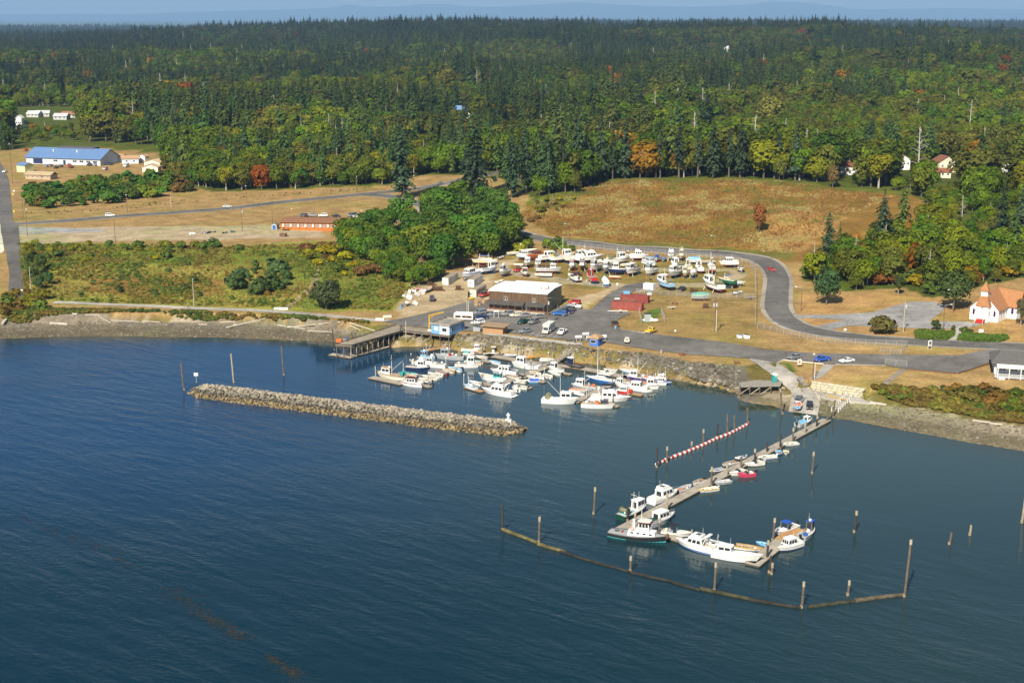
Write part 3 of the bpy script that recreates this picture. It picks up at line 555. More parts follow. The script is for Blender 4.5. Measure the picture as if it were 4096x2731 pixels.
LOWC = [GP(p) for p in ([(3700,690),(3860,690),(3885,900),(3700,900)], [(3320,690),(3450,690),(3450,775),(3320,775)], [(3570,690),(3670,690),(3670,830),(3570,830)], [(3955,690),(4075,690),(4085,920),(3955,920)], [(20,500),(350,500),(350,600),(20,600)])]
def forest_points():
 out = []; y = 440.
 while y < 10500:
  sp = 7.8 + max(0, y - 700) * .0036; half = y * .40 + 60; n = int(2 * half / sp)
  xs = (np.arange(n) - n / 2) * sp + NR.uniform(-.5, .5, n) * sp; ys = y + NR.uniform(-.5, .5, n) * sp
  out.append(np.stack([xs, ys, np.full(n, sp)], -1)); y += sp
 p = np.concatenate(out); m = inside(p[:, 0], p[:, 1], FPOLY) & (NR.uniform(0, 1, len(p)) < .55 + .9 * fbm(p[:, 0] / 45, p[:, 1] / 45, 71))
 for c in CLEAR: m &= ~inside(p[:, 0], p[:, 1], c)
 return p[m]
fp = forest_points(); fz = hgt(fp[:, 0], fp[:, 1])
n_ = .55 * fbm(fp[:, 0] / 80, fp[:, 1] / 110, 14, 3) + .45 * fbm(fp[:, 0] / 320, fp[:, 1] / 380, 15, 2) + .3 * (NR.uniform(0, 1, len(fp)) - .5)
q_ = fp[:, 0] / fp[:, 1]
bias = .565 + .02 * smooth(800, 1000, fp[:, 1]) - .03 * smooth(1700, 2600, fp[:, 1]) - .10 * smooth(2600, 3600, fp[:, 1]) + .06 * smooth(-.10, -.3, q_) * smooth(1300, 800, fp[:, 1]) + .05 * smooth(.12, .3, q_) * smooth(1000, 700, fp[:, 1]) - .07 * smooth(1500, 3500, fp[:, 1]) - .11 * np.exp(-((q_ - .02) / .13) ** 2)
bias = bias + .1 * smooth(.15, .2, q_) * smooth(760, 680, fp[:, 1])
iscon = n_ > bias
depth = np.sqrt(dist_line(fp[:, 0], fp[:, 1], FPOLY[:-4]))
u_c = NR.uniform(0, 1, len(fp))
grow = .78 + .06 * np.minimum(depth, 5); far_k = 1 + .25 * smooth(1500, 5000, fp[:, 1])
u1, u2, u3 = NR.uniform(0, 1, (3, len(fp)))
hn = fbm(fp[:, 0] / 70, fp[:, 1] / 90, 91); stand = fbm(fp[:, 0] / 240, fp[:, 1] / 290, 201, 2); deep_ = smooth(850, 1050, fp[:, 1])
lowst = (stand < .35) & (deep_ > .5); iscon = np.where(lowst, iscon & (u_c < .12), iscon | ((stand > .60) & (deep_ > .5) & (u_c < .75)))
ledge_ = (q_ < -.05) & (fp[:, 1] < 900) & (depth < 8); iscon &= ~(ledge_ & (u_c < .6))
hts = np.where(iscon, 15 + 18 * u1 ** 1.3, 12 + 11 * u1) * (.55 + .86 * hn) * np.where(lowst, .62, 1.) * np.where(ledge_ & ~iscon, .78, 1.) * np.clip(grow, .7, 1.05) * far_k
hts = np.where(iscon, hts, hts * (1 - .36 * smooth(.14, .2, q_) * smooth(720, 620, fp[:, 1])))
for c in LOWC: hts = np.where(inside(fp[:, 0], fp[:, 1], c), np.minimum(hts, 6.5), hts)
wsc = np.where(iscon, .85 + .35 * u2, .8 + .4 * u2) * (1 + .35 * smooth(1500, 4000, fp[:, 1]))
taken = np.zeros(len(fp), bool); cone = bro = 0
GW = ('green', 'bright green', 'deep green', 'yellow green', 'dark green', 'olive green')
def size_word(h, a, b): return 'low ' if h < a else ('tall ' if h > b else 'mid height ')
EDGE_L = dict(left='of the forest behind the upper road', mid='at the forest edge above the brown meadow', right='of the wooded slope behind the church')
order = np.argsort(fp[:, 1] + 9 * np.minimum(depth ** 2, 60))
for i in order:
 x, y = fp[i, :2]
 if abs(x / y) > .385: continue
 if (iscon[i] and cone >= 290) or (not iscon[i] and bro >= 130): continue
 side = 'left' if q_[i] < -.055 else ('mid' if (q_[i] < .2 and y > 640) else 'right'); k = R_.random()
 loc = (x, y, fz[i])
 if iscon[i]:
  cone += 1; ci = R_.randrange(4); plant('conifer', i, loc, hts[i], wsc[i], CONS[ci], 'conifer_tree', size_word(hts[i], 18, 25) + ('green', 'light green', 'very dark green', 'olive green')[ci] + ' conifer ' + EDGE_L[side], 'tree', 'conifers ' + EDGE_L[side])
 elif k < .045:
  plant('snag', i, loc, hts[i] * 1.25, 1, (.4, .4, .4), 'dead_tree', 'bare pale dead tree ' + EDGE_L[side], 'tree', 'dead trees ' + EDGE_L[side])
 elif k < .075:
  bro += 1; plant('broad', i, loc, hts[i], wsc[i], R_.choice(AUT), 'broadleaf_tree', 'orange autumn broadleaf tree ' + EDGE_L[side], 'tree', 'autumn trees ' + EDGE_L[side])
 else:
  bro += 1; ci = R_.randrange(6); plant('broad', i, loc, hts[i], wsc[i], GREENS[ci], 'broadleaf_tree', size_word(hts[i], 11, 15) + GW[ci] + ' broadleaf tree ' + EDGE_L[side], 'tree', 'leafy trees ' + EDGE_L[side])
 taken[i] = True
keep = ~taken; fpk = fp[keep]; ck = iscon[keep]; u3k = u3[keep]
protos = [(PROTO['conifer', i % 4][2], CONS[i % 4]) for i in range(4)] + [(PROTO['broad', i % 5][2], c) for i, c in enumerate(GREENS)] + [(PROTO['broad', i % 5][2], c) for i, c in enumerate(AUT)] + [(PROTO['snag', 0][2], (.4, .4, .4))]
ncol = fbm(fpk[:, 0] / 60, fpk[:, 1] / 60, 44)
idx = np.where(ck, (u3k * 3.99).astype(int), 4 + np.clip(((ncol - .5) * 2.6 + .5 + (u3k - .5) * .5) * 6, 0, 5.9).astype(int))
r4 = NR.uniform(0, 1, len(fpk)); idx = np.where(~ck & (r4 < .035), 10 + (u3k * 3.99).astype(int), idx); idx = np.where(~ck & (r4 > .975), 14, idx); lk = lowst[keep]; idx = np.where(lk & ~ck, np.where(u3k < .3, 5, np.where(u3k < .6, 7, np.where(u3k < .8, 9, 4))), idx); bandc = (.62 + .72 * fbm(fpk[:, 0] / 130, fpk[:, 1] / 170, 47)) * np.where(lk, .95, 1) * np.where(stand[keep] > .6, .85, 1); bandc = bandc * (.92 - .3 * smooth(950, 1900, fpk[:, 1]) - .22 * smooth(2300, 3600, fpk[:, 1])); fcols = np.array([c for _, c in protos])[idx] * bandc[:, None]
hk = hts[keep]; ks = np.where(idx < 4, hk / 22, np.where(idx == 14, hk / 15, hk / 12))
scl = np.stack([ks * wsc[keep], ks * wsc[keep], ks], -1)
scatter('forest', np.column_stack([fpk[:, :2], fz[keep]]), scl, NR.uniform(0, 6.28, len(fpk)), idx, protos, 'dense mixed forest of conifers and broadleaf trees over the far hills', 'forest', fcols)
print('forest', len(fp), cone, bro)
def hull_lines(L, B, F, D, tr, bow, rake, n=12):
 S, W, Cn, K = [], [], [], []
 for i in range(n):
  t = i / (n - 1)
  half = B / 2 * ((tr + (1 - tr) * (min(1, t / .4)) ** .7) if t < .4 else max(.015, 1 - ((t - .4) / .6) ** 2.4))
  zs = F * (1 + (bow - 1) * t ** 2.2 + .06 * (1 - t) ** 3); xs = -L / 2 + t * L; xw = xs - rake * L * t ** 3
  hw = half * (.92 - .38 * t ** 2.2); S.append((xs, half, zs)); W.append((xw, hw, 0.0))
  kz = -D * (1 - .9 * t ** 5); Cn.append((xw - .02 * L * t ** 3, hw * .78, kz * .5)); K.append((xw - .04 * L * t ** 3, .03, kz))
 return S, W, Cn, K
def strip(mb, A, B_):
 n = len(A); mb.add(list(A) + list(B_), [(i, i + 1, n + i + 1, n + i) for i in range(n - 1)])
def mir(A): return [(x, -y, z) for x, y, z in A]
def boat_hull(t, L, B, F, D, hull, deck, bottom, trim, tr=.86, bow=1.35, rake=.1, openb=False, floor=None, stripe=None):
 S, W, Cn, K = hull_lines(L, B, F, D, tr, bow, rake)
 Mid = [((a[0] + b[0]) / 2, a[1] * .52 + b[1] * .48, (a[2] + b[2]) * .5) for a, b in zip(S, W)]
 mb = MB()
 for sgn in (1, -1):
  f = (lambda q: q) if sgn > 0 else mir
  strip(mb, f(W)[::-sgn], f(Mid)[::-sgn]); strip(mb, f(Mid)[::-sgn], f(S)[::-sgn])
 mb.add([W[0], S[0], mir(S)[0], mir(W)[0]], [(0, 1, 2, 3)])
 h = mb.build('hull', hull, t, True)
 bt = MB()
 for sgn in (1, -1):
  f = (lambda q: q) if sgn > 0 else mir
  strip(bt, f(K)[::-sgn], f(Cn)[::-sgn]); strip(bt, f(Cn)[::-sgn], f(W)[::-sgn])
 bt.add([K[0], Cn[0], W[0], mir(W)[0], mir(Cn)[0], mir(K)[0]], [(0, 1, 2, 3, 4, 5)]); bt.build('bottom', bottom, t, True)
 rail = MB(); up = [(x, y + .04, z + .03) for x, y, z in S]; dn = [(x, y + .05, z - .11) for x, y, z in S]; inn = [(x, max(0, y - .10), z + .03) for x, y, z in S]
 for sgn in (1, -1):
  f = (lambda q: q) if sgn > 0 else mir
  strip(rail, f(dn)[::-sgn], f(up)[::-sgn]); strip(rail, f(up)[::-sgn], f(inn)[::-sgn])
 rail.build('gunwale', trim, t)
 if stripe:
  st = MB(); a = [(w[0] * .82 + s[0] * .18, w[1] * .82 + s[1] * .18 + .03, s[2] * .05 + .02) for w, s in zip(W, S)]; b = [(w[0] * .7 + s[0] * .3, w[1] * .7 + s[1] * .3 + .03, s[2] * .26) for w, s in zip(W, S)]
  for sgn in (1, -1):
   f = (lambda q: q) if sgn > 0 else mir
   strip(st, f(a)[::-sgn], f(b)[::-sgn])
  st.build('stripe', stripe, t)
 dk = MB()
 if openb:
  fz = F * .28; fl = [(w[0] * .97, max(.01, w[1] * .8), fz + .5 * F * (i / 11) ** 4) for i, w in enumerate(W)]; ins = [(x, max(0, y - .10), z + .02) for x, y, z in S]
  for sgn in (1, -1):
   f = (lambda q: q) if sgn > 0 else mir
   strip(dk, f(ins)[::-sgn], f(fl)[::-sgn])
  strip(dk, mir(fl), fl); dk.add([fl[0], ins[0], mir(ins)[0], mir(fl)[0]], [(3, 2, 1, 0)]); dk.build('interior', deck, t)
 else:
  d = [(x, max(0, y - .09), z - .07) for x, y, z in S]; c = [(x, 0, z + .02 * B) for x, y, z in S]; strip(dk, mir(d), c); strip(dk, c, d); dk.build('deck', deck, t)
 return S, W
def outboard(t, x, z, y=0., col='black', k=1.0):
 mb = MB(); mb.side([(x - .55 * k, z + .25 * k), (x - .5 * k, z + .62 * k), (x - .05 * k, z + .55 * k), (x, z + .2 * k)], y - .18 * k, y + .18 * k); mb.box((x - .22 * k, y, z - .25 * k), (.16 * k, .12 * k, 1.0 * k)); mb.box((x - .05, y, z + .02), (.3 * k, .3 * k, .12 * k))
 return mb.build('outboard_motor', C(col, rough=.35), t)
def mast_part(t, x, z0, z1, r=.06, col='offwhite', y=0., name='mast'): return MB().tube((x, y, z0), (x, y, z1), r, r * .6, 6).build(name, C(col), t)
def post(t, a, b): return MB().tube(a, b, .03, .03, 5).build('canopy_post', C('lgrey'), t)
def cabin(t, x0, x1, w, z0, z1, sf, sa, ty, mat, nside=2, nfront=3, naft=0, roofmat=None, eave=.12, v0=.42, v1=.86, name='cabin', w1=None, lens=None):
 mb = MB(); q = house(mb, x0, x1, w, z0, z1, sf, sa, ty, w1); c = mb.build(name, mat, t)
 if nfront: panes(q['front'], nfront, c, .06, .94, v0, v1)
 if nside:
  panes(q['star'], nside, c, .08, .92, v0, v1); panes(q['port'], nside, c, .08, .92, v0, v1)
 if naft: panes(q['aft'], naft, c, .2, .8, v0 * .4, v1)
 h1 = (w1 or w) / 2 - ty + eave; h0 = w / 2 - ty + eave; rf = MB(); xa, xb = x0 + sa - eave, x1 - sf + eave * 1.6
 rf.prism([(xa, -h0), (xb - .25, -h1), (xb, -h1 * .7), (xb, h1 * .7), (xb - .25, h1), (xa, h0)], z1, z1 + .10); rf.build('roof', roofmat or mat, c)
 return c
YARD_GROUP, WATER_GROUP, FLOAT_GROUP = 'boats stored ashore in the boatyard', 'boats moored in the marina basin', 'small boats tied along the diagonal float'
def boat(style, s, b, label, hull='white', trim=None, cab='white', roof=None, deck=None, bottom='antifoul', yard=False, L=None, stripe=None, motor='black', group=None, tarp=None, trailer=False, mast=None, B=None, k=1.0, **kw):
 pa = G(*s) if yard else P(*s, .0); pb = G(*b) if yard else P(*b, .0)
 mid, rz, ln = frame(pa, pb); ln *= kw.get('stretch', 1.06)
 if L: ln = L
 BN = dict(skiff='skiff', cruiser='cabin_cruiser', fish='fishing_boat', sail='sailboat', run='speedboat', row='rowboat', rib='inflatable_boat', yacht='motor_yacht', work='workboat', aft='fishing_boat', pilot='pilothouse_boat', covered='covered_boat', barge='workboat')
 L = ln; lim = dict(row=4.2, rib=4.6).get(style, 99); L = min(L, lim)
 B = B or {'sail': .29 * L + .3}.get(style, .24 * L + .75); B = min(B, 4.2)
 F = {'skiff': .52, 'row': .42, 'rib': .45, 'run': .75, 'sail': .95, 'yacht': 1.05}.get(style, .55 + .055 * L); D = {'skiff': .2, 'row': .15, 'rib': .15, 'run': .35}.get(style, .35 + .05 * L)
 z = 0.0
 if yard: z = max(mid.z, .0) + D + (.45 if L > 5 else .35)
 t = thing(BN[style], (mid.x, mid.y, z), rz, label, 'boat', group or (YARD_GROUP if yard else WATER_GROUP))
 hm = C(hull, rough=.35); tm = C(trim or 'offwhite'); dm = C(deck or 'ivory'); bm_ = C(bottom, rough=.8); cm_ = C(cab, rough=.4); rm = C(roof or cab, rough=.45)
 op = style in ('skiff', 'row') or kw.get('openb', False)
 bw = {'skiff': 1.35, 'row': 1.3, 'fish': 1.75, 'work': 1.5, 'sail': 1.2, 'yacht': 1.4, 'aft': 1.8}.get(style, 1.35)
 if style == 'rib':
  tb = MB(); pts = [(-L / 2, B / 2 - .2, .3), (L * .2, B / 2 - .2, .32), (L * .4, B * .28, .42), (L / 2, 0, .55)]; pts += [(x, -y, zz_) for x, y, zz_ in pts[-2::-1]]
  for a, c in zip(pts[:-1], pts[1:]): tb.tube(a, c, .22, .22, 8)
  tb.build('tube', hm, t, True); MB().prism([(-L / 2, -B / 2 + .3), (L * .2, -B / 2 + .3), (L * .45, 0), (L * .2, B / 2 - .3), (-L / 2, B / 2 - .3)], .05, .16).build('floor', C('grey'), t); MB().box((-L * .1, 0, .35), (.35, B * .7, .1)).build('thwart', C('lgrey'), t); outboard(t, -L / 2, .35, 0, motor, .7)
  return t
 S, W = boat_hull(t, L, B, F, D, hm, dm, bm_, tm, tr=.82 if style in ('sail', 'aft') else .88, bow=bw, rake=.14 if style in ('fish', 'yacht', 'run', 'cruiser', 'aft') else .08, openb=op, stripe=C(stripe) if stripe else None)
 if style in ('skiff', 'row'):
  for u in ((-.22, .1) if L < 5 else (-.25, .02, .25)): MB().box((L * u, 0, F * .75), (.28, B * .74, .05)).build('thwart', C('wood' if style == 'row' else 'lgrey'), t)
  if style == 'skiff' and motor: outboard(t, -L / 2, F * .8, 0, motor, .85 if L < 6 else 1.1)
  if kw.get('console'):
   cb = MB(); house(cb, -.5, .35, .9, F * .3, F * .3 + 1.25, .25, 0, .06); cs = cb.build('console', cm_, t)
   for sy in (-.45, .45): post(t, (-.5, sy, F), (-.4, sy, 2.3)); post(t, (.3, sy, F), (.2, sy, 2.3))
   MB().box((-.1, 0, 2.35), (1.5, 1.3, .08)).build('canopy', C(kw['console']), t)
  for i in range(kw.get('gear', 0)):
   g = MB(); c_ = R_.choice(['orange', 'wood', 'grey', 'blue', 'white', 'tan']); g.ball((R_.uniform(-.3, .25) * L, R_.uniform(-.2, .2) * B, F * .6), (.3, .3, .26), 7, 4) if R_.random() < .5 else g.box((R_.uniform(-.3, .25) * L, R_.uniform(-.15, .15) * B, F * .55), (.6, .45, .4), R_.uniform(0, 3)); g.build('gear', C(c_), t)
 elif style == 'run':
  fd = MB(); house(fd, -L * .05, L * .36, B * .78, F * 1.02, F * 1.3, L * .28, .1, .1, B * .3); fd.build('foredeck', hm, t, True)
  ws = MB(); q = house(ws, -L * .08, L * .06, B * .8, F * 1.05, F * 1.05 + .5, .5, .05, .1); ws.build('windshield', glassmat(), t)
  MB().box((-L * .24, 0, F + .02), (L * .3, B * .66, .12)).build('cockpit_floor', C('grey'), t); MB().box((-L * .3, 0, F + .2), (.5, B * .6, .35)).build('seat', C(kw.get('seat', 'ivory')), t)
  if motor: outboard(t, -L / 2, F * .85, 0, motor, 1.15)
  if kw.get('top'):
   MB().side([(-L * .2, F + 1.35), (-L * .12, F + 1.5), (L * .06, F + 1.45), (L * .06, F + 1.38), (-L * .2, F + 1.25)], -B * .38, B * .38).build('canopy', C(kw['top']), t)
   for sy in (-.36, .36): post(t, (-L * .19, sy * B, F), (-L * .18, sy * B, F + 1.3)); post(t, (L * .05, sy * B, F), (L * .05, sy * B, F + 1.4))
 elif style == 'sail':
  c = cabin(t, -L * .12, L * .22, B * .6, F * .98, F + .55, .5, .15, .12, cm_, 3, 0, 0, None, .02, .3, .75); MB().box((-L * .3, 0, F - .02), (L * .26, B * .5, .16)).build('cockpit', C('wood'), t)
  H = kw.get('mh', 1.05 * L); mast_part(t, L * .12, F, F + H, .085, 'white'); bo = MB().tube((L * .12, 0, F + 1.3), (-L * .3, 0, F + 1.25), .06, .05, 6).build('boom', C('white'), t); MB().tube((L * .1, 0, F + 1.42), (-L * .28, 0, F + 1.36), .16, .1, 7).build('furled_sail', C(kw.get('sailc', 'blue')), t)
  rg = MB()
  for p in ((L * .5, 0, F * 1.2), (-L * .5, 0, F), (L * .1, B * .48, F), (L * .1, -B * .48, F)): rg.tube(p, (L * .12, 0, F + H * .97), .012, .012, 3)
  rg.build('stay', C('grey'), t)
  if yard: MB().add([(L * .1, -.06, -D), (-L * .18, -.06, -D), (-L * .15, -.05, -D - .9), (L * .02, -.05, -D - .9), (L * .1, .06, -D), (-L * .18, .06, -D), (-L * .15, .05, -D - .9), (L * .02, .05, -D - .9)], [(0,1,2,3),(7,6,5,4),(0,4,5,1),(1,5,6,2),(2,6,7,3),(3,7,4,0)]).build('keel', bm_, t); t.location.z += .8
 elif style in ('cruiser', 'yacht'):
  x0, x1 = -L * .22, L * .2; h = 1.25 + .03 * L
  c = cabin(t, x0, x1, B * .82, F * .98, F + h, .75 if style == 'yacht' else .5, .1, .14, cm_, 3, 2 if style == 'yacht' else 3, 1, rm, .1, .4, .85)
  fd = MB(); house(fd, x1 - .5, L * .4, B * .72, F * 1.05, F * 1.1 + .45, .9, .0, .14, B * .34); fo = fd.build('trunk_cabin', cm_, t, False); MB().box((L * .3, 0, F * 1.1 + .46), (.5, .5, .05)).build('hatch', C('dgrey'), fo)
  MB().box((-L * .36, 0, F), (L * .25, B * .7, .1)).build('cockpit_floor', C(kw.get('cock', 'tan')), t)
  ch = MB()
  for sy in (-1, 1): ch.box((-L * .35, sy * B * .38, F + .22), (L * .24, .1, .42))
  ch.box((-L * .475, 0, F + .22), (.1, B * .78, .42)); ch.build('cockpit_coaming', hm, t)
  if kw.get('fly'):
   fb = MB(); q = house(fb, x0 + .2, x1 - 1.0, B * .66, F + h + .1, F + h + .75, .3, .0, .05); fo = fb.build('flybridge', cm_, t); MB().box((x0 + 1.2, 0, F + h + .78), (1.0, B * .4, .04)).build('seat', C('dgrey'), fo)
   if kw['fly'] != 1:
    for sx in (x0 + .2, x1 - 1.5):
     for sy in (-.3, .3): post(t, (sx, sy * B, F + h + .7), (sx, sy * B, F + h + 1.9))
    MB().side([(x0, F + h + 1.9), (x0, F + h + 1.98), (x1 - 1.3, F + h + 2.02), (x1 - 1.2, F + h + 1.94)], -B * .36, B * .36).build('canopy', C(kw['fly']), t)
  if style == 'yacht':
   ar = MB()
   for sy in (-1, 1): ar.bar((x0 - .2, sy * B * .4, F + .4), (x0 - 1.0, sy * B * .36, F + h + .9), .3, .12)
   ar.box((x0 - 1.0, 0, F + h + .95), (.7, B * .76, .12)); ar.build('radar_arch', hm, t); MB().box((-L * .5 - .35, 0, .25), (.9, B * .8, .1)).build('swim_platform', hm, t)
  if mast is None: mast = .8
  mast_part(t, x0 + .3, F + h, F + h + 1.2 + mast * .5, .04, name='antenna')
  br = MB()
  for sy in (-1, 1):
   for i in (6, 8, 10): br.tube((S[i][0], sy * S[i][1] * .9, S[i][2]), (S[i][0], sy * S[i][1] * .88, S[i][2] + .6), .022, .022, 4)
   br.tube((S[6][0], sy * S[6][1] * .88, S[6][2] + .6), (S[8][0], sy * S[8][1] * .88, S[8][2] + .6), .022, .022, 4); br.tube((S[8][0], sy * S[8][1] * .88, S[8][2] + .6), (S[11][0] - .1, 0, S[11][2] + .6), .022, .022, 4)
  br.build('bow_rail', C('lgrey', metal=.6), t)
  if kw.get('outb'): outboard(t, -L / 2, F * .8, 0, motor, 1.2)
 elif style in ('fish', 'aft', 'work', 'pilot', 'barge'):
  if style == 'aft': x0, x1 = -L * .38, -L * .1
  elif style == 'barge': x0, x1 = L * .08, L * .3
  else: x0, x1 = L * .02, L * .3
  h = kw.get('hh', 1.9 + .02 * L) * k; wd_ = B * (.62 if style != 'pilot' else .7)
  c = cabin(t, x0, x1, wd_, F * .98, F + h, .12, .05, .06, cm_, 2, 3, 1, rm, .14, .5, .86, 'wheelhouse', wd_ * .86)
  if style in ('fish', 'pilot') and L > 7:
   fd = MB(); house(fd, x1 - .05, min(L * .42, x1 + 1.8), wd_ * .8, F * 1.1, F * 1.2 + .5, .5, 0, .1, wd_ * .45); fd.build('trunk_cabin', cm_, t)
  wx0 = -L * .44 if style != 'aft' else L * .0; wx1 = x0 - .4 if style != 'aft' else L * .34
  MB().box(((wx0 + wx1) / 2, 0, F * .98 + .08), (abs(wx1 - wx0) * .8, B * .5, .2)).build('hatch', C(kw.get('hatch', 'grey')), t)
  if kw.get('drum', L > 8.5 and style in ('fish',)):
   dr = MB(); xd = -L * .34; dr.tube((xd, -B * .3, F + .75), (xd, B * .3, F + .75), .45, .45, 10)
   for sy in (-.3, .3): dr.tube((xd, sy * B - .04, F + .75), (xd, sy * B + .04, F + .75), .75, .75, 12)
   dr.build('net_drum', C(kw.get('drumc', 'olive')), t)
   for sy in (-.36, .36): MB().box((xd, sy * B, F + .4), (.12, .08, .9)).build('drum_stand', C('grey'), t)
  if mast is None: mast = 1 if L > 7 else .4
  if mast:
   H = 3.0 + 2.4 * mast; mo = mast_part(t, x0 - .25, F, F + H, .08, kw.get('mcol', 'offwhite')); cb = MB().bar((x0 - .25, -.8, F + H * .82), (x0 - .25, .8, F + H * .82), .07).build('crosstree', C('offwhite'), mo)
   if mast > .6: MB().tube((x0 - .25, 0, F + 1.3), (-L * .36, 0, F + H * .75), .06, .045, 6).build('boom', C(kw.get('mcol', 'offwhite')), t)
  mast_part(t, x1 - .6, F + h, F + h + 1.6, .03, name='antenna', y=.4)
  rd = MB().tube((x0 + .5, 0, F + h + .1), (x0 + .5, 0, F + h + .45), .3, .28, 10); rd.build('radar_dome', C('white'), t)
  for i in range(kw.get('gear', 0)):
   g = MB(); c_ = R_.choice(['orange', 'red', 'wood', 'grey', 'blue', 'white', 'tan', 'yellow']); x_ = R_.uniform(wx0, wx1); y_ = R_.uniform(-.3, .3) * B
   if R_.random() < .45: g.ball((x_, y_, F + .42), .34, 8, 5); g.build('buoy', C(R_.choice(['orange', 'red', 'white'])), t, True)
   else: g.box((x_, y_, F + .4), (.8, .7, .55), R_.uniform(0, 3)); g.build('fish_box', C(c_), t)
  if kw.get('pots'):
   for i in range(kw['pots']):
    x_ = wx0 + (wx1 - wx0) * ((i % 3) + .5) / 3; crab_pot_part(t, (x_, (-.2 if (i // 3) % 2 else .22) * B, F + .35 + .45 * (i // 6)))
  if kw.get('outb'): outboard(t, -L / 2, F * .8, 0, motor, 1.2)
 elif style == 'covered':
  tm_ = C(tarp or 'blue', rough=.6); n = 9; top = MB(); xs = np.linspace(-L * .49, L * .47, n)
  rowsv = []
  for i, x in enumerate(xs):
   j = min(11, int(round(i / (n - 1) * 11))); hw = S[j][1] + .07; zt = S[j][2]; pk = .55 + .35 * math.sin(i / (n - 1) * math.pi) + (.07 if i % 2 else 0)
   rowsv.append([(x, -hw, zt - .35), (x, -hw * .96, zt + .08), (x, -hw * .45, zt + pk * .75), (x, 0, zt + pk), (x, hw * .45, zt + pk * .75), (x, hw * .96, zt + .08), (x, hw, zt - .35)])
  for a, c in zip(rowsv[:-1], rowsv[1:]): top.add(a + c, [(i, i + 7, i + 8, i + 1) for i in range(6)])
  top.add(rowsv[0], [(0, 1, 2, 3, 4, 5, 6)]); top.add(rowsv[-1], [(6, 5, 4, 3, 2, 1, 0)]); top.build('tarp', tm_, t)
  if kw.get('motor2'): outboard(t, -L / 2, F * .7, 0, motor, 1.)
 if tarp and style != 'covered':
  rowsv = []
  for i in range(5):
   x = -L * .45 + L * .5 * i / 4; hw = B * .44; pk = .5 + (.12 if i % 2 else 0); rowsv.append([(x, -hw, F), (x, -hw * .5, F + pk * .7), (x, 0, F + pk), (x, hw * .5, F + pk * .7), (x, hw, F)])
  tp = MB()
  for a, c in zip(rowsv[:-1], rowsv[1:]): tp.add(a + c, [(i, i + 5, i + 6, i + 1) for i in range(4)])
  tp.build('tarp', C(tarp), t)
 if yard:
  ys = 1.16; t.scale = (ys, ys, ys); zg = mid.z - t.location.z; t.location.z = mid.z - zg * ys
  if trailer:
   fr = MB(); fr.bar((-L * .4, -.45, zg + .5), (L * .2, -.45, zg + .5), .1); fr.bar((-L * .4, .45, zg + .5), (L * .2, .45, zg + .5), .1); fr.bar((L * .2, -.45, zg + .5), (L * .62, 0, zg + .45), .1); fr.bar((L * .2, .45, zg + .5), (L * .62, 0, zg + .45), .1); fr.bar((-L * .15, -B * .42, zg + .4), (-L * .15, B * .42, zg + .4), .1)
   fr.build('trailer_frame', C('steel'), t)
   for sy in (-1, 1): MB().tube((-L * .15, sy * B * .42 - .1, zg + .32), (-L * .15, sy * B * .42 + .1, zg + .32), .32, .32, 10).build('trailer_wheel', C('black'), t)
  else:
   for u in ((-.32, .25) if L < 9 else (-.35, 0, .28)): MB().box((L * u, 0, (zg - D) / 2 - .05), (.5, .35, (-D - zg) - .02 + (0.0))).build('keel_block', C(R_.choice(['brown', 'rust', 'wood', 'blue'])), t)
   for u in (-.3, .18):
    for sy in (-1, 1): st = MB(); st.tube((L * u, sy * B * .5, zg), (L * u, sy * B * .37, -D * .1), .11, .05, 6); st.build('boat_stand', C(R_.choice(['red', 'blue', 'rust', 'ivory'])), t)
 return t
def crab_pot_part(parent, c, name='crab_pot', r=.45, h=.4):
 mb = MB()
 for zz_ in (c[2] - h / 2, c[2] + h / 2): mb.torus((c[0], c[1], zz_), r, .035, 'z', 8, 4)
 for i in range(8): a = i * math.pi / 4; mb.tube((c[0] + r * math.cos(a), c[1] + r * math.sin(a), c[2] - h / 2), (c[0] + r * math.cos(a), c[1] + r * math.sin(a), c[2] + h / 2), .025, .025, 3)
 mb.tube((c[0] - r, c[1], c[2] + h / 2), (c[0] + r, c[1], c[2] + h / 2), .02, .02, 3); mb.tube((c[0], c[1] - r, c[2] + h / 2), (c[0], c[1] + r, c[2] + h / 2), .02, .02, 3)
 return mb.build(name, C('brown'), parent)
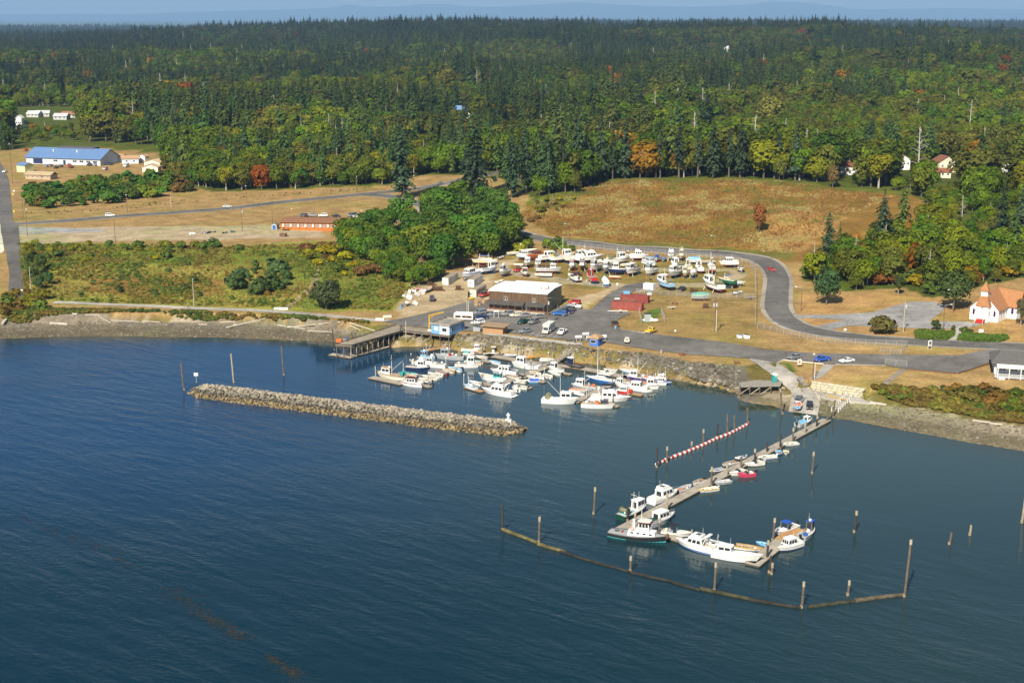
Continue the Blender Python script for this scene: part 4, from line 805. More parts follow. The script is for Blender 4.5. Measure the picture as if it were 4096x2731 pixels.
def tugboat(s, b, label):
 mid, rz, L = frame(P(*s), P(*b)); L = 12.6; B = 4.2; F = .95; t = thing('tugboat', (mid.x, mid.y, 0), rz, label, 'tugboat', WATER_GROUP)
 S, W = boat_hull(t, L, B, F, .9, C('black', rough=.6), C('grey', rough=.9), C('greenfoul'), C('dgrey'), tr=.7, bow=1.75, rake=.04, stripe=C('teal'))
 d = MB(); q = house(d, -L * .16, L * .3, 2.5, F, F + 1.15, .1, .1, .05, 2.0); dh = d.build('deckhouse', C('white'), t)
 for sd in ('star', 'port'): panes(q[sd], 4, dh, .1, .9, .45, .75, .12, name='porthole')
 w = cabin(t, L * .02, L * .2, 2.2, F + 1.15, F + 3.2, .15, .0, .06, C('white'), 3, 3, 1, C('offwhite'), .2, .45, .82, 'wheelhouse', 1.9); MB().prism([(L * .0, -1.2), (L * .215, -1.15), (L * .24, 0), (L * .215, 1.15), (L * .0, 1.2)], F + 2.95, F + 3.18).build('visor', C('maroon'), w)
 mast_part(t, L * .05, F + 3.2, F + 5.6, .06); mast_part(t, L * .03, F + 3.2, F + 6.2, .03, y=.6, name='antenna'); MB().tube((-L * .08, 0, F + 1.1), (-L * .08, 0, F + 3.3), .3, .3, 10).build('funnel', C('white'), t)
 MB().tube((-L * .14, .9, F), (-L * .2, .9, F + 2.6), .05, .05, 5).build('davit', C('rust'), t); MB().torus((L * .0 - 1.0, -1.2, F + 1.6), .32, .09, 'y').build('life_ring', C('orange'), t); MB().tube((-L * .28, -.5, F + .1), (-L * .28, .5, F + .1), .25, .25, 8).build('winch', C('rust'), t); MB().torus((-L * .37, .2, F + .1), .42, .13, 'z').build('tyre', C('black'), t); MB().torus((-L * .02, 0, F + 3.4), .5, .06, 'z').build('rail', C('lgrey'), t)
 for sgn in (1, -1):
  for i in range(11):
   u = .36 + i * .054; j = u * 11; i0 = int(j); f = j - i0; p = [S[i0][k_] * (1 - f) + S[min(11, i0 + 1)][k_] * f for k_ in range(3)]
   MB().torus((p[0], sgn * (p[1] + .08), p[2] - .42), .3, .12, 'y', 10, 5).build('tyre_fender', C('black', rough=.9), t)
 bf = MB(); bf.ball((L * .49, 0, F * 1.55), (.4, .6, .7), 8, 5); bf.build('bow_fender', C('brown'), t)
 return t
tugboat((2436,2137), (2673,2172), 'black hulled harbour tug with tyre fenders and white wheelhouse')
W_ = lambda st, s, b, lab, **k: boat(st, s, b, lab, **k)
F_ = lambda st, s, b, lab, **k: boat(st, s, b, lab, group=FLOAT_GROUP, **k)
# outer float
W_('fish', (2484,2078), (2585,2038), 'dark green fishing boat with white wheelhouse behind the tug', hull='dgreen', trim='lgrey', deck='lgrey', gear=5, L=9.2, hatch='teal', mast=.5)
W_('cruiser', (2612,2014), (2703,1980), 'white cabin cruiser with gantry and mast on the outer float', stripe='navy', L=9.4, gear=3, mast=2.2, cock='white', fly=1)
W_('cruiser', (2600,2104), (2690,2071), 'grey aluminium boat with white cabin and dark green canopy', hull='steel', trim='lgrey', tarp='dgreen', L=8.6)
W_('run', (2650,2133), (2757,2145), 'white speedboat with black top beside the tug bow', top='black', L=6.8, stripe='white')
W_('yacht', (2862,2214), (2700,2174), 'white motor yacht with radar arch nearest the tug', stripe='blue', bottom='bluefoul', fly=1, mast=2.2, stretch=.97)
W_('aft', (2864,2222), (3035,2252), 'long white boat with cabin at its stern end of the outer float', L=10.2, B=3.2, hh=1.5, deck='white', mast=.25, stripe='white', bottom='bluefoul')
F_('skiff', (2953,2189), (3040,2202), 'open wooden trimmed launch inside the outer float', trim='gold', deck='wood', L=5.8, motor=None, gear=2)
F_('row', (3068,2183), (3033,2176), 'light blue dinghy drawn up beside the outer float', hull='sky', deck='sky', trim='sky', L=3.0)
F_('rib', (2897,2182), (2832,2168), 'grey white inflatable tender behind the radar arch yacht', hull='lgrey', L=4.2)
W_('cruiser', (3198,2182), (3112,2208), 'white cabin boat with red striped roof at the float end', L=6.8, stripe='navy', bottom='navy', roof='white', outb=1, mast=.1)
W_('run', (3180,2110), (3101,2141), 'white cuddy boat with blue windshield top and tall antennas', top='royal', L=7.4, deck='white', stripe='white')
W_('barge', (3202,2162), (3257,2122), 'aluminium boat with blue canopy and twin motors', hull='steel', cab='dgrey', roof='royal', deck='lgrey', L=6.6, outb=1, mast=0, gear=3)
# diagonal float, seaward end to shore
F_('skiff', (2865,1957), (2798,1968), 'white runabout with tan bottom nearest the outer end of the diagonal float', deck='ivory', bottom='gold', L=5.2, trim='gold', motor='lgrey')
F_('skiff', (2918,1928), (2862,1938), 'bare grey aluminium skiff beside the diagonal float', hull='steel', deck='lgrey', trim='lgrey', L=4.4)
F_('run', (2979,1891), (2919,1903), 'white sporty runabout moored outside the red speedboat', L=5.0, motor=None)
F_('run', (3011,1902), (2956,1908), 'small crimson red speedboat rafted to a white one', hull='pink', deck='pink', trim='pink', L=4.6, motor='black', seat='ivory')
F_('run', (3047,1858), (2984,1866), 'white speedboat with brown bottom and open cockpit', bottom='brown', stripe='brown', L=5.2, motor='lgrey')
F_('skiff', (3095,1830), (3035,1836), 'white skiff with blue bottom and high bow', stripe='blue', bottom='blue', L=5.2, motor='white', gear=1)
F_('row', (3112,1808), (3119,1822), 'small blue rowboat tied nose in to the float', hull='blue', deck='sky', trim='lgrey', L=3.4)
F_('row', (3143,1808), (3146,1820), 'tiny white pram dinghy next to the blue rowboat', L=2.8, deck='cream', motor='lgrey')
F_('skiff', (3183,1778), (3133,1784), 'white skiff with navy blue bottom close to shore', stripe='navy', bottom='navy', L=4.8, motor='black', gear=2)
F_('barge', (3181,1710), (3253,1685), 'aluminium workboat under a sky blue tarp beside the ramp', hull='steel', deck='lgrey', tarp='sky', L=6.6, mast=0, hh=1.0, outb=1)
F_('skiff', (2946,1852), (2888,1868), 'grey skiff with orange buoy on the seaward side', hull='lgrey', deck='wood', L=4.9, gear=3)
F_('rib', (2982,1830), (2943,1839), 'small grey inflatable on the seaward side of the float', hull='lgrey', L=3.3, motor='lgrey')
F_('skiff', (2894,1880), (2838,1894), 'dark skiff heaped with white floats', hull='dgrey', deck='grey', L=4.6, gear=7)
F_('skiff', (2816,1924), (2769,1944), 'white open skiff with blue bucket on the seaward side', deck='wood', L=4.4, gear=3)
F_('skiff', (2709,1971), (2767,1945), 'blue grey skiff full of blue barrels behind the white cruiser', hull='grey', deck='grey', L=5.4, gear=7)
# marina basin
W_('fish', (1622,1519), (1512,1507), 'beige hulled gillnetter with two masts on the end float', hull='ivory', trim='brown', roof='tan', deck='tan', L=10.5, mast=1.3, gear=4, drumc='teal')
W_('cruiser', (1692,1547), (1598,1538), 'white cabin boat with maroon roof outside the end float', roof='maroon', trim='dred', stripe='white', L=7.6, mast=.1)
W_('pilot', (1628,1475), (1715,1482), 'navy blue hulled boat with white cabin', hull='navy', deck='tan', L=7.4, mast=.2)
W_('pilot', (1775,1469), (1694,1465), 'tall white boat with pale blue wheelhouse trim', roof='lblue', L=7.6, mast=.3, gear=4)
W_('work', (1850,1437), (1748,1433), 'grey aluminium workboat with net gear on deck', hull='steel', cab='steel', deck='grey', trim='lgrey', L=9.4, gear=6, mast=.4, drum=True)
W_('pilot', (1728,1434), (1680,1441), 'light blue bowed boat behind the tall white one', hull='lblue', cab='lblue', L=5.6, mast=.8, gear=2)
W_('aft', (1694,1458), (1646,1456), 'small white boat with net drum against the navy boat', L=5.2, mast=.2, hh=1.1, gear=2)
W_('work', (1829,1466), (1911,1470), 'white boat with tall narrow cabin at one end and open deck', L=7.6, k=1.2, deck='tan', mast=.2, gear=2, style2=1)
W_('barge', (1853,1406), (1929,1407), 'long white boat with red stripe nearest the rock bank', stripe='red', L=7.4, mast=0, hh=1.3, bottom='red')
W_('skiff', (1860,1416), (1894,1419), 'white skiff with green cover near the bank', tarp='teal', L=3.8)
W_('skiff', (1616,1497), (1665,1503), 'grey and teal skiff behind the beige gillnetter', hull='lgrey', deck='teal', L=5.4, gear=2)
W_('skiff', (1790,1504), (1741,1489), 'bright red open skiff among white ones', hull='red', deck='dred', trim='white', L=5.6)
W_('skiff', (1820,1493), (1767,1481), 'beige open skiff between the red skiff and the outboard skiff', hull='cream', deck='tan', L=5.4)
W_('skiff', (1850,1487), (1790,1474), 'white skiff with blue seats and two outboards', deck='sky', L=6.0)
W_('skiff', (1773,1508), (1714,1498), 'white skiff loaded with fenders inside the red one', L=5.6, gear=5)
W_('skiff', (1752,1519), (1690,1509), 'pale skiff second inward from the red skiff', hull='ivory', L=6.0, motor='lgrey', gear=3)
W_('skiff', (1726,1530), (1675,1519), 'white skiff third inward from the red skiff', L=5.2, gear=2)
W_('rib', (1724,1543), (1698,1538), 'black inflatable beside the maroon roofed boat', hull='black', L=3.4)
W_('sail', (1913,1566), (1848,1547), 'small white day sailer with light blue cover', deck='lblue', trim='lblue', L=5.4, mh=3.0, sailc='lblue')
W_('skiff', (1928,1542), (1877,1530), 'white skiff behind the small day sailer', L=5.0)
W_('skiff', (1860,1447), (1924,1451), 'white skiff with teal cover behind the tall cabin boat', deck='teal', L=5.4, gear=2)
W_('skiff', (1950,1438), (1905,1430), 'white jet ski sized skiff on a finger float', L=4.6, gear=2)
W_('skiff', (1941,1415), (2008,1416), 'white centre console skiff with canopy by the bank', console='white', L=6.4, motor=None)
W_('rib', (2020,1423), (2064,1425), 'grey inflatable lying on the long bank float', hull='lgrey', L=4.4)
W_('row', (2090,1431), (2132,1433), 'orange yellow canoe shaped boat by the bank float', hull='gold', deck='orange', trim='gold', L=4.2)
W_('skiff', (2162,1441), (2217,1444), 'white skiff between the gangway foot and the orange boat', L=4.8)
W_('pilot', (2156,1477), (2050,1464), 'white fishing boat with blue windowed wheelhouse aft of a long bow', L=9.6, mast=.3, deck='white', k=1.05)
W_('cruiser', (2068,1501), (1963,1491), 'white express cruiser with dark blue cockpit canopy', L=8.8, tarp='navy', mast=.3)
W_('aft', (2016,1528), (1917,1514), 'white double ended boat with turquoise cabin', cab='turq', roof='grey', L=9.0, mast=.15, hh=1.5, gear=2)
W_('yacht', (2058,1587), (1925,1567), 'white flybridge cruiser with white sun top', fly='white', L=10.6, bottom='navy', cock='tan', mast=1.)
W_('pilot', (2262,1493), (2190,1477), 'white pilothouse boat with black outboard', L=6.6, outb=1, mast=0, k=.8)
W_('skiff', (2215,1514), (2140,1498), 'long narrow white skiff in front of the pilothouse boat', L=6.6, motor='black', gear=2)
W_('run', (2175,1516), (2108,1514), 'white runabout with closed foredeck and no top', L=5.4, motor=None)
W_('skiff', (2158,1528), (2085,1529), 'light blue skiff with royal blue tarp', hull='sky', tarp='royal', L=5.8)
W_('skiff', (2107,1534), (2058,1524), 'small beige skiff against the walkway', hull='ivory', L=4.2, gear=2)
W_('skiff', (2103,1555), (2071,1551), 'little white skiff end on to the walkway', L=3.8)
W_('work', (2330,1479), (2257,1462), 'black hulled crab boat stacked with pots', hull='black', cab='navy', roof='white', deck='dgrey', L=7.4, pots=9, mast=.3, trim='dgrey')
W_('skiff', (2250,1501), (2187,1489), 'white skiff tucked behind the pilothouse boat', L=5.0)
W_('skiff', (2072,1572), (2054,1545), 'white skiff with console beside the flybridge cruiser', console='white', L=5.4)
W_('fish', (2178,1608), (2305,1615), 'white troller with blue windows and tall mast', L=10.4, roof='white', deck='white', mast=1.5, hatch='white', gear=3)
W_('sail', (2469,1536), (2340,1515), 'blue hulled sailboat with bare white mast', hull='blue', bottom='white', L=10.2, mh=9.6, sailc='white', deck='white')
W_('run', (2456,1499), (2395,1493), 'white bowrider by the long bank float', L=5.0, motor='lgrey')
W_('pilot', (2386,1561), (2288,1550), 'grey hulled workboat with white wheelhouse next to the troller', hull='grey', deck='tan', L=8.0, mast=.7, gear=3, k=.9)
W_('skiff', (2281,1562), (2343,1569), 'white skiff carrying orange gear near the troller bow', L=5.0, gear=4, deck='orange')
W_('rib', (2337,1584), (2299,1577), 'white dinghy behind the troller bow', hull='white', L=3.4)
W_('skiff', (2543,1495), (2478,1483), 'sky blue and white skiff lying on the bank float', hull='lblue', deck='white', L=5.4, motor=None)
W_('fish', (2582,1521), (2516,1519), 'purple blue hulled boat with slanting boom', hull='purple', L=7.4, mast=1.4, gear=4, deck='wood')
W_('aft', (2656,1527), (2594,1521), 'blue and white boat under a white canopy at the basin end', hull='royal', L=6.6, tarp='white', mast=.3, hh=1.2)
W_('skiff', (2650,1532), (2673,1535), 'bright blue skiff outermost in the row', hull='royal', deck='royal', L=4.0, gear=2)
W_('pilot', (2609,1534), (2656,1540), 'white boat with blue gunwale pointing out of the row', trim='royal', L=5.8, mast=.1, k=.6)
W_('pilot', (2556,1549), (2622,1555), 'white trawler style boat with brown rub rail', trim='brown', L=7.4, mast=.7)
W_('cruiser', (2580,1563), (2505,1555), 'white cruiser with a row of side windows by the brown float', L=7.6, mast=.6)
W_('cruiser', (2520,1576), (2463,1572), 'small bright red and white cruiser', hull='red', trim='red', L=5.6, roof='white', mast=0)
W_('row', (2575,1566), (2605,1568), 'white dinghy at the brown float end', L=3.0, deck='cream')
W_('yacht', (2372,1599), (2515,1604), 'sleek white express cruiser with black arch canopy', L=11.4, fly='black', mast=.6, bottom='navy')
W_('barge', (2329,1625), (2456,1633), 'open white workboat with dark screen outermost in the basin', L=9.2, cab='dgrey', roof='dgrey', hh=1.2, mast=.2, gear=6, deck='tan')
W_('pilot', (2505,1549), (2472,1542), 'white boat wedged between sailboat stern and red cruiser', L=5.6, mast=.4, k=.7)
for i, (a, b, h, dk) in enumerate((((2075,1517),(2030,1511),'white','wood'),((2162,1501),(2120,1493),'ivory','tan'),((2247,1485),(2214,1479),'white','lgrey'),((2440,1589),(2394,1581),'white','tan'),((2455,1567),(2420,1561),'lgrey','wood'),((2580,1537),(2540,1531),'white','orange'),((2512,1531),(2480,1526),'white','wood'),((2000,1457),(1960,1450),'white','sky'),((1920,1459),(1882,1455),'cream','tan'),((1660,1512),(1630,1506),'white','tan'),((1985,1522),(1945,1536),'white','lgrey'),((2430,1478),(2462,1484),'white','wood'))): W_('skiff', a, b, 'small open skiff squeezed among bigger boats, %s such by distance from the pier' % ORD[i], hull=h, deck=dk, L=4.6, gear=2, motor='black' if i % 2 else 'lgrey')
Y_ = lambda st, s, b, lab, **k: boat(st, s, b, lab, yard=True, **k)
Y_('cruiser', (1917,1110), (1838,1128), 'white and blue cabin cruiser between the two white container trailers', stripe='blue', trim='blue', L=9, bottom='white')
Y_('pilot', (1927,1099), (1985,1092), 'blue trimmed white boat behind the white container trailers', trim='blue', stripe='blue', L=7.2, bottom='bluefoul')
Y_('sail', (1959,1071), (1898,1071), 'cream boat with big pale dodger at the grove edge', hull='cream', cab='ivory', tarp='ivory', L=7.4, mh=2.2)
Y_('skiff', (1925,1091), (1885,1091), 'faded teal skiff between grove and blue trimmed boat', hull='teal', deck='lgrey', L=5, motor=None)
Y_('pilot', (2034,1100), (1997,1113), 'grey cabin boat with white stern beside a ladder', hull='lgrey', cab='lgrey', L=6.6, trailer=True, mast=.1)
Y_('row', (1985,1137), (2012,1131), 'small white dinghy behind the white roofed building', L=3.4)
Y_('skiff', (1960,1058), (1989,1049), 'white skiff with dark blue neighbour along the grove', L=4.4)
Y_('row', (1966,1062), (1994,1053), 'dark blue rowboat along the grove', hull='navy', deck='grey', L=3.8)
Y_('rib', (1996,1038), (2012,1034), 'grey dinghy farthest along the grove', hull='lgrey', L=3.2)
Y_('skiff', (2068,1021), (2034,1024), 'cream skiff on a trailer at the top of the yard track', hull='ivory', L=5.2, trailer=True)
Y_('skiff', (2088,1013), (2143,1009), 'long white hull at the back of the yard below the bushes', L=6.8, motor=None)
Y_('cruiser', (2118,1040), (2073,1041), 'white and aqua cruiser beside the lamp post', stripe='sky', trim='sky', L=6.4)
Y_('cruiser', (2175,1040), (2114,1045), 'rusty red wooden cabin cruiser in the back row', hull='rust', cab='rust', roof='rust', trim='orange', L=8, deck='rust')
Y_('cruiser', (2163,1051), (2237,1042), 'white cruiser with red bottom next to the rusty red one', trim='rust', L=9, roof='white')
Y_('fish', (2209,1053), (2294,1045), 'white fishing boat with tall white mast in the back row', L=10, bottom='greenfoul', mast=1.6, mcol='white', gear=2)
Y_('aft', (2335,1049), (2258,1056), 'long white troller hull with red bottom in the back row', L=10, bottom='red', mast=.5)
Y_('yacht', (2320,1056), (2405,1046), 'big white motor yacht in the back row middle', L=10.5, bottom='black', fly=1)
Y_('run', (2433,1055), (2382,1059), 'white runabout beside the big motor yacht stern', L=6.2)
Y_('work', (2431,1064), (2507,1057), 'long white workboat with blue tarp roll and net drum', L=9.8, drum=True, mast=.4, gear=2)
Y_('skiff', (2511,1030), (2477,1032), 'open grey skiff high on red stands', hull='lgrey', L=4.6, motor=None)
Y_('cruiser', (2115,1062), (2106,1078), 'white cruiser facing the water behind the white roofed building', L=6.8)
Y_('cruiser', (2155,1068), (2150,1084), 'white cruiser on red blocks facing the water', L=6.4, bottom='white')
Y_('row', (2086,1066), (2058,1066), 'small white rowboat near the old red truck', L=3.6)
Y_('barge', (2152,1096), (2237,1098), 'flat aluminium boat piled with crab pots', hull='lgrey', deck='grey', pots=12, L=8.6, mast=0, hh=1.4)
Y_('run', (2092,1097), (2108,1115), 'white and black speedboat just behind the white roof', stripe='black', top='white', L=6.4)
Y_('skiff', (2203,1109), (2140,1109), 'white skiff with open dark cabin behind the white roof', L=6, motor=None, gear=3)
Y_('pilot', (2293,1074), (2284,1090), 'black and white boat with tan cabin top facing the water', stripe='black', roof='tan', L=6.4)
Y_('pilot', (2336,1072), (2322,1092), 'brown and white cabin boat with maroon canopy', hull='brown', roof='maroon', trim='ivory', L=6.6)
Y_('fish', (2399,1080), (2362,1096), 'white troller with red trimmed wheelhouse on the grass', trim='dred', roof='lgrey', bottom='black', L=8.4, mast=.5)
Y_('fish', (2445,1084), (2412,1104), 'grey white fishing boat bow on to the water', hull='lgrey', trim='lgrey', L=8.8, mast=.4)
Y_('pilot', (2496,1098), (2450,1100), 'dark blue hulled boat with white wheelhouse in the front row', hull='navy', L=7, bottom='bluefoul', mast=.2)
Y_('fish', (2545,1096), (2508,1110), 'white trawler with red wheelhouse trim and dark red bottom', trim='dred', bottom='maroon', L=8.8, mast=.5)
Y_('run', (2322,1136), (2265,1108), 'large white speedboat stern on with open transom', L=8.6, stripe='lblue', bottom='antifoul')
Y_('fish', (2381,1140), (2348,1119), 'bright red fishing boat with white stripe', hull='red', cab='red', roof='red', stripe='white', L=7.4, deck='rust', mast=.3, bottom='navy')
Y_('covered', (2426,1151), (2414,1134), 'white shrink wrapped boat with blue bottom', tarp='white', L=6, bottom='blue')
Y_('row', (2439,1115), (2482,1118), 'long orange and white canoe on the grass', hull='orange', trim='ivory', L=7.6, B=1.2)
Y_('skiff', (2490,1070), (2539,1066), 'yellowish old skiff behind the red trimmed trawler', hull='cream', L=6, motor=None, gear=3)
Y_('cruiser', (2532,1042), (2579,1043), 'white cruiser on big fenders at the yard road fence', L=6.8, fly=1, bottom='rust')
Y_('cruiser', (2572,1064), (2628,1079), 'white cruiser with blue canvas below the road fence', trim='blue', L=7.8, roof='lblue')
Y_('covered', (2627,1041), (2627,1055), 'small boat under a bright blue tarp by the fence', tarp='royal', L=4.6)
Y_('skiff', (2654,1038), (2653,1052), 'small white skiff with blue trim beside the blue tarp boat', trim='blue', deck='blue', L=4.8, motor=None, trailer=True)
Y_('cruiser', (2684,1034), (2683,1052), 'white houseboat like cruiser facing the water by the fence', L=6.6, fly=1)
Y_('pilot', (2726,1034), (2725,1050), 'cream boat with dark open cabin by the fence', hull='cream', cab='cream', L=6, mast=.1)
Y_('covered', (2791,1057), (2764,1057), 'sky blue tarp covered small boat with raised stern', tarp='sky', L=4.6)
Y_('skiff', (2849,1055), (2800,1058), 'open grey hull without engine beside the fence curve', hull='lgrey', deck='tan', L=6.4, motor=None)
Y_('fish', (2730,1092), (2682,1074), 'large white fishing boat amid the yard with door open', L=9, deck='white', mast=.3, bottom='antifoul')
Y_('pilot', (2759,1092), (2744,1078), 'cream wheelhouse boat with two round eyed windows', hull='cream', cab='cream', L=6.2, mast=.2)
Y_('pilot', (2806,1100), (2784,1079), 'white boat stern on with gantry poles', L=7.2, mast=.5, gear=2)
Y_('sail', (2852,1104), (2834,1082), 'white sailboat stern on with green propped keel', L=7.4, mh=4.5, bottom='red')
Y_('cruiser', (2940,1069), (2885,1071), 'sleek white cabin boat alone near the fence curve', L=7, deck='white', mast=0)
Y_('run', (2960,1084), (2968,1094), 'small white boat with pole frame on a trailer', L=5.2, trailer=True, motor=None)
Y_('pilot', (2622,1095), (2580,1110), 'white boat with teal roof beside the wooden stair', roof='teal', L=7.2, mast=.1, bottom='lblue')
Y_('skiff', (2662,1108), (2632,1114), 'small white skiff on a galvanised trailer', L=4.8, trailer=True)
Y_('fish', (2722,1102), (2674,1122), 'big pale grey boat with white wheelhouse and navy bottom', hull='lgrey', L=9.4, bottom='navy', mast=.3)
Y_('pilot', (2747,1104), (2735,1118), 'little cream cabin boat on a trailer', hull='cream', cab='cream', L=5.4, trailer=True, mast=0)
Y_('covered', (2776,1102), (2768,1118), 'white covered boat between the cream boat and the gantry boat', tarp='white', L=5.6)
Y_('fish', (2685,1162), (2628,1146), 'blue hulled trawler with white wheelhouse inside the chain fence', hull='lblue', trim='blue', bottom='black', L=8.6, mast=.7, gear=2)
Y_('fish', (2880,1173), (2814,1150), 'largest white trawler with blue sheer line by the chain fence', trim='navy', L=11.5, mast=1.8, bottom='antifoul', B=3.6)
Y_('sail', (2932,1156), (2880,1147), 'green and cream sailboat hull resting on blue barrels', hull='green', deck='cream', cab='cream', L=7.2, mh=2, bottom='dgreen')
Y_('run', (2915,1143), (2966,1146), 'blue and white runabout beside the green sailboat', stripe='blue', L=6.8, bottom='blue', motor=None)
Y_('covered', (2772,1203), (2832,1205), 'boat under a green and blue tarp alone on the dry grass', tarp='seagreen', L=5.6, bottom='steel', hull='steel')
Y_('rib', (2925,1182), (2974,1174), 'yellow decked inflatable catamaran on the grass', hull='lgrey', L=4.6)
DOCKW = M((.36, .325, .265), .9, var=.22, scale=.5); DOCKD = M((.10, .08, .055), .95, var=.2); ORANGEW = M((.42, .24, .10), .9, var=.2, scale=.5); CONCF = M((.42, .39, .32), .9, var=.15, scale=.4)
def dock(a, b, w, label, z=.45, mat=None, group='floating docks of the marina', name='floating_dock', th=.5, z2=None):
 pa, pb = P(*a, z), P(*b, z if z2 is None else z2); mid, rz, L = frame(pa, pb); t = thing(name, (mid.x, mid.y, 0), rz, label, 'dock', group)
 n = max(1, int(round(L / 6.0))); seg = L / n; za, zb = pa.z, pb.z
 for i in range(n):
  x = -L / 2 + seg * (i + .5); zc = za + (zb - za) * (i + .5) / n; d = MB(); d.box((x, 0, zc - .06), (seg - .05, w, .12)); d.build('deck_section', mat or DOCKW, t)
 f = MB(); f.box((0, 0, z - .12 - th / 2), (L - .1, w * .9, th)); f.build('float', DOCKD, t)
 for sy in (-1, 1): MB().box((0, sy * (w / 2 + .05), z - .1), (L, .1, .22)).build('edge_beam', M((.22, .165, .11), .9, var=.3), t)
 return t
dock((2452,2131), (3308,1676), 2.5, 'long diagonal float leading from the gangway to the tug'); dock((2540,2104), (3032,2245), 2.4, 'outer float running from the tug to the far corner'); dock((3010,2256), (3128,2160), 3.0, 'short outer float beside the red striped cabin boat'); dock((3130,2158), (3190,2110), 3.2, 'orange planked float end between the two blue topped boats', mat=ORANGEW)
dock((1640,1535), (2000,1405), 2.6, 'walkway float beside the red skiff'); dock((1483,1507), (1612,1534), 2.6, 'end float under the beige gillnetter'); dock((1985,1540), (2225,1453), 2.4, 'walkway float leading from the foot gangway')
dock((1935,1416), (2170,1456), 3.2, 'long float along the rock bank near the gangway foot'); dock((2290,1464), (2530,1512), 3.2, 'long float along the rock bank beyond the crab boat'); dock((2300,1606), (2535,1492), 2.4, 'walkway float between troller and sailboat')
dock((2165,1456), (2300,1466), 3.0, 'short float joining the gangway foot to the crab boat')
for a, b, l in [((1900,1434),(1962,1447),'finger float beside the small skiff'),((2000,1488),(2110,1508),'finger float behind the express cruiser'),((1918,1529),(1985,1543),'finger float beneath the turquoise cabin boat'),((1862,1546),(1930,1565),'brown finger float behind the day sailer'),((2060,1537),(2125,1551),'finger float with skiffs at its corner'),((2110,1515),(2180,1527),'finger float beside the light blue skiff'),((2460,1560),(2570,1580),'brown finger float beside the red cruiser'),((2390,1612),(2475,1624),'finger float behind the open workboat'),((2235,1487),(2285,1496),'finger float between pilothouse boat and crab boat'),((1690,1536),(1720,1547),'finger float by the black inflatable')]:
 dock(a, b, 1.6, l, mat=ORANGEW if 'brown' in l else None, name='finger_float')
dock((1705,1400), (1800,1384), 2.2, 'float with blue tarp heap below the pier gangway', mat=ORANGEW)
PILE = M((.16, .125, .09), .95, var=.35, scale=.5); PILEB = M((.05, .042, .035), .95, var=.3); PILEP = M((.40, .34, .25), .95, var=.3, scale=.8); STEELP = M((.40, .40, .38), .6, var=.15)
def piling(base, top, label, mat=PILE, r=.19, cap=None, group=None, name='piling', z=0., lean=True):
 b = P(base[0], base[1], z); d = math.hypot(b.x, b.y); s = F_PX / (b.y * CT + (CAM_Z - z) * ST)
 h = (base[1] - top[1]) / s / math.cos(math.atan2(CAM_Z, d)); dx = (top[0] - base[0]) / s + b.x * (h / (CAM_Z * 9.)) * .12
 t = thing(name, (b.x, b.y, z), 0, label, 'piling', group); k = MB(); k.tube((0, 0, -2), (dx, 0, h), r, r * .88, 9); k.build('shaft', mat, t)
 if cap:
  c = MB(); c.tube((dx, 0, h - (.9 if cap != 'cone' else 0)), (dx, 0, h + .02 if cap != 'cone' else h + .5), r * 1.06, r * 1.02 if cap != 'cone' else .02, 9); c.build('cap', PILEP if cap != 'cone' else C('white'), t)
 bd = MB(); bd.tube((0, 0, -.05), (dx * .35 / max(h, .5), 0, .55), r * 1.12, r * 1.1, 9); bd.build('barnacle_band', M((.34, .28, .18), .95, var=.3, scale=3), t)
 return t
rows = [('wooden piling on the diagonal float, %s from the shore', [((3328,1668),(3336,1600)),((3304,1688),(3314,1612)),((3264,1712),(3267,1661)),((3217,1738),(3219,1690)),((3170,1770),(3171,1711)),((3120,1795),(3120,1737)),((3069,1813),(3066,1768)),((3020,1848),(3018,1795)),((2963,1878),(2964,1826)),((2907,1908),(2906,1849)),((2845,1944),(2845,1868)),((2668,2044),(2667,1972)),((2543,2094),(2540,2052)),((2510,2084),(2509,2023))]),
('barrier piling, %s along the red and white boom from seaward', [((2627,1868),(2627,1791)),((2668,1848),(2667,1787)),((2813,1778),(2812,1717)),((2868,1750),(2869,1694)),((2909,1738),(2906,1656)),((2940,1726),(2934,1661)),((2993,1692),(2986,1631)),((2765,1800),(2766,1766))]),
('free standing mooring piling, %s counting seaward from the ramp', [((3130,1655),(3117,1555)),((3248,1893),(3250,1808)),((3416,2128),(3421,2044)),((3796,2176),(3802,2128)),((3878,2140),(3881,2100)),((4086,2090),(4092,1956)),((2374,2055),(2379,1950)),((3390,2380),(3394,2322))]),
('log boom piling, %s from the seaward side', [((2012,2120),(2010,2020)),((2155,2170),(2158,2068)),((2521,2285),(2522,2224)),((2857,2362),(2859,2252)),((3206,2430),(3210,2328)),((3616,2385),(3626,2163))]),
('outer float piling, %s from the tug', [((2635,2142),(2637,2074)),((2766,2150),(2767,2118)),((3066,2235),(3070,2162)),((3090,2162),(3095,2073)),((3076,2290),(3081,2224)),((3086,2296),(3088,2252))]),
('breakwater end piling, %s from the open bay', [((737,1560),(731,1452)),((936,1530),(931,1415)),((1136,1500),(1131,1384))])]
for lab, L_ in rows:
 for i, (b, t) in enumerate(L_): piling(b, t, lab % ORD[i], R_.choice([PILE, PILE, PILEB, PILEP]), .25, 'top' if R_.random() < .5 else None, lab.split(',')[0] + 's')
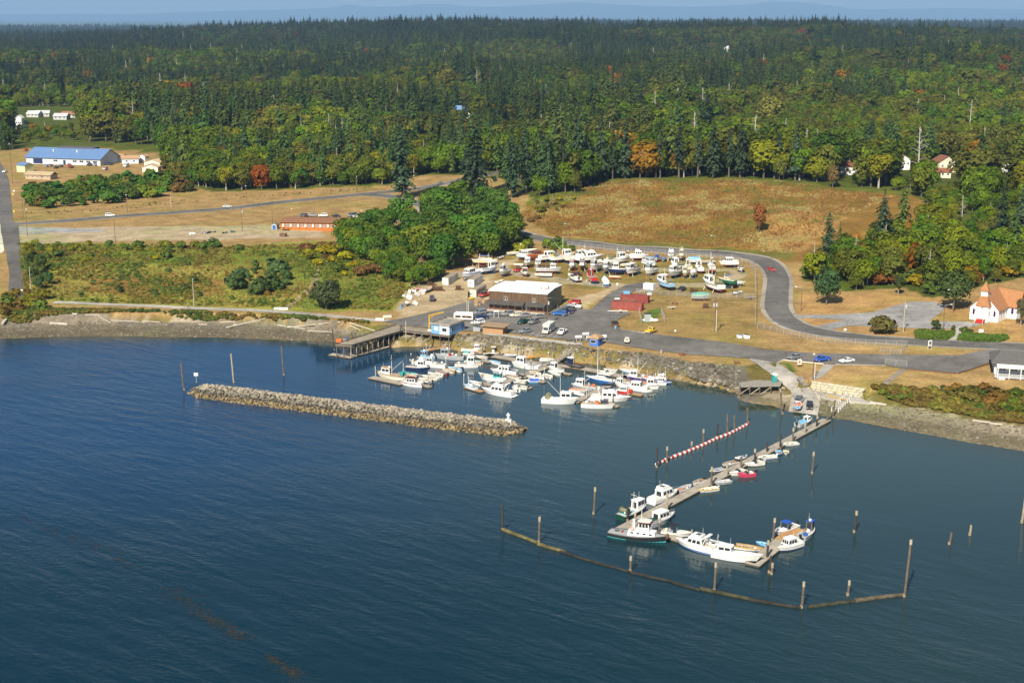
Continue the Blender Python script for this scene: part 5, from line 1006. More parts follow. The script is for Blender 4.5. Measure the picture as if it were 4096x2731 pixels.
mr = [((1504,1510),(1502,1464)),((1613,1510),(1615,1450)),((1644,1465),(1645,1418)),((1784,1475),(1784,1432)),((1712,1535),(1714,1494)),((1854,1540),(1856,1500)),((2008,1520),(2010,1466)),((2097,1510),(2099,1466)),((2124,1485),(2124,1442)),((2176,1525),(2177,1476)),((2192,1460),(2193,1412)),((2210,1440),(2211,1406)),((2083,1427),(2085,1389)),((2065,1423),(2066,1379)),((1930,1425),(1931,1376)),((1937,1412),(1938,1370)),((2272,1460),(2273,1415)),((2396,1480),(2397,1440)),((2403,1474),(2404,1420)),((2345,1600),(2346,1560)),((2449,1610),(2451,1572)),((2511,1590),(2512,1545)),((2567,1565),(2568,1510)),((2619,1545),(2620,1498)),((2355,1575),(2355,1535)),((2450,1545),(2450,1495)),((1560,1560),(1560,1500))][:-1]
for i, (b, t) in enumerate(mr): piling(b, t, 'slender marina float piling, %s in the basin' % ORD[i], R_.choice([STEELP, PILEP, PILE]), .15, 'cone' if R_.random() < .35 else None, 'pilings of the basin floats')
# gangways
def gangway(a, za, b, zb, w, label, rail, deck, truss=False):
 pa, pb = P(*a, za), P(*b, zb); d = pb - pa; L = math.hypot(d.x, d.y); t = thing('gangway', (pa.x, pa.y, 0), math.atan2(d.y, d.x), label, 'gangway')
 dk = MB(); dk.bar((0, 0, za), (L, 0, zb), w, .16); dk.build('walkway', deck, t)
 for sy in (-1, 1):
  r = MB(); r.bar((0, sy * w / 2, za + 1.05), (L, sy * w / 2, zb + 1.05), .09); r.build('handrail', rail, t); n = max(4, int(L / 1.5))
  for i in range(n + 1):
   x = L * i / n; z = za + (zb - za) * i / n; MB().bar((x, sy * w / 2, z - .2), (x, sy * w / 2, z + 1.1), .13).build('rail_post', rail, t)
   if truss and i < n: x2 = L * (i + 1) / n; z2 = za + (zb - za) * (i + 1) / n; MB().bar((x, sy * w / 2, z), (x2, sy * w / 2, z2 + 1.0), .07).build('brace', rail, t)
 bm = MB()
 for sy in (-.4, .4): bm.bar((0, sy * w, za - .3), (L, sy * w, zb - .3), .2, .4)
 bm.build('stringer', M((.10, .075, .07), .9), t); return t
gangway((3402,1583), 2.3, (3340,1645), .6, 2.0, 'white railed gangway from the retaining wall to the diagonal float', C('white'), DOCKW)
gangway((2332,1372), 4.4, (2215,1452), .6, 2.0, 'long grey wooden gangway below the blue ticket hut', M((.28, .26, .23), .9), M((.27, .235, .19), .9))
gangway((1848,1322), 4.3, (1775,1384), .6, 1.8, 'railed gangway down from the blue shack on the pier', M((.36, .35, .32), .8), M((.30, .26, .20), .9), True)
# pier
PW = M((.30, .255, .19), .9, var=.25, scale=.3); PD = M((.09, .075, .06), .95, var=.3); ZP = 4.35
pier = thing('pier', P(1480, 1345, 0), 0, 'timber trestle pier with braced piles and blue shack', 'pier'); po = Vector(pier.location)
def pier_deck(pts, z, nm='deck'):
 q = [P(x, y, z) - po for x, y in pts]; MB().prism([(p.x, p.y) for p in q], z - .35, z).build(nm, PW, pier)
 for i in range(len(q)):
  a, b = q[i], q[(i + 1) % len(q)]; MB().bar((a.x, a.y, z + .12), (b.x, b.y, z + .12), .25, .22).build('curb_beam', PD, pier)
pier_deck([(1342,1377), (1407,1381), (1618,1321), (1594,1297)], ZP); pier_deck([(1600,1322), (1722,1336), (1800,1345), (1862,1312), (1700,1298), (1607,1298)], ZP - .03)
A, B_, C1, D1 = [P(x, y, ZP) for x, y in ((1342,1377), (1407,1381), (1618,1321), (1594,1297))]
for i in range(11):
 u = i / 10; l = A.lerp(D1, u) - po; r = B_.lerp(C1, u) - po; tops = []
 for k in range(3):
  p = l.lerp(r, .06 + k * .44); MB().tube((p.x, p.y, -2), (p.x, p.y, ZP - .35), .19, .17, 8).build('pile', PILEP if k == 2 else PILE, pier); tops.append(p)
 MB().bar((tops[0].x, tops[0].y, .6), (tops[2].x, tops[2].y, ZP - .5), .16).build('brace', PD, pier); MB().bar((tops[2].x, tops[2].y, .6), (tops[0].x, tops[0].y, ZP - .5), .16).build('brace', PD, pier)
 MB().bar((l.x, l.y, ZP - .5), (r.x, r.y, ZP - .5), .3).build('cap_beam', PD, pier)
 if i < 10:
  r2 = B_.lerp(C1, (i + 1) / 10) - po; MB().bar((r.x, r.y, .5 if i % 2 else ZP - .6), (r2.x, r2.y, ZP - .6 if i % 2 else .5), .15).build('brace', PD, pier)
for x, y in ((1624,1321),(1660,1328),(1690,1331),(1725,1336),(1760,1340),(1795,1345),(1650,1312),(1700,1316),(1750,1322)):
 p = P(x, y, ZP) - po; MB().tube((p.x, p.y, -2), (p.x, p.y, ZP - .3), .18, .17, 8).build('pile', PILE, pier)
for (x, y), (x2, y2) in (((1624,1321),(1660,1328)),((1690,1331),(1725,1336)),((1660,1328),(1690,1331))):
 p, q = P(x, y, ZP) - po, P(x2, y2, ZP) - po; MB().bar((p.x, p.y, .8), (q.x, q.y, ZP - .6), .16).build('brace', PILEP, pier)
dock((1322,1415), (1412,1428), 2.4, 'concrete float at the pier head', mat=CONCF, th=.9); dock((1400,1424), (1548,1384), 2.6, 'concrete float along the side of the pier', mat=CONCF, th=.9)
for b, t, l in (((1337,1400),(1333,1317),'dark fender piling at the seaward corner of the pier'),((1410,1384),(1409,1330),'dark fender piling at the inner corner of the pier head'),((1624,1335),(1624,1284),'pale steel light post at the pier angle')): piling(b, t, l, PILEB if 'dark' in l else STEELP, .16, z=0 if 'dark' in l else ZP)
cr = thing('jib_crane', P(1718, 1322, ZP), 0, 'yellow jib crane on the pier beside the blue shack', 'crane'); MB().tube((0, 0, 0), (0, 0, 5.2), .28, .24, 10).build('column', C('gold'), cr); MB().bar((-.2, 0, 5.1), (4.6, 1.5, 5.9), .3, .4).build('jib', C('gold'), cr); MB().bar((0, 0, 4.0), (1.6, .5, 5.25), .16).build('brace', C('gold'), cr); MB().box((0, 0, .15), (1.2, 1.2, .5)).build('base', C('offwhite'), cr)
t = tag(MB().box((0, 0, .5), (1.6, 1.2, 1.0)).build('fish_tote', C('orange')), 'bright orange tote at the seaward end of the pier', 'tote'); t.location = P(1356, 1368, ZP)
t = thing('pallet_stack', P(1378, 1365, ZP), .3, 'grey pallets heaped beside the orange tote', 'pallets')
for i in range(4): MB().box((.1 * i, 0, .09 + .17 * i), (1.4, 1.1, .13), i * .3).build('pallet', M((.27, .25, .22), .9), t)
t = thing('barrel', P(1386, 1358, ZP), 0, 'blue barrel on the pier head', 'barrel'); MB().tube((0, 0, 0), (0, 0, .9), .3, .3, 10).build('body', C('blue'), t)
# log boom
def log(a, b, r, label, mat=None, name='boom_log', group='floating boom logs', z=.0, cat='log', top=True):
 pa, pb = P(*a, z), P(*b, z); d = pb - pa; L = d.length; t = thing(name, (pa + pb) / 2, math.atan2(d.y, d.x), label, cat, group); n = 6; mb = MB(); rs = random.Random(int(a[0]))
 pr = (-L / 2, 0, r * .35)
 for i in range(n):
  q = (-L / 2 + L * (i + 1) / n, rs.uniform(-.12, .12), r * .35 + rs.uniform(-.04, .04)); mb.tube(pr, q, r * (1 - .04 * i), r * (1 - .04 * (i + 1)), 9); pr = q
 mb.build('trunk', mat or M((.035, .03, .022), .95, var=.5, scale=.6), t); return t
BOOM = [((2010,2118),(2150,2172),'mossy yellow boom log at the seaward end of the log boom',.42,M((.14,.12,.045),.95,var=.5,scale=.8)),((2152,2178),(2262,2210),'mossy yellow boom log next to the first one',.42,M((.14,.12,.045),.95,var=.5,scale=.8)),((2240,2205),(2380,2250),'dark boom log third in the chain',.3,None),((2380,2250),(2520,2288),'dark boom log fourth in the chain',.3,None),((2522,2290),(2690,2328),'dark boom log fifth in the chain',.3,None),((2692,2330),(2800,2362),'dark boom log sixth in the chain',.32,None),((2802,2356),(3000,2398),'thick mossy boom log in the middle of the chain',.42,M((.06,.055,.028),.95,var=.5,scale=.8)),((3000,2400),(3204,2432),'dark boom log before the angle of the chain',.36,None),((3232,2428),(3420,2404),'weedy boom log after the angle of the chain',.38,M((.055,.05,.03),.95,var=.5)),((3420,2404),(3612,2380),'pale driftwood boom log by the leaning pile',.45,M((.12,.10,.065),.95,var=.5))]
for a, b, l, r, m in BOOM: log(a, b, r, l, m)
# red and white float barrier
fb = thing('float_barrier', P(2800, 1780, 0), 0, 'line of red and white floats strung between pilings', 'barrier'); fo = Vector(fb.location); path = [(2626,1860),(2668,1838),(2740,1812),(2812,1782),(2868,1755),(2915,1738),(2946,1722),(2992,1698)]; pw = np.array([tuple(P(x, y))[:2] for x, y in path]); cl = np.r_[0, np.cumsum(np.linalg.norm(np.diff(pw, axis=0), axis=1))]; nf = 46
for i in range(nf):
 s0, s1 = cl[-1] * i / nf, cl[-1] * (i + .94) / nf; a = [np.interp(s, cl, pw[:, k]) for s in (s0, s1) for k in (0, 1)]
 MB().tube((a[0] - fo.x, a[1] - fo.y, .22), (a[2] - fo.x, a[3] - fo.y, .22), .42, .42, 9).build('float', C('red' if i % 2 else 'white', rough=.5), fb)
MB().bar((pw[0][0] - fo.x, pw[0][1] - fo.y, -.1), (pw[-1][0] - fo.x, pw[-1][1] - fo.y, -.1), .06).build('cable', C('grey'), fb)
def rockmat():
 m, nt, b = newmat('tide_marked_stone'); L = nt.links; geo = N(nt, 'ShaderNodeNewGeometry'); sx = N(nt, 'ShaderNodeSeparateXYZ'); L.new(geo.outputs['Position'], sx.inputs[0])
 nz = N(nt, 'ShaderNodeTexNoise'); nz.inputs['Scale'].default_value = .7; nz.inputs['Detail'].default_value = 5; L.new(geo.outputs['Position'], nz.inputs['Vector'])
 ad = N(nt, 'ShaderNodeMath', operation='MULTIPLY_ADD'); ad.inputs[1].default_value = 1.0; L.new(nz.outputs[0], ad.inputs[0]); L.new(sx.outputs[2], ad.inputs[2])
 mr = N(nt, 'ShaderNodeMapRange'); mr.inputs[1].default_value = .2; mr.inputs[2].default_value = 3.4; L.new(ad.outputs[0], mr.inputs[0])
 rp = N(nt, 'ShaderNodeValToRGB'); e = rp.color_ramp.elements; e[0].position = 0; e[0].color = (.10, .085, .045, 1); e[1].position = 1; e[1].color = (.27, .24, .19, 1)
 for p, c in ((.16, (.20, .15, .07)), (.38, (.22, .165, .085)), (.46, (.10, .088, .068)), (.56, (.105, .095, .075)), (.64, (.20, .175, .13))): q = e.new(p); q.color = (*c, 1)
 L.new(mr.outputs[0], rp.inputs[0]); rn = N(nt, 'ShaderNodeMapRange'); rn.inputs[3].default_value = .55; rn.inputs[4].default_value = 1.4
 oi = N(nt, 'ShaderNodeObjectInfo'); a2 = N(nt, 'ShaderNodeMath', operation='ADD'); L.new(oi.outputs['Random'], a2.inputs[0]); L.new(geo.outputs['Random Per Island'], a2.inputs[1]); fr = N(nt, 'ShaderNodeMath', operation='FRACT'); L.new(a2.outputs[0], fr.inputs[0]); L.new(fr.outputs[0], rn.inputs[0])
 vm = N(nt, 'ShaderNodeVectorMath', operation='SCALE'); L.new(rp.outputs[0], vm.inputs[0]); L.new(rn.outputs[0], vm.inputs['Scale']); L.new(vm.outputs[0], b.inputs['Base Color']); b.inputs['Roughness'].default_value = .92; return m
ROCK = rockmat()
def greyrock():
 m, nt, b = newmat('mixed_grey_stone'); L = nt.links; geo = N(nt, 'ShaderNodeNewGeometry'); oi = N(nt, 'ShaderNodeObjectInfo'); a2 = N(nt, 'ShaderNodeMath', operation='ADD'); L.new(oi.outputs['Random'], a2.inputs[0]); L.new(geo.outputs['Random Per Island'], a2.inputs[1]); fr = N(nt, 'ShaderNodeMath', operation='FRACT'); L.new(a2.outputs[0], fr.inputs[0])
 rp = N(nt, 'ShaderNodeValToRGB'); e = rp.color_ramp.elements; e[0].color = (.055, .048, .036, 1); e[1].color = (.29, .265, .22, 1); q = e.new(.5); q.color = (.125, .11, .083, 1); q = e.new(.8); q.color = (.17, .15, .115, 1); L.new(fr.outputs[0], rp.inputs[0]); L.new(rp.outputs[0], b.inputs['Base Color']); b.inputs['Roughness'].default_value = .92; return m
GREYROCK = greyrock()
def stone_verts(rs, r):
 ph = [(0, 0, 1)] + [(math.sin(a) * math.cos(b), math.sin(a) * math.sin(b), math.cos(a)) for a in (1.0, 2.0) for b in [k * 2 * math.pi / 5 + (.6 if a > 1.5 else 0) for k in range(5)]] + [(0, 0, -1)]
 sx, sy, sz = rs.uniform(.75, 1.3), rs.uniform(.75, 1.3), rs.uniform(.6, .95); rz = rs.uniform(0, 6.28); out = []
 for x, y, z in ph:
  k = r * rs.uniform(.8, 1.2); x, y, z = x * sx * k, y * sy * k, z * sz * k; out.append((x * math.cos(rz) - y * math.sin(rz), x * math.sin(rz) + y * math.cos(rz), z))
 return out
SF = [(0, 1 + i, 1 + (i + 1) % 5) for i in range(5)] + [(1 + i, 6 + i, 1 + (i + 1) % 5) for i in range(5)] + [(6 + i, 6 + (i + 1) % 5, 1 + (i + 1) % 5) for i in range(5)] + [(11, 6 + (i + 1) % 5, 6 + i) for i in range(5)]
bw = thing('breakwater', P(1420, 1640, 0), 0, 'long rubble stone breakwater with pale top and tan tidal band', 'breakwater'); bo = Vector(bw.location)
spine = np.array([tuple(P(x, y))[:2] for x, y in [(772,1566),(1000,1594),(1300,1633),(1600,1671),(1850,1701),(2030,1720),(2098,1726)]]); cs = np.r_[0, np.cumsum(np.linalg.norm(np.diff(spine, axis=0), axis=1))]; TL = cs[-1]
def sp_at(s):
 x, y = np.interp(s, cs, spine[:, 0]), np.interp(s, cs, spine[:, 1]); x2, y2 = np.interp(s + .5, cs, spine[:, 0]), np.interp(s + .5, cs, spine[:, 1]); d = np.array([x2 - x, y2 - y]) if s < TL - 1 else spine[-1] - spine[-2]; d = d / np.linalg.norm(d); return np.array([x, y]), np.array([-d[1], d[0]])
def bw_h(u, s): e = min(1, min(s + 3, TL - s + 3.2) / 8.); return max(-.4, 2.5 * e - max(0, abs(u) - .8) * .58 * (1 + .3 * (1 - e)))
core = MB(); n = 60; us = (-7, -4, -1.2, 0, 1.2, 4, 7)
for i in range(n + 1):
 c, nn = sp_at(TL * i / n)
 for u in us: core.v.append((c[0] + nn[0] * u - bo.x, c[1] + nn[1] * u - bo.y, bw_h(u, TL * i / n) - .5))
for i in range(n):
 for j in range(6): a = i * 7 + j; core.f.append((a, a + 1, a + 8, a + 7))
core.build('core', M((.085, .075, .055), .95), bw)
rs = random.Random(3); items = []
s = 0.
while s < TL:
 for u in np.arange(-5.6, 5.7, .62):
  ss = s + rs.uniform(-.35, .35); uu = u + rs.uniform(-.3, .3); c, nn = sp_at(min(max(ss, 0), TL)); z = bw_h(uu, ss)
  if z < -.25: continue
  items.append((c[0] + nn[0] * uu, c[1] + nn[1] * uu, z - .12 + rs.uniform(-.14, .2), rs.uniform(.26, .66) * (1.05 if z > 1.3 else .85), uu))
 s += .68
items.sort(key=lambda q: (-int(q[2] > .9 and q[4] < 1.5), -q[3])); rest = MB()
protos_s = [bpy.data.meshes.new('stone') for _ in range(14)]
for me in protos_s: me.from_pydata(stone_verts(rs, 1.0), [], SF); me.materials.append(ROCK)
for i, (x, y, z, r, u) in enumerate(items):
 if i < 300:
  o = bpy.data.objects.new('stone', protos_s[i % 14]); COL.objects.link(o); o.parent = bw; o.location = (x - bo.x, y - bo.y, z); o.scale = (r, r, r * rs.uniform(.8, 1.1)); o.rotation_euler = (rs.uniform(-.3, .3), rs.uniform(-.3, .3), rs.uniform(0, 6.28))
 else: rest.add([(p[0] + x - bo.x, p[1] + y - bo.y, p[2] + z) for p in stone_verts(rs, r)], SF)
o = rest.build('rubble', ROCK, bw); o['kind'] = 'stuff'
print('breakwater stones', len(items))
lt = thing('harbour_light', P(2033, 1690, 2.0), 0, 'pale concrete light pedestal on the breakwater end', 'light'); MB().prism([(-1.1,-1.1),(1.1,-1.1),(1.1,1.1),(-1.1,1.1)], -.6, 1.2).build('base', C('offwhite'), lt); lt.scale = (.72, .72, .78); MB().box((0, 0, 1.9), (.9, .9, 1.4)).build('pedestal', C('lgrey'), lt); MB().box((0, 0, 2.7), (1.3, .3, .5)).build('crossbar', C('offwhite'), lt); MB().tube((0, 0, 2.7), (0, 0, 3.4), .3, .25, 8).build('lamp', C('white'), lt)
sg = thing('warning_sign', P(785, 1518, 2.4), 0, 'white square sign on a post at the seaward breakwater tip', 'sign'); MB().tube((0, 0, -1), (0, 0, 1.9), .06, .06, 6).build('post', C('lgrey'), sg); MB().box((0, -.08, 1.6), (1.2, .06, .9)).build('panel', C('white'), sg)
# rock bank under the parking lot
def bank_points(n, x0, x1, zlo, zhi, seed):
 rs_ = random.Random(seed); out = []; guard = 0
 while len(out) < n and guard < n * 60:
  guard += 1; px = rs_.uniform(x0, x1); yw = np.interp(px, [p[0] for p in WATERLINE], [p[1] for p in WATERLINE]); yt = np.interp(px, [p[0] for p in TOP], [p[1] for p in TOP]); g = G(px, rs_.uniform(yt - 6, yw + 3))
  if zlo <= g.z <= zhi: out.append(g)
 return out
rs = random.Random(8); bk = MB(); bp = bank_points(2900, 1730, 2960, -.2, 4.35, 4)
gm = [bpy.data.meshes.new('stone') for _ in range(8)]
for me in gm: me.from_pydata(stone_verts(rs, 1.0), [], SF); me.materials.append(GREYROCK)
for i, g in enumerate(bp):
 r = rs.uniform(.15, .42)
 if i < 220:
  o = bpy.data.objects.new('stone', gm[i % 8]); COL.objects.link(o); o.parent = ground; r = rs.uniform(.35, .75); o.location = (g.x, g.y, g.z + .05); o.scale = (r, r, r * .8); o.rotation_euler = (0, 0, rs.uniform(0, 6))
 else: bk.add([(p[0] + g.x, p[1] + g.y, p[2] * .8 + g.z) for p in stone_verts(rs, r)], SF)
o = bk.build('riprap', GREYROCK, ground); o['kind'] = 'stuff'
for i, g in enumerate(bank_points(34, 2760, 2960, .6, 4.0, 9)):
 o = bpy.data.objects.new('boulder', gm[i % 8]); COL.objects.link(o); o.parent = ground; r = rs.uniform(.6, 1.3); o.location = (g.x, g.y, g.z); o.scale = (r, r * 1.2, r * .8); o.rotation_euler = (0, 0, rs.uniform(0, 6))
# driftwood logs on the beach
DRIFT = M((.46, .42, .35), .95, var=.2, scale=.7)
dl = [((200,1288),(272,1300),.5),((340,1283),(400,1282),.22),((398,1286),(440,1283),.2),((445,1286),(560,1288),.2),((570,1287),(640,1289),.22),((795,1298),(830,1300),.25),((880,1292),(940,1290),.25),((935,1301),(960,1303),.3),((905,1312),(1060,1292),.22),((1100,1300),(1220,1310),.25),((1150,1302),(1360,1310),.2),((1230,1325),(1330,1318),.2),((1360,1305),(1500,1325),.25),((1400,1318),(1440,1322),.22),((10,1290),(35,1285),.5),((292,1290),(312,1290),.45),((3890,1683),(3960,1692),.3),((3960,1695),(4010,1700),.3),((3480,1612),(3545,1622),.4),((3262,1575),(3278,1602),.5),((2910,1560),(2960,1550),.2),((3060,1545),(3140,1555),.3)]
for i, (a, b, r) in enumerate(dl):
 pa, pb = G(*a), G(*b); d = pb - pa; t = thing('driftwood_log', (pa + pb) / 2 + Vector((0, 0, r * .6)), math.atan2(d.y, d.x), 'bleached driftwood log, %s along the shore from the open bay' % ORD[i], 'log', 'driftwood logs on the beach'); L = d.length
 mb = MB(); mb.tube((-L / 2, 0, (pa.z - pb.z) / 2), (0, rs.uniform(-.15, .15), 0), r, r * .9, 8); mb.tube((0, 0, 0), (L / 2, 0, (pb.z - pa.z) / 2), r * .9, r * .7, 8); mb.build('trunk', DRIFT, t)
# kelp drifting on the bay
rs = random.Random(17); kp = MB(); kl = [(50,2055),(230,2130),(420,2200),(640,2330),(800,2450),(940,2530),(1100,2640),(1210,2716)]
for i in range(1000):
 u = rs.uniform(0, 1) ** .75 * (len(kl) - 1); j = min(int(u), len(kl) - 2); f = u - j; w = 10 + 26 * vnoise(u * 3, 1.)
 x = kl[j][0] * (1 - f) + kl[j + 1][0] * f + rs.gauss(0, w); y = kl[j][1] * (1 - f) + kl[j + 1][1] * f + rs.gauss(0, w * .45)
 if vnoise(u * 4.5, 7.) < .22: continue
 p = P(x, y); a = rs.uniform(-1.4, .4); l = rs.uniform(.15, .6); ww = rs.uniform(.03, .10); c_, s_ = math.cos(a), math.sin(a)
 kp.add([(p.x - c_ * l - s_ * ww, p.y - s_ * l + c_ * ww, .03), (p.x - c_ * l + s_ * ww, p.y - s_ * l - c_ * ww, .03), (p.x + c_ * l, p.y + s_ * l, .03 + rs.uniform(0, .03)), (p.x, p.y + ww * 2, .045)], [(0, 1, 2, 3)])
tag(kp.build('kelp', M((.04, .032, .018), .5, var=.3)), 'brown kelp drifting in a streak on the bay', 'kelp', kind='stuff')
def wheels(t, xs, y, r=.33, w=.22):
 for x in xs:
  for sy in (-1, 1):
   o = MB().tube((x, sy * y - w / 2, r), (x, sy * y + w / 2, r), r, r, 12).build('wheel', C('black', rough=.8), t); MB().tube((x, sy * (y + w * .52) - .015, r), (x, sy * (y + w * .52) + .015, r), r * .58, r * .58, 10).build('rim', C('silver'), o)
def lights(t, xf, xr, y, zf, zr):
 for sy in (-1, 1):
  MB().box((xf, sy * y, zf), (.06, .32, .16)).build('headlight', C('ivory', rough=.2), t); MB().box((xr, sy * y, zr), (.06, .2, .3)).build('tail_light', C('red', rough=.3), t)
DIM = dict(sedan=(4.6, 1.78, .30, .92, 1.42), coupe=(4.7, 1.8, .28, .88, 1.32), wagon=(4.5, 1.72, .3, .95, 1.45), suv=(4.6, 1.85, .4, 1.12, 1.78), van=(5.2, 2.0, .4, 1.25, 2.05), pickup=(5.3, 1.9, .42, 1.1, 1.76), canopy=(5.2, 1.85, .42, 1.1, 1.72))
def car(kind, rear, front, col, label, group, roof=None, far=False, bed='dgrey', dz=.17, kscale=1.0, slope=False):
 a, b = G(*rear), G(*front); mid, rz, _ = frame(a, b); L, W, z0, zb, zt = [v * kscale for v in DIM[kind]]
 t = thing(dict(pickup='pickup_truck', canopy='pickup_truck', suv='suv', van='van').get(kind, 'car'), (mid.x, mid.y, mid.z + dz), rz, label, dict(pickup='pickup truck', canopy='pickup truck', suv='suv', van='van').get(kind, 'car'), group)
 if slope: t.rotation_euler = (0, slope, rz)
 p = carpaint(col); x0, x1 = -L / 2, L / 2; hood = zb - .02
 prof = [(x0 + .05, z0), (x0, z0 + .25), (x0 + .02, zb - .04), (x0 + .1, zb), (x1 - 1.15 * L / 4.6, zb), (x1 - .25, hood - .12), (x1 - .03, hood - .28), (x1, z0 + .2), (x1 - .08, z0)]
 body = MB()
 if kind in ('pickup',):
  xb = -.35; body.side([(xb, z0), (xb, zb), (x1 - 1.35, zb), (x1 - .25, zb - .08), (x1 - .03, zb - .25), (x1, z0 + .2), (x1 - .08, z0)], -W / 2, W / 2)
  body.side([(x0, z0 + .05), (x0, zb - .02), (x0 + .08, zb), (xb, zb), (xb, z0 + .05)], -W / 2, -W / 2 + .12); body.side([(x0, z0 + .05), (x0, zb - .02), (x0 + .08, zb), (xb, zb), (xb, z0 + .05)], W / 2 - .12, W / 2); body.box((x0 + .06, 0, (z0 + zb) / 2 + .02), (.12, W - .26, zb - z0 - .08))
  MB().box(((x0 + xb) / 2, 0, z0 + .25), (xb - x0 - .14, W - .26, .12)).build('cargo_bed', C(bed), t); cx0, cx1, sf, sa = -.5, 1.15 + .25, .55, .12
 else:
  body.side(prof, -W / 2, W / 2)
  cx0, cx1, sf, sa = dict(sedan=(x0 + .55, .95, .6, .62), coupe=(x0 + .6, .8, .7, .75), wagon=(x0 + .1, .95, .55, .35), suv=(x0 + .05, 1.05, .5, .25), van=(x0 + .04, 1.75, .75, .08), canopy=(x0 + .02, 1.15, .5, .1))[kind]
 bo_ = body.build('body', p, t); cb = MB(); q = house(cb, cx0, cx1, W * .95, zb - .01, zt, sf, sa, .12); ca = cb.build('cabin', p if not roof else carpaint(roof), t); gl = glassmat()
 panes(q['front'], 1, ca, .07, .93, .12, .9, name='windshield', mat=gl); panes(q['aft'], 1, ca, .1, .9, .2, .85, name='rear_window', mat=gl); ns = 3 if kind in ('suv', 'van', 'wagon', 'canopy') else 2
 if kind != 'pickup' or True: panes(q['star'], ns, ca, .06, .94, .14, .84, .03, mat=gl); panes(q['port'], ns, ca, .06, .94, .14, .84, .03, mat=gl)
 wheels(t, (x0 + .85, x1 - .85), W / 2 - .1, .34 if kind not in ('suv', 'pickup', 'canopy', 'van') else .38)
 if not far:
  lights(t, x1 + .005, x0 - .005, W / 2 - .25, zb - .36, zb - .28); MB().box((x1 + .03, 0, z0 + .12), (.1, W * .94, .16)).build('front_bumper', C('dgrey' if col not in ('white',) else 'lgrey'), t); MB().box((x0 - .03, 0, z0 + .12), (.1, W * .94, .16)).build('rear_bumper', C('lgrey' if kind in ('pickup', 'canopy') else 'dgrey'), t)
 return t
PK, STR, SC, SCH, CL = 'vehicles parked by the restaurant', 'vehicles parked along the street', 'vehicles at the ramp', 'vehicles beside the long orange building', 'cars at the blue roofed centre'
car('suv', (2320,1220), (2275,1215), 'red', 'bright red suv parked beyond the white pickup', PK); car('pickup', (2326,1236), (2270,1231), 'white', 'white pickup with green bed beside the red suv', PK, bed='olive'); car('suv', (2294,1247), (2258,1241), 'dgrey', 'dark suv between the white pickup and the navy pickup', PK)
car('pickup', (2282,1256), (2246,1251), 'navy', 'navy pickup half hidden behind the bright blue one', PK, bed='navy'); car('canopy', (2264,1265), (2211,1260), 'blue', 'bright blue pickup with matching canopy', PK)
car('sedan', (2122,1267), (2078,1271), 'silver', 'silver sedan next to the cream wagon', PK); car('sedan', (2179,1272), (2137,1277), 'grey', 'grey sedan last in the row before the service pole', PK); car('wagon', (2085,1265), (2043,1270), 'ivory', 'cream station wagon before the restaurant porch', PK)
car('suv', (2053,1261), (2009,1267), 'silver', 'silver grey suv beside the cream wagon', PK); car('sedan', (2001,1261), (1953,1267), 'steel', 'blue grey sedan behind the white double post', PK); car('canopy', (1940,1255), (1897,1262), 'silver', 'silver pickup with canopy beyond the travel trailer', PK)
car('pickup', (1944,1276), (1904,1282), 'navy', 'dark navy pickup by the travel trailer', PK); car('suv', (1935,1295), (1888,1302), 'white', 'white suv beside the brown roofed shed', PK); car('pickup', (2112,1291), (2076,1300), 'dgreen', 'dark green pickup backed against the median strip', PK); car('suv', (2152,1290), (2118,1301), 'grey', 'grey suv beside the dark green pickup', PK)
car('sedan', (2122,1327), (2084,1335), 'steel', 'blue silver sedan alone near the concrete walk', PK); car('pickup', (2268,1324), (2230,1349), 'white', 'white pickup parked beside the motorhome', PK); car('suv', (2507,1379), (2509,1362), 'ivory', 'small cream jeep with spare wheel on its tail', PK, kscale=.88)
car('pickup', (2588,1337), (2620,1325), 'yellow', 'bright yellow pickup at the lot edge', PK, bed='yellow'); car('suv', (1726,1213), (1731,1192), 'navy', 'dark blue suv alone on the gravel', PK, roof='black'); car('pickup', (1957,1181), (1920,1192), 'red', 'red and black pickup beside the lettered container', PK, roof='maroon')
car('coupe', (3072,1079), (3098,1089), 'red', 'small red car driving down the curving road', 'cars driving on the roads', dz=.13); car('sedan', (3201,1431), (3158,1441), 'grey', 'grey sedan beside the notice board', STR); car('pickup', (3315,1442), (3260,1450), 'royal', 'royal blue pickup beside the street lamp pole', STR, bed='dgrey'); car('coupe', (3413,1446), (3360,1454), 'white', 'white coupe parked on the street above the dry lawn', STR)
car('suv', (3190,1620), (3203,1600), 'lgrey', 'pale truck backing a dinghy trailer down the ramp', SC, slope=-.06, roof='dgrey'); car('sedan', (3239,1614), (3237,1645), 'black', 'black car facing the water on the boat ramp', SC, slope=.10, dz=.2)
car('suv', (1222,869), (1205,866), 'dgrey', 'dark suv first in the row behind the orange building', SCH); car('pickup', (1235,867), (1258,867), 'silver', 'silver pickup second in the row behind the orange building', SCH); car('suv', (1305,868), (1280,868), 'white', 'white suv in the row behind the orange building', SCH); car('sedan', (1355,870), (1328,870), 'black', 'black car in the row behind the orange building', SCH)
car('van', (1418,867), (1397,870), 'grey', 'grey van behind the corner of the orange building', SCH); car('sedan', (1445,872), (1417,870), 'white', 'white sedan beside the grey van', SCH); car('pickup', (1445,892), (1417,893), 'red', 'red pickup at the end wall of the orange building', SCH); car('suv', (1565,874), (1538,875), 'black', 'black suv on the gravel drive', SCH); car('sedan', (1581,877), (1562,878), 'white', 'white car tucked behind the maroon pickup', SCH)
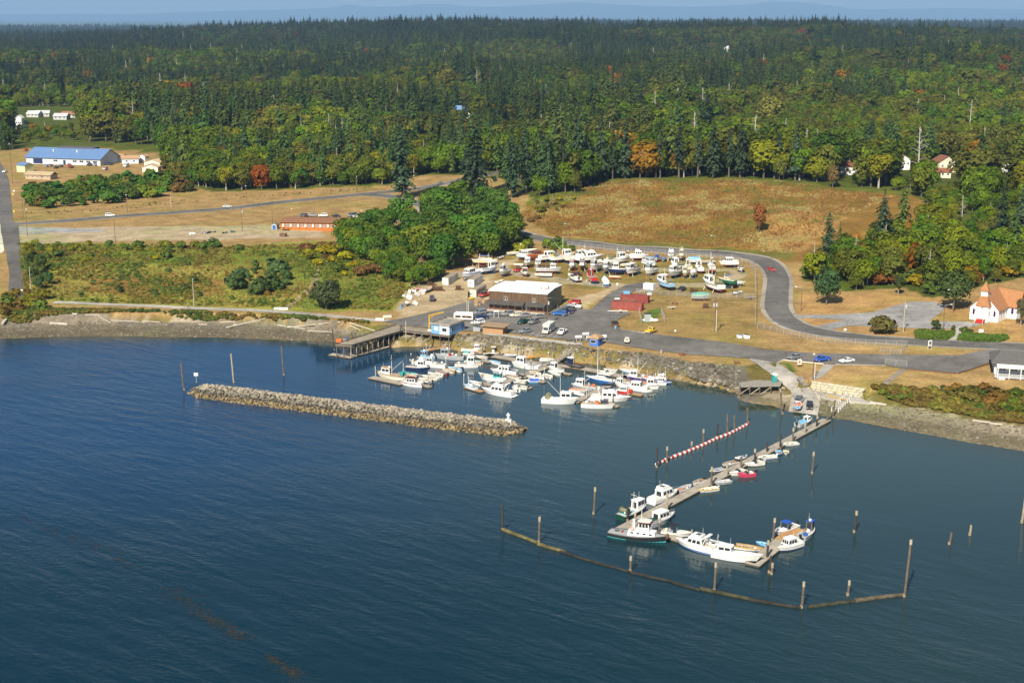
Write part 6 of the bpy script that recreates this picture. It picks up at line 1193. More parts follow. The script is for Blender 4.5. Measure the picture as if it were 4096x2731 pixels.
car('pickup', (1622,877), (1586,879), 'maroon', 'maroon pickup on the gravel drive', SCH, bed='maroon'); car('sedan', (1516,893), (1494,894), 'dred', 'dark red car half hidden by the grove', SCH); car('van', (1622,817), (1655,824), 'white', 'white van driving on the curving road', 'cars driving on the roads', dz=.13); car('suv', (421,868), (459,866), 'white', 'white suv on the upper road nearer the stop sign', 'cars driving on the roads', dz=.12); car('sedan', (889,832), (929,829), 'white', 'white sedan on the upper road before the junction', 'cars driving on the roads', dz=.12)
car('sedan', (1752,740), (1772,735), 'silver', 'silver car in the shade of the huge spruce', 'cars driving on the roads', dz=.12)
for x, y, c, k, l in [(186,668,'silver','sedan','silver car beside the yellow hut'),(202,666,'grey','sedan','grey car under the blue roof eaves'),(225,674,'black','sedan','black car below the entrance of the blue roofed hall'),(243,668,'dgrey','sedan','dark car next to the black one at the hall'),(276,664,'red','sedan','red car nearest the hall entrance'),(284,672,'dred','sedan','dark red car beside the nearer red one'),(357,664,'black','suv','black suv under the hall windows'),(382,663,'silver','suv','silver suv under the hall windows'),(429,650,'white','van','white van parked in front of the tan roofed annex'),(443,660,'navy','sedan','navy car beside the white van'),(505,668,'white','van','white van near the twin cream cottages'),(421,680,'lgrey','suv','pale suv at the edge of the shrub belt'),(103,604,'red','sedan','red car on the road behind the blue roof'),(20,690,'white','sedan','white car on the inland street')]: car(k, (x + 9, y - 2), (x - 9, y + 3), c, l, CL, far=True)
# motorhome, travel trailer, forklift, boat trailers
def box_van(name, rear, front, label, cat, L, W, H, col, stripe, overcab=False, dz=.17):
 a, b = G(*rear), G(*front); mid, rz, _ = frame(a, b); t = thing(name, (mid.x, mid.y, mid.z + dz), rz, label, cat, PK); mb = MB(); x0, x1 = -L / 2, L / 2
 if overcab: mb.side([(x0, .45), (x0, H), (x1 - .9, H), (x1 - .35, H - .12), (x1 - .25, H - .75), (x1 - 1.5, H - 1.15), (x1 - 1.5, .45)], -W / 2, W / 2)
 else: mb.side([(x0 + .25, .5), (x0, 1.0), (x0 + .1, H - .15), (x0 + .35, H), (x1 - .35, H), (x1 - .05, H - .3), (x1, 1.1), (x1 - .3, .5)], -W / 2, W / 2)
 bd = mb.build('body', C(col, rough=.4), t); z0, z1 = (1.25, 1.75) if not overcab else (1.7, 2.2)
 for sy, qn in ((-1, 'star'), (1, 'port')):
  xa, xb = x0 + .5, (x1 - .5 if not overcab else x1 - 1.9); y = sy * W / 2; q = [(xa, y, z0 - .2), (xb, y, z0 - .2), (xb, y, z1 + .1), (xa, y, z1 + .1)]; q = q if sy < 0 else [q[1], q[0], q[3], q[2]]
  if stripe: panes(q, 1, bd, 0, 1, 0, 1, 0, C(stripe), 'stripe', .012)
  panes(q, 3, bd, .06, .94, .3, .9, .14, th=.03); MB().box(((xa + xb) / 2 + .6, y + sy * .012, 1.35), (.7, .03, 1.6)).build('door', C('offwhite'), bd)
 if overcab:
  cb = MB(); q = house(cb, x1 - 1.55, x1 + .1, W * .86, 1.15, H - .95, .35, 0, .1); cc = cb.build('cab', C(col, rough=.4), t); panes(q['front'], 1, cc, .08, .92, .1, .9, name='windshield'); panes(q['star'], 1, cc, .3, .85, .15, .85); panes(q['port'], 1, cc, .3, .85, .15, .85)
  MB().side([(x1 - 1.55, .45), (x1 - 1.55, 1.16), (x1 + .75, 1.08), (x1 + .85, .5)], -W * .42, W * .42).build('hood', C('ivory', rough=.4), t); wheels(t, (x0 + 1.4, x1 - .1), W / 2 - .2, .38); lights(t, x1 + .87, x0 - .01, .7, .85, 1.0)
 else:
  for sy in (-1, 1):
   for x in (.1, .85): MB().tube((x, sy * (W / 2 - .02), .34), (x, sy * (W / 2 - .24), .34), .34, .34, 10).build('wheel', C('black'), t)
  MB().bar((x1 - .2, -.5, .5), (x1 + 1.2, 0, .5), .1).build('drawbar', C('dgrey'), t); MB().bar((x1 - .2, .5, .5), (x1 + 1.2, 0, .5), .1).build('drawbar', C('dgrey'), t)
 MB().box((x0 + L * .4, 0, H + .09), (.9, .7, .2)).build('roof_vent', C('offwhite'), bd); return t
box_van('travel_trailer', (1893,1284), (1821,1281), 'white travel trailer with brown stripe near the blue shack', 'trailer', 6.8, 2.4, 2.75, 'white', 'brown'); box_van('motorhome', (2213,1316), (2176,1342), 'white motorhome with overhanging cab by the service pole', 'motorhome', 6.6, 2.35, 3.1, 'offwhite', None, True)
fk = thing('forklift', G(1882,1200,.1), 2.2, 'yellow forklift by the lettered container', 'forklift'); MB().side([(-1,.3),(-1,1.05),(-.3,1.1),(.5,.75),(.9,.7),(.9,.3)], -.55, .55).build('body', C('yellow'), fk); MB().box((1.05, 0, 1.5), (.15, .8, 2.7)).build('mast', C('black'), fk); MB().box((-.1, 0, 2.15), (1.3, 1.05, .08)).build('roof', C('black'), fk); wheels(fk, (-.6, .6), .52, .3)
for sx in (-.7, .5):
 for sy in (-.45, .45): MB().tube((sx, sy, .9), (sx, sy, 2.15), .04, .04, 5).build('roof_post', C('black'), fk)
for sy in (-.3, .3): MB().box((1.6, sy, .2), (1.0, .12, .06)).build('fork', C('dgrey'), fk)
def trailer(c, rz, L, label, load=None, col='steel'):
 t = thing('boat_trailer', G(*c, .1), rz, label, 'trailer', 'empty trailers')
 for sy in (-.6, .6): MB().bar((-L / 2, sy, .5), (L * .15, sy, .5), .1).build('rail', C(col), t); MB().bar((L * .15, sy, .5), (L / 2, 0, .5), .1).build('drawbar', C(col), t); MB().tube((-L * .15, sy * 1.45 - .1, .32), (-L * .15, sy * 1.45 + .1, .32), .32, .32, 10).build('wheel', C('black'), t); MB().side([(-L*.15-.45,.62),(-L*.15-.3,.76),(-L*.15+.3,.76),(-L*.15+.45,.62)], sy * 1.45 - .13, sy * 1.45 + .13).build('fender', C(col), t)
 for x in (-L * .45, -L * .1, L * .14): MB().bar((x, -.65, .5), (x, .65, .5), .09).build('crossbar', C(col), t)
 MB().tube((L / 2 - .4, 0, 0), (L / 2 - .4, 0, .6), .05, .05, 6).build('jack', C('grey'), t); return t
trailer((2470,1250), math.pi, 7.0, 'white boat trailer in front of the red containers', col='white'); trailer((1640,1225), -.3, 4.5, 'black flat trailer with blue barrels at the gravel edge', col='black'); trailer((2690,1235), .6, 4.2, 'bent pale trailer on the dry grass behind the red containers', col='ivory'); trailer((3006,1196), .4, 5.0, 'grey boat trailer lying by the tall fence corner', col='grey'); trailer((2700,1217), 1.2, 3.0, 'rusty trailer with upright post on the dry grass', col='rust')
t = trailer((3188,1638), 1.15, 4.2, 'galvanised trailer at the water edge of the ramp'); t = boat('skiff', (3190,1646), (3196,1622), 'aqua skiff sitting on the ramp trailer', yard=True, hull='sky', deck='orange', L=4.0, trailer=True, group='boats stored ashore in the boatyard', motor='lgrey')
t = car('pickup', (2712,1170), (2742,1157), 'black', 'black truck beside the crab pot heap in the yard', 'vehicles in the yard', dz=.02); t = car('pickup', (2090,1084), (2062,1089), 'red', 'old red flatbed truck in the yard', 'vehicles in the yard', roof='rust', dz=.02); t = car('sedan', (2322,1104), (2283,1099), 'maroon', 'burgundy car behind the large white speedboat', 'vehicles in the yard', dz=.02)
def building(name, a, b, depth, label, cat='building', group=None, z=None, dz=0.):
 """front base corners a,b in the photograph (x to the right); local x along the front, y away from the water"""
 pa, pb = (G(*a), G(*b)) if z is None else (P(*a, z), P(*b, z)); d = pb - pa; L = math.hypot(d.x, d.y); t = thing(name, (pa.x, pa.y, (min(pa.z, pb.z) if z is None else z) + dz), math.atan2(d.y, d.x), label, cat, group); return t, L
def wall_box(t, x0, x1, y0, y1, z0, z1, mat, name='wall', z1b=None):
 """four separate walls; z1b: height of the back wall for shed roofs"""
 zb = z1 if z1b is None else z1b; out = []
 out.append(MB().box(((x0 + x1) / 2, y0 + .1, (z0 + z1) / 2), (x1 - x0, .2, z1 - z0)).build(name, mat, t)); out.append(MB().box(((x0 + x1) / 2, y1 - .1, (z0 + zb) / 2), (x1 - x0, .2, zb - z0)).build(name, mat, t))
 for x in (x0, x1):
  s = 1 if x == x0 else -1; q = MB(); xa, xb = sorted((x, x + s * .2)); q.add([(xa, y0 + .2, z0), (xb, y0 + .2, z0), (xb, y1 - .2, z0), (xa, y1 - .2, z0), (xa, y0 + .2, z1), (xb, y0 + .2, z1), (xb, y1 - .2, zb), (xa, y1 - .2, zb)], [(3,2,1,0),(4,5,6,7),(0,1,5,4),(1,2,6,5),(2,3,7,6),(3,0,4,7)]); out.append(q.build(name, mat, t))
 return out
def win(parent, x, y, z, w, h, face='f', frame_m=None, pane=None, n=1):
 """framed window on front ('f', -y), back, left or right wall"""
 def bx(du, dz_, su, sz, off, th):
  c = {'f': (x + du, y - off, z + dz_), 'b': (x + du, y + off, z + dz_), 'l': (x - off, y + du, z + dz_), 'r': (x + off, y + du, z + dz_)}[face]; s = (su, th, sz) if face in 'fb' else (th, su, sz); return MB().box(c, s)
 f = bx(0, 0, w, h, .03, .06).build('window', frame_m or C('white'), parent)
 for i in range(n): bx(-w / 2 + w * (i + .5) / n, 0, w / n - .14, h - .18, .065, .03).build('pane', pane or glassmat(), f)
 return f
def gable(t, x0, x1, y0, y1, z, h, mat, axis='x', eave=.4, th=.16, name='roof', wallmat=None):
 """gable roof, ridge along axis; also closes the gable triangles"""
 m = MB()
 if axis == 'x':
  yc = (y0 + y1) / 2; k = h / ((y1 - y0) / 2)
  for s, ye in ((1, y0 - eave), (-1, y1 + eave)):
   zz_ = z - eave * k; m.add([(x0 - eave, ye, zz_), (x1 + eave, ye, zz_), (x1 + eave, yc, z + h), (x0 - eave, yc, z + h), (x0 - eave, ye, zz_ + th), (x1 + eave, ye, zz_ + th), (x1 + eave, yc, z + h + th), (x0 - eave, yc, z + h + th)], [(0,1,2,3)[::-s],(4,5,6,7)[::s],(0,1,5,4),(1,2,6,5),(3,0,4,7)])
  tri = [[(x, y0, z), (x, y1, z), (x, yc, z + h)] for x in (x0 + .02, x1 - .02)]
 else:
  xc = (x0 + x1) / 2; k = h / ((x1 - x0) / 2)
  for s, xe in ((-1, x0 - eave), (1, x1 + eave)):
   zz_ = z - eave * k; m.add([(xe, y0 - eave, zz_), (xe, y1 + eave, zz_), (xc, y1 + eave, z + h), (xc, y0 - eave, z + h), (xe, y0 - eave, zz_ + th), (xe, y1 + eave, zz_ + th), (xc, y1 + eave, z + h + th), (xc, y0 - eave, z + h + th)], [(0,1,2,3)[::-s],(4,5,6,7)[::s],(0,1,5,4),(1,2,6,5),(3,0,4,7)])
  tri = [[(x0, y, z), (x1, y, z), (xc, y, z + h)] for y in (y0 + .02, y1 - .02)]
 r = m.build(name, mat, t)
 if wallmat:
  for q in tri: n_ = Vector((.12, 0, 0)) if axis == 'x' else Vector((0, .12, 0)); q = [Vector(p) for p in q]; MB().add(q + [p + n_ * (1 if q is tri[0] or True else -1) for p in q], [(0,1,2),(5,4,3),(0,3,4,1),(1,4,5,2),(2,5,3,0)]).build('gable', wallmat, t)
 return r
BOARD = M((.155, .095, .055), .9, var=.45, scale=1.1, streak=True); OLIVE = M((.235, .235, .15), .8, var=.14, scale=1.0, streak=True); WROOF = M((.82, .82, .82), .5, var=.04); DSHING = M((.085, .078, .07), .95, var=.25, scale=.6)
# restaurant and store
t, L = building('restaurant', (1957,1237), (2191,1251), 18, 'brown boarded restaurant with white roof and covered porch'); D = 17.5; Hh = 6.7; print('restaurant', L)
wall_box(t, 0, L, 0, .4, 0, Hh, BOARD)[0]; wall_box(t, 0, L, .4, D, 0, Hh + .05, OLIVE); t.rotation_euler[2] -= .05
r = MB(); r.add([(-.3, -.25, Hh + .02), (L + .3, -.25, Hh + .02), (L + .3, D * .45, Hh + .55), (-.3, D * .45, Hh + .55), (L + .3, D + .4, Hh + .1), (-.3, D + .4, Hh + .1)], [(0,1,2,3),(3,2,4,5)]); r.add([(p[0], p[1], p[2] + .22) for p in r.v[:6]], [(0,1,2,3),(3,2,4,5)]); r.f += [(0,1,7,6),(1,2,8,7),(2,4,10,8),(4,5,11,10),(5,3,9,11),(3,0,6,9)]; rf = r.build('roof', WROOF, t)
wall_box(t, 3, L - 3, D, D + 5, 0, Hh - .6, OLIVE, 'annex_wall'); MB().box((L / 2, D + 2.8, Hh - .4), (L - 5, 5.6, .3)).build('annex_roof', WROOF, t)
MB().box((L - 4, 4.5, Hh + 1.0), (.9, .9, 1.3)).build('vent', C('ivory'), rf); MB().box((L - 2.2, 6.5, Hh + .7), (1.1, 1.1, .5)).build('chimney', C('maroon'), rf); MB().add([(L-3,5.7,Hh+.95),(L-1.4,5.7,Hh+.95),(L-1.4,7.3,Hh+.95),(L-3,7.3,Hh+.95),(L-2.5,6.2,Hh+2.0),(L-1.9,6.2,Hh+2.0),(L-1.9,6.8,Hh+2.0),(L-2.5,6.8,Hh+2.0)], [(3,2,1,0),(4,5,6,7),(0,1,5,4),(1,2,6,5),(2,3,7,6),(3,0,4,7)]).build('hood', C('lgrey', metal=.5), rf)
for x in (L * .29, L * .78): w_ = win(t, x, 0, 4.3, 1.3, 1.3, 'f', n=2); MB().box((x, -.12, 5.05), (1.5, .3, .12)).build('canopy', C('tan'), w_)
# porch in two sections
for x0, x1, nm in ((-.4, L * .63, 'porch_roof'), (L * .66, L * 1.0, 'porch_roof')): MB().add([(x0, -3.2, 2.55), (x1, -3.2, 2.55), (x1, -.02, 3.5), (x0, -.02, 3.5), (x0, -3.2, 2.72), (x1, -3.2, 2.72), (x1, -.02, 3.67), (x0, -.02, 3.67)], [(3,2,1,0),(4,5,6,7),(0,1,5,4),(1,2,6,5),(3,0,4,7)]).build(nm, DSHING, t)
MB().box((L / 2, -1.6, .3), (L, 3.0, .6)).build('porch_floor', M((.50, .45, .35), .9), t); MB().box((L / 2, -.06, 1.7), (L - 1, .06, 1.9)).build('shop_front', C('dgrey'), t)
for i in range(9):
 x = .2 + (L - .4) * i / 8; MB().box((x, -3.0, 1.55), (.16, .16, 1.95)).build('porch_post', C('rust'), t)
 if i < 8 and i not in (4,):
  for zz_ in (.95, 1.4): MB().box((x + (L - .4) / 16, -3.0, zz_), ((L - .4) / 8 - .2, .07, .09)).build('porch_rail', C('rust'), t)
for i in range(3): win(t, 2 + i * 2.6, -.05, 1.8, 1.7, 1.1, 'f', C('brown'))
win(t, L + .0, 4, 1.05, 1.0, 2.1, 'r', C('white'), n=1); MB().box((L + .04, 8, 2.4), (.08, 5.2, .12)).build('trim', C('dgreen'), t); MB().box((L + .04, 7.4, 1.5), (.06, 2.6, 2.7)).build('loading_door', M((.21, .21, .135), .8), t); MB().box((L + .5, 10.5, .6), (.9, 1.0, 1.0)).build('air_conditioner', C('dgrey'), t)
for i in range(6): MB().box((L + .9 + .0 * i, -1.5 + i * .0 - 1.6 + i * .35, .12 + .11 * i), (1.6, .32, .1)).build('step', C('brown'), t)
# tan flat roofed shed
t, L = building('shed', (1932,1332), (2011,1339), 5, 'tan shed with overhanging flat brown roof'); wall_box(t, 0, L, 0, 4.2, 0, 2.5, M((.40, .235, .12), .9, var=.12)); MB().box((L / 2 + .2, 2.0, 2.62), (L + 1.6, 5.8, .22)).build('roof', M((.33, .235, .14), .95, var=.2), t); MB().box((L + .03, 2, 1.05), (.06, 1.0, 2.1)).build('door', C('brown'), t)
# blue shack on the pier
t, L = building('pier_shack', (1725,1333), (1799,1343), 9, 'blue and white shack with flat tar roof on the pier', z=ZP); BL = M((.16, .36, .66), .7, var=.1); wall_box(t, 0, L, 0, 9, .05, 3.0, BL); MB().box((L / 2, 4.5, 3.2), (L + .7, 9.6, .16)).build('roof', M((.30, .28, .25), .95, var=.3, scale=.4), t)
for a, b in (((L / 2, -.25, 3.45), (L + .8, .14, .6)), ((L / 2, 9.25, 3.45), (L + .8, .14, .6)), ((-.3, 4.5, 3.45), (.14, 9.3, .6)), ((L + .3, 4.5, 3.45), (.14, 9.3, .6))): MB().box(a, b).build('parapet', M((.36, .33, .27), .95, var=.3), t)
MB().box((L * .72, -.02, 1.5), (L * .5, .08, 2.7)).build('white_panel', C('white'), t); win(t, L * .27, 0, 1.8, 1.6, 1.3, 'f', n=2, pane=C('lgrey')); win(t, L * .72, -.06, 1.75, 1.7, 1.1, 'f', C('dgrey'), n=2); win(t, L, 1.6, 1.75, 1.4, 1.0, 'r', C('white')); MB().box((L + .04, 5, 2.0), (.06, 4.5, .9)).build('sign_board', C('lblue'), t); MB().box((L + .05, 7.8, 1.05), (.06, .9, 2.0)).build('door', C('blue'), t); MB().tube((L + .1, 8.6, 1.9), (L + .2, 8.6, 1.9), .3, .3, 10).build('life_ring', C('red'), t)
# ticket hut
t, L = building('ticket_hut', (2358,1382), (2388,1386), 3, 'small blue hut with shingled roof above the gangway'); L = 3.0; wall_box(t, 0, L, 0, 3.0, 0, 2.5, M((.06, .17, .52), .7, var=.12)); SHK = M((.40, .26, .14), .95, var=.25, scale=2.)
e = .32; MB().add([(-e, -e, 2.45), (L + e, -e, 2.45), (L + e, 3 + e, 2.45), (-e, 3 + e, 2.45), (-e + .15, -e + .15, 2.95), (L + e - .15, -e + .15, 2.95), (L + e - .15, 2.85 + e, 2.95), (-e + .15, 2.85 + e, 2.95), (1.0, 1.0, 3.6), (2.0, 1.0, 3.6), (2.0, 2.0, 3.6), (1.0, 2.0, 3.6)], [(3,2,1,0),(0,1,5,4),(1,2,6,5),(2,3,7,6),(3,0,4,7),(4,5,9,8),(5,6,10,9),(6,7,11,10),(7,4,8,11),(8,9,10,11)]).build('roof', SHK, t); win(t, 1.35, 0, 1.5, 1.9, 1.1, 'f', C('white'), n=1); MB().box((L + .03, 1.5, 1.05), (.06, .9, 2.0)).build('door', C('royal'), t)
# containers
def container(a, b, depth, label, col, name='shipping_container', H=2.7, W=None, dz=0.02, ribs=True):
 t, L = building(name, a, b, depth, label, 'container', 'containers around the yard', dz=dz); L = W or L; m = C(col, var=.16, rough=.6, scale=.7); MB().box((L / 2, depth / 2, H / 2 + .1), (L, depth, H)).build('box', m, t)
 if ribs:
  n = int(L / .62)
  for i in range(n):
   for y in (-.02, depth + .02): MB().box((L * (i + .5) / n, y, H / 2 + .1), (.26, .06, H - .4)).build('rib', m, t)
  n = int(depth / .62)
  for i in range(n): MB().box((L + .02, depth * (i + .5) / n, H / 2 + .1), (.06, .26, H - .4)).build('rib', m, t); MB().box((-.02, depth * (i + .5) / n, H / 2 + .1), (.06, .26, H - .4)).build('rib', m, t)
 for x in (.06, L - .06): MB().box((x, -.045, H / 2 + .1), (.16, .1, H + .04)).build('corner_post', m, t)
 return t, L
t, L = container((2445,1236), (2566,1246), 2.5, 'nearer red shipping container with gear on its roof', 'rust'); redA = t
for o in t.children:
 for s_ in o.material_slots: s_.link = 'OBJECT'; s_.material = M((.30, .072, .055), .6, var=.2, scale=.6)
crab = [(4.6, 1.2), (5.5, 1.3), (7.4, 1.4), (8.4, 1.2)]
for i, (x, y) in enumerate(crab):
 p = t.matrix_basis @ Vector((x, y, 2.85)); k = thing('net_reel', p, .4 * i, 'wooden reel frame, %s on the nearer red container roof' % ORD[i], 'reel', 'reels on the red container')
 for s_ in (-.35, .35): MB().torus((0, s_, .65), .55, .07, 'y', 10, 4).build('flange', C('wood'), k)
 MB().tube((0, -.35, .65), (0, .35, .65), .14, .14, 6).build('core', C('brown'), k)
p = t.matrix_basis @ Vector((1.6, 1.2, 2.85)); k = thing('winch', p, .2, 'grey winch frame at the end of the nearer red container roof', 'winch'); MB().tube((-1, 0, .7), (1, 0, .7), .35, .35, 10).build('drum', C('offwhite'), k)
for s_ in (-1, 1): MB().torus((s_, 0, .7), .7, .07, 'x', 12, 4).build('wheel', C('dgrey'), k)
t, L = container((2483,1207), (2592,1214), 2.5, 'farther red shipping container behind the nearer one', 'rust')
for o in t.children:
 for s_ in o.material_slots: s_.link = 'OBJECT'; s_.material = M((.25, .05, .042), .6, var=.2, scale=.6)
p = t.matrix_basis @ Vector((1.8, 1.2, 2.85)); k = tag(MB().box((0, 0, .5), (2.3, 1.1, .95)).build('tank', C('sky')), 'pale blue tank on the farther red container', 'tank'); k.location = p
p = t.matrix_basis @ Vector((10.2, 1.2, 2.85)); k = thing('pressure_cart', p, .5, 'white pump cart with blue panel on the farther red container', 'pump'); MB().box((0, 0, .5), (1.4, .9, .8)).build('body', C('offwhite'), k); MB().box((.1, .1, 1.6), (.7, .1, 1.2)).build('panel', C('sky'), k)
def side_container(fa, fb, label, col, Lb, H=2.75, letters=None):
 """container seen end on: fa, fb the near end's base corners, Lb its length away from the water"""
 t, W = building('shipping_container', fa, fb, Lb, label, 'container', 'containers around the yard', dz=.03); W = 2.5; m = C(col, var=.2, rough=.6, scale=.6); MB().box((W / 2, Lb / 2, H / 2 + .1), (W, Lb, H)).build('box', m, t); MB().box((W / 2, Lb / 2, H + .12), (W * .96, Lb * .985, .06)).build('roof', M((.33, .28, .21), .9, var=.3), t)
 for x in (.62, 1.88): MB().box((x, -.03, H / 2 + .1), (1.18, .06, H - .25)).build('door', m, t)
 n = int(Lb / .62)
 for i in range(n):
  for x in (-.02, W + .02): MB().box((x, Lb * (i + .5) / n, H / 2 + .1), (.05, .24, H - .4)).build('rib', m, t)
 return t
wa = side_container((1769,1140), (1793,1145), 'rust stained white container at the grove edge', 'offwhite', 12.2); wa.rotation_euler[2] = -.28
wb = side_container((1871,1148), (1896,1152), 'white office container with window beside the stored cruiser', 'white', 12.2); wb.rotation_euler[2] = -.26
for y in (.8, 2.6): win(wb, 2.5 + .03, y, 1.6, .55, .9, 'r', C('dgrey'))
win(wb, 1.0, -.06, 1.8, .5, .5, 'f', C('dgrey'))
wc = side_container((1879,1189), (1902,1194), 'pale container with black lettering against the restaurant', 'ivory', 12.2); wc.rotation_euler[2] = -.30
tc = bpy.data.curves.new('lettering', 'FONT'); tc.body = 'HYUNDAI'; tc.size = 1.25; tc.extrude = .01; tc.align_x = 'CENTER'; tc.align_y = 'CENTER'; to = bpy.data.objects.new('lettering', tc); COL.objects.link(to); bpy.context.view_layer.update()
me = bpy.data.meshes.new_from_object(to.evaluated_get(bpy.context.evaluated_depsgraph_get())); bpy.data.objects.remove(to); me.materials.append(C('black')) if not me.materials else None
lo = bpy.data.objects.new('lettering', me); COL.objects.link(lo); lo.parent = wc; lo.location = (2.5 + .06, 6.4, 1.7); lo.rotation_euler = (math.pi / 2, 0, math.pi / 2); lo.scale = (1.15, .9, 1); lo['label'] = 'black capital lettering on the container side'
t, L = container((2573,1158), (2612,1162), 2.4, 'white box container beside the blue hulled trawler', 'white', H=2.3, ribs=False);
# long orange building
BR = M((.55, .165, .03), .75, var=.2, scale=.8); t, L = building('long_building', (1123,918), (1357,926), 10, 'long orange stained building with brown roof and white windows'); D = 12.0; print('school', L)
D = 16.; wall_box(t, 0, L, 0, D, 0, 4.0, BR); MB().add([(-.6, -.8, 3.9), (L + .6, -.8, 3.9), (L + .6, D / 2, 4.9), (-.6, D / 2, 4.9), (L + .6, D + .8, 3.9), (-.6, D + .8, 3.9)] + [(-.6, -.8, 4.1), (L + .6, -.8, 4.1), (L + .6, D / 2, 5.1), (-.6, D / 2, 5.1), (L + .6, D + .8, 4.1), (-.6, D + .8, 4.1)], [(3,2,1,0),(5,4,2,3),(6,7,8,9),(9,8,10,11),(0,1,7,6),(1,2,8,7),(2,4,10,8),(4,5,11,10),(5,3,9,11),(3,0,6,9)]).build('roof', M((.26, .125, .06), .9, var=.2), t)
for i in range(8):
 x = L * (.05 + .127 * i); ac = MB().box((x, -.25, 2.5), (.9, .5, 1.5)).build('air_conditioner', C('offwhite'), t)
 if i < 7: win(t, x + L * .062, 0, 2.5, L * .052, 1.2, 'f', n=3)
for i in range(6): win(t, L, 1.4 + i * 2.5, 2.5, 1.0, 1.3, 'r')
pc = thing('wooden_porch', t.matrix_basis @ Vector((2.6, -1.6, 0)), t.rotation_euler[2], 'brown wooden porch stair on the orange building', 'porch'); MB().box((0, 0, .9), (2.6, 2.0, .14)).build('platform', C('brown'), pc)
for x in (-1.2, 1.2):
 for y in (-.9, .9): MB().box((x, y, .95), (.14, .14, 1.9)).build('post', C('brown'), pc)
for i in range(5): MB().box((1.5 + i * .28, 0, .75 - i * .16), (.3, 1.6, .1)).build('step', C('brown'), pc)
t, L = building('blue_shed', (1087,918), (1107,919), 3, 'tiny shed with blue door beside the orange building'); L = 2.4; wall_box(t, 0, L, 0, 3.2, 0, 2.3, C('lgrey')); gable(t, 0, L, 0, 3.2, 2.3, .7, C('olive'), 'y', .25, .1, wallmat=C('lgrey')); MB().box((L / 2, -.03, 1.05), (1.6, .06, 1.9)).build('door', C('blue'), t); MB().box((L / 2, -.065, 1.05), (.05, .02, 1.8)).build('door_gap', C('navy'), t)
t, L = building('crate_shelter', (1118,947), (1140,948), 2, 'brown crate like hutch in front of the orange building'); L = 2.8; wall_box(t, 0, L, 0, 2.0, 0, 1.5, C('brown')); MB().box((L / 2, 1.0, 1.58), (L + .3, 2.4, .12)).build('roof', C('wood'), t)
# church
CW_ = M((.82, .82, .80), .6, var=.04); CR = M((.36, .17, .075), .95, var=.14, scale=1.2); t, L = building('church', (3877,1277), (3972,1283), 14, 'white wooden church with brown roof and small belfry', dz=.1); L = 9.6; D = 16.; H = 4.4; print('church', L)
t.rotation_euler[2] = math.radians(-38)
def pointed(parent, x, y, z, w, h, face='f'):
 """pointed arch window: frame and coloured glass"""
 pr = [(-w / 2, 0), (w / 2, 0), (w / 2, h * .62), (w * .3, h * .84), (0, h), (-w * .3, h * .84), (-w / 2, h * .62)]; f = None
 for k, (sc_, off, m_, nm) in enumerate(((1.25, .05, C('white'), 'window'), (.92, .09, M((.035, .02, .10), .2, var=.3), 'pane'))):
  vs = []
  for d in (0, off):
   for u, v in pr:
    u2, v2 = u * sc_, v * sc_ - (h * (sc_ - 1) / 2); vs.append({'f': (x + u2, y - d, z + v2), 'r': (x + d, y + u2, z + v2), 'l': (x - d, y - u2, z + v2)}[face])
  n = 7; mb = MB().add(vs, [tuple(range(n - 1, -1, -1)), tuple(range(n, 2 * n))] + [(i, (i + 1) % n, n + (i + 1) % n, n + i) for i in range(n)]); o = mb.build(nm, m_, f or parent); f = f or o
 return f
wall_box(t, 0, L, 0, D, 0, H, CW_); gable(t, 0, L, 0, D, H, 5.0, CR, 'y', .5, .2, wallmat=CW_)
# cross wing at the back
wall_box(t, L - .2, L + 3.2, D - 7, D - .6, 0, H, CW_, 'wing_wall');
MB().add([(L * .5, D - 3.8, H + 5.0), (L + 3.9, D - 3.8, H + 4.4), (L + 3.9, D - 7.6, H - .5), (L * .5, D - 7.6, H - .5), (L + 3.9, D, H - .5), (L * .5, D, H - .5), (L * .5, D - 3.8, H + 5.2), (L + 3.9, D - 3.8, H + 4.6), (L + 3.9, D - 7.6, H - .3), (L * .5, D - 7.6, H - .3), (L + 3.9, D, H - .3), (L * .5, D, H - .3)], [(3,2,1,0),(0,1,4,5),(6,7,8,9),(11,10,7,6),(1,2,8,7),(4,1,7,10),(2,3,9,8),(5,4,10,11)]).build('wing_roof', CR, t)
MB().add([(L + 3.1, D - 7, H), (L + 3.1, D - .6, H), (L + 3.1, D - 3.8, H + 4.2), (L + 3.2, D - 7, H), (L + 3.2, D - .6, H), (L + 3.2, D - 3.8, H + 4.2)], [(0,2,1),(3,4,5),(0,1,4,3),(1,2,5,4),(2,0,3,5)]).build('gable', CW_, t)
# entrance tower
tw = 4.0; x0, x1 = L / 2 - tw / 2, L / 2 + tw / 2; wall_box(t, x0, x1, -2.2, 1.8, 0, 5.4, CW_, 'tower_wall')
MB().add([(x0-.4,-2.6,5.3),(x1+.4,-2.6,5.3),(x1+.4,2.2,5.3),(x0-.4,2.2,5.3),(L/2-1.15,-1.4,8.6),(L/2+1.15,-1.4,8.6),(L/2+1.15,.9,8.6),(L/2-1.15,.9,8.6)], [(3,2,1,0),(4,5,6,7),(0,1,5,4),(1,2,6,5),(2,3,7,6),(3,0,4,7)]).build('tower_roof', CR, t)
bf = MB().box((L / 2, -.25, 9.5), (2.1, 2.1, 2.0)).build('belfry', CW_, t)
for k in range(5): MB().box((L / 2 + 1.06, -.25, 8.9 + k * .28), (.06, 1.5, .14)).build('louvre', C('lgrey'), bf); MB().box((L / 2, -1.31, 8.9 + k * .28), (1.5, .06, .14)).build('louvre', C('lgrey'), bf)
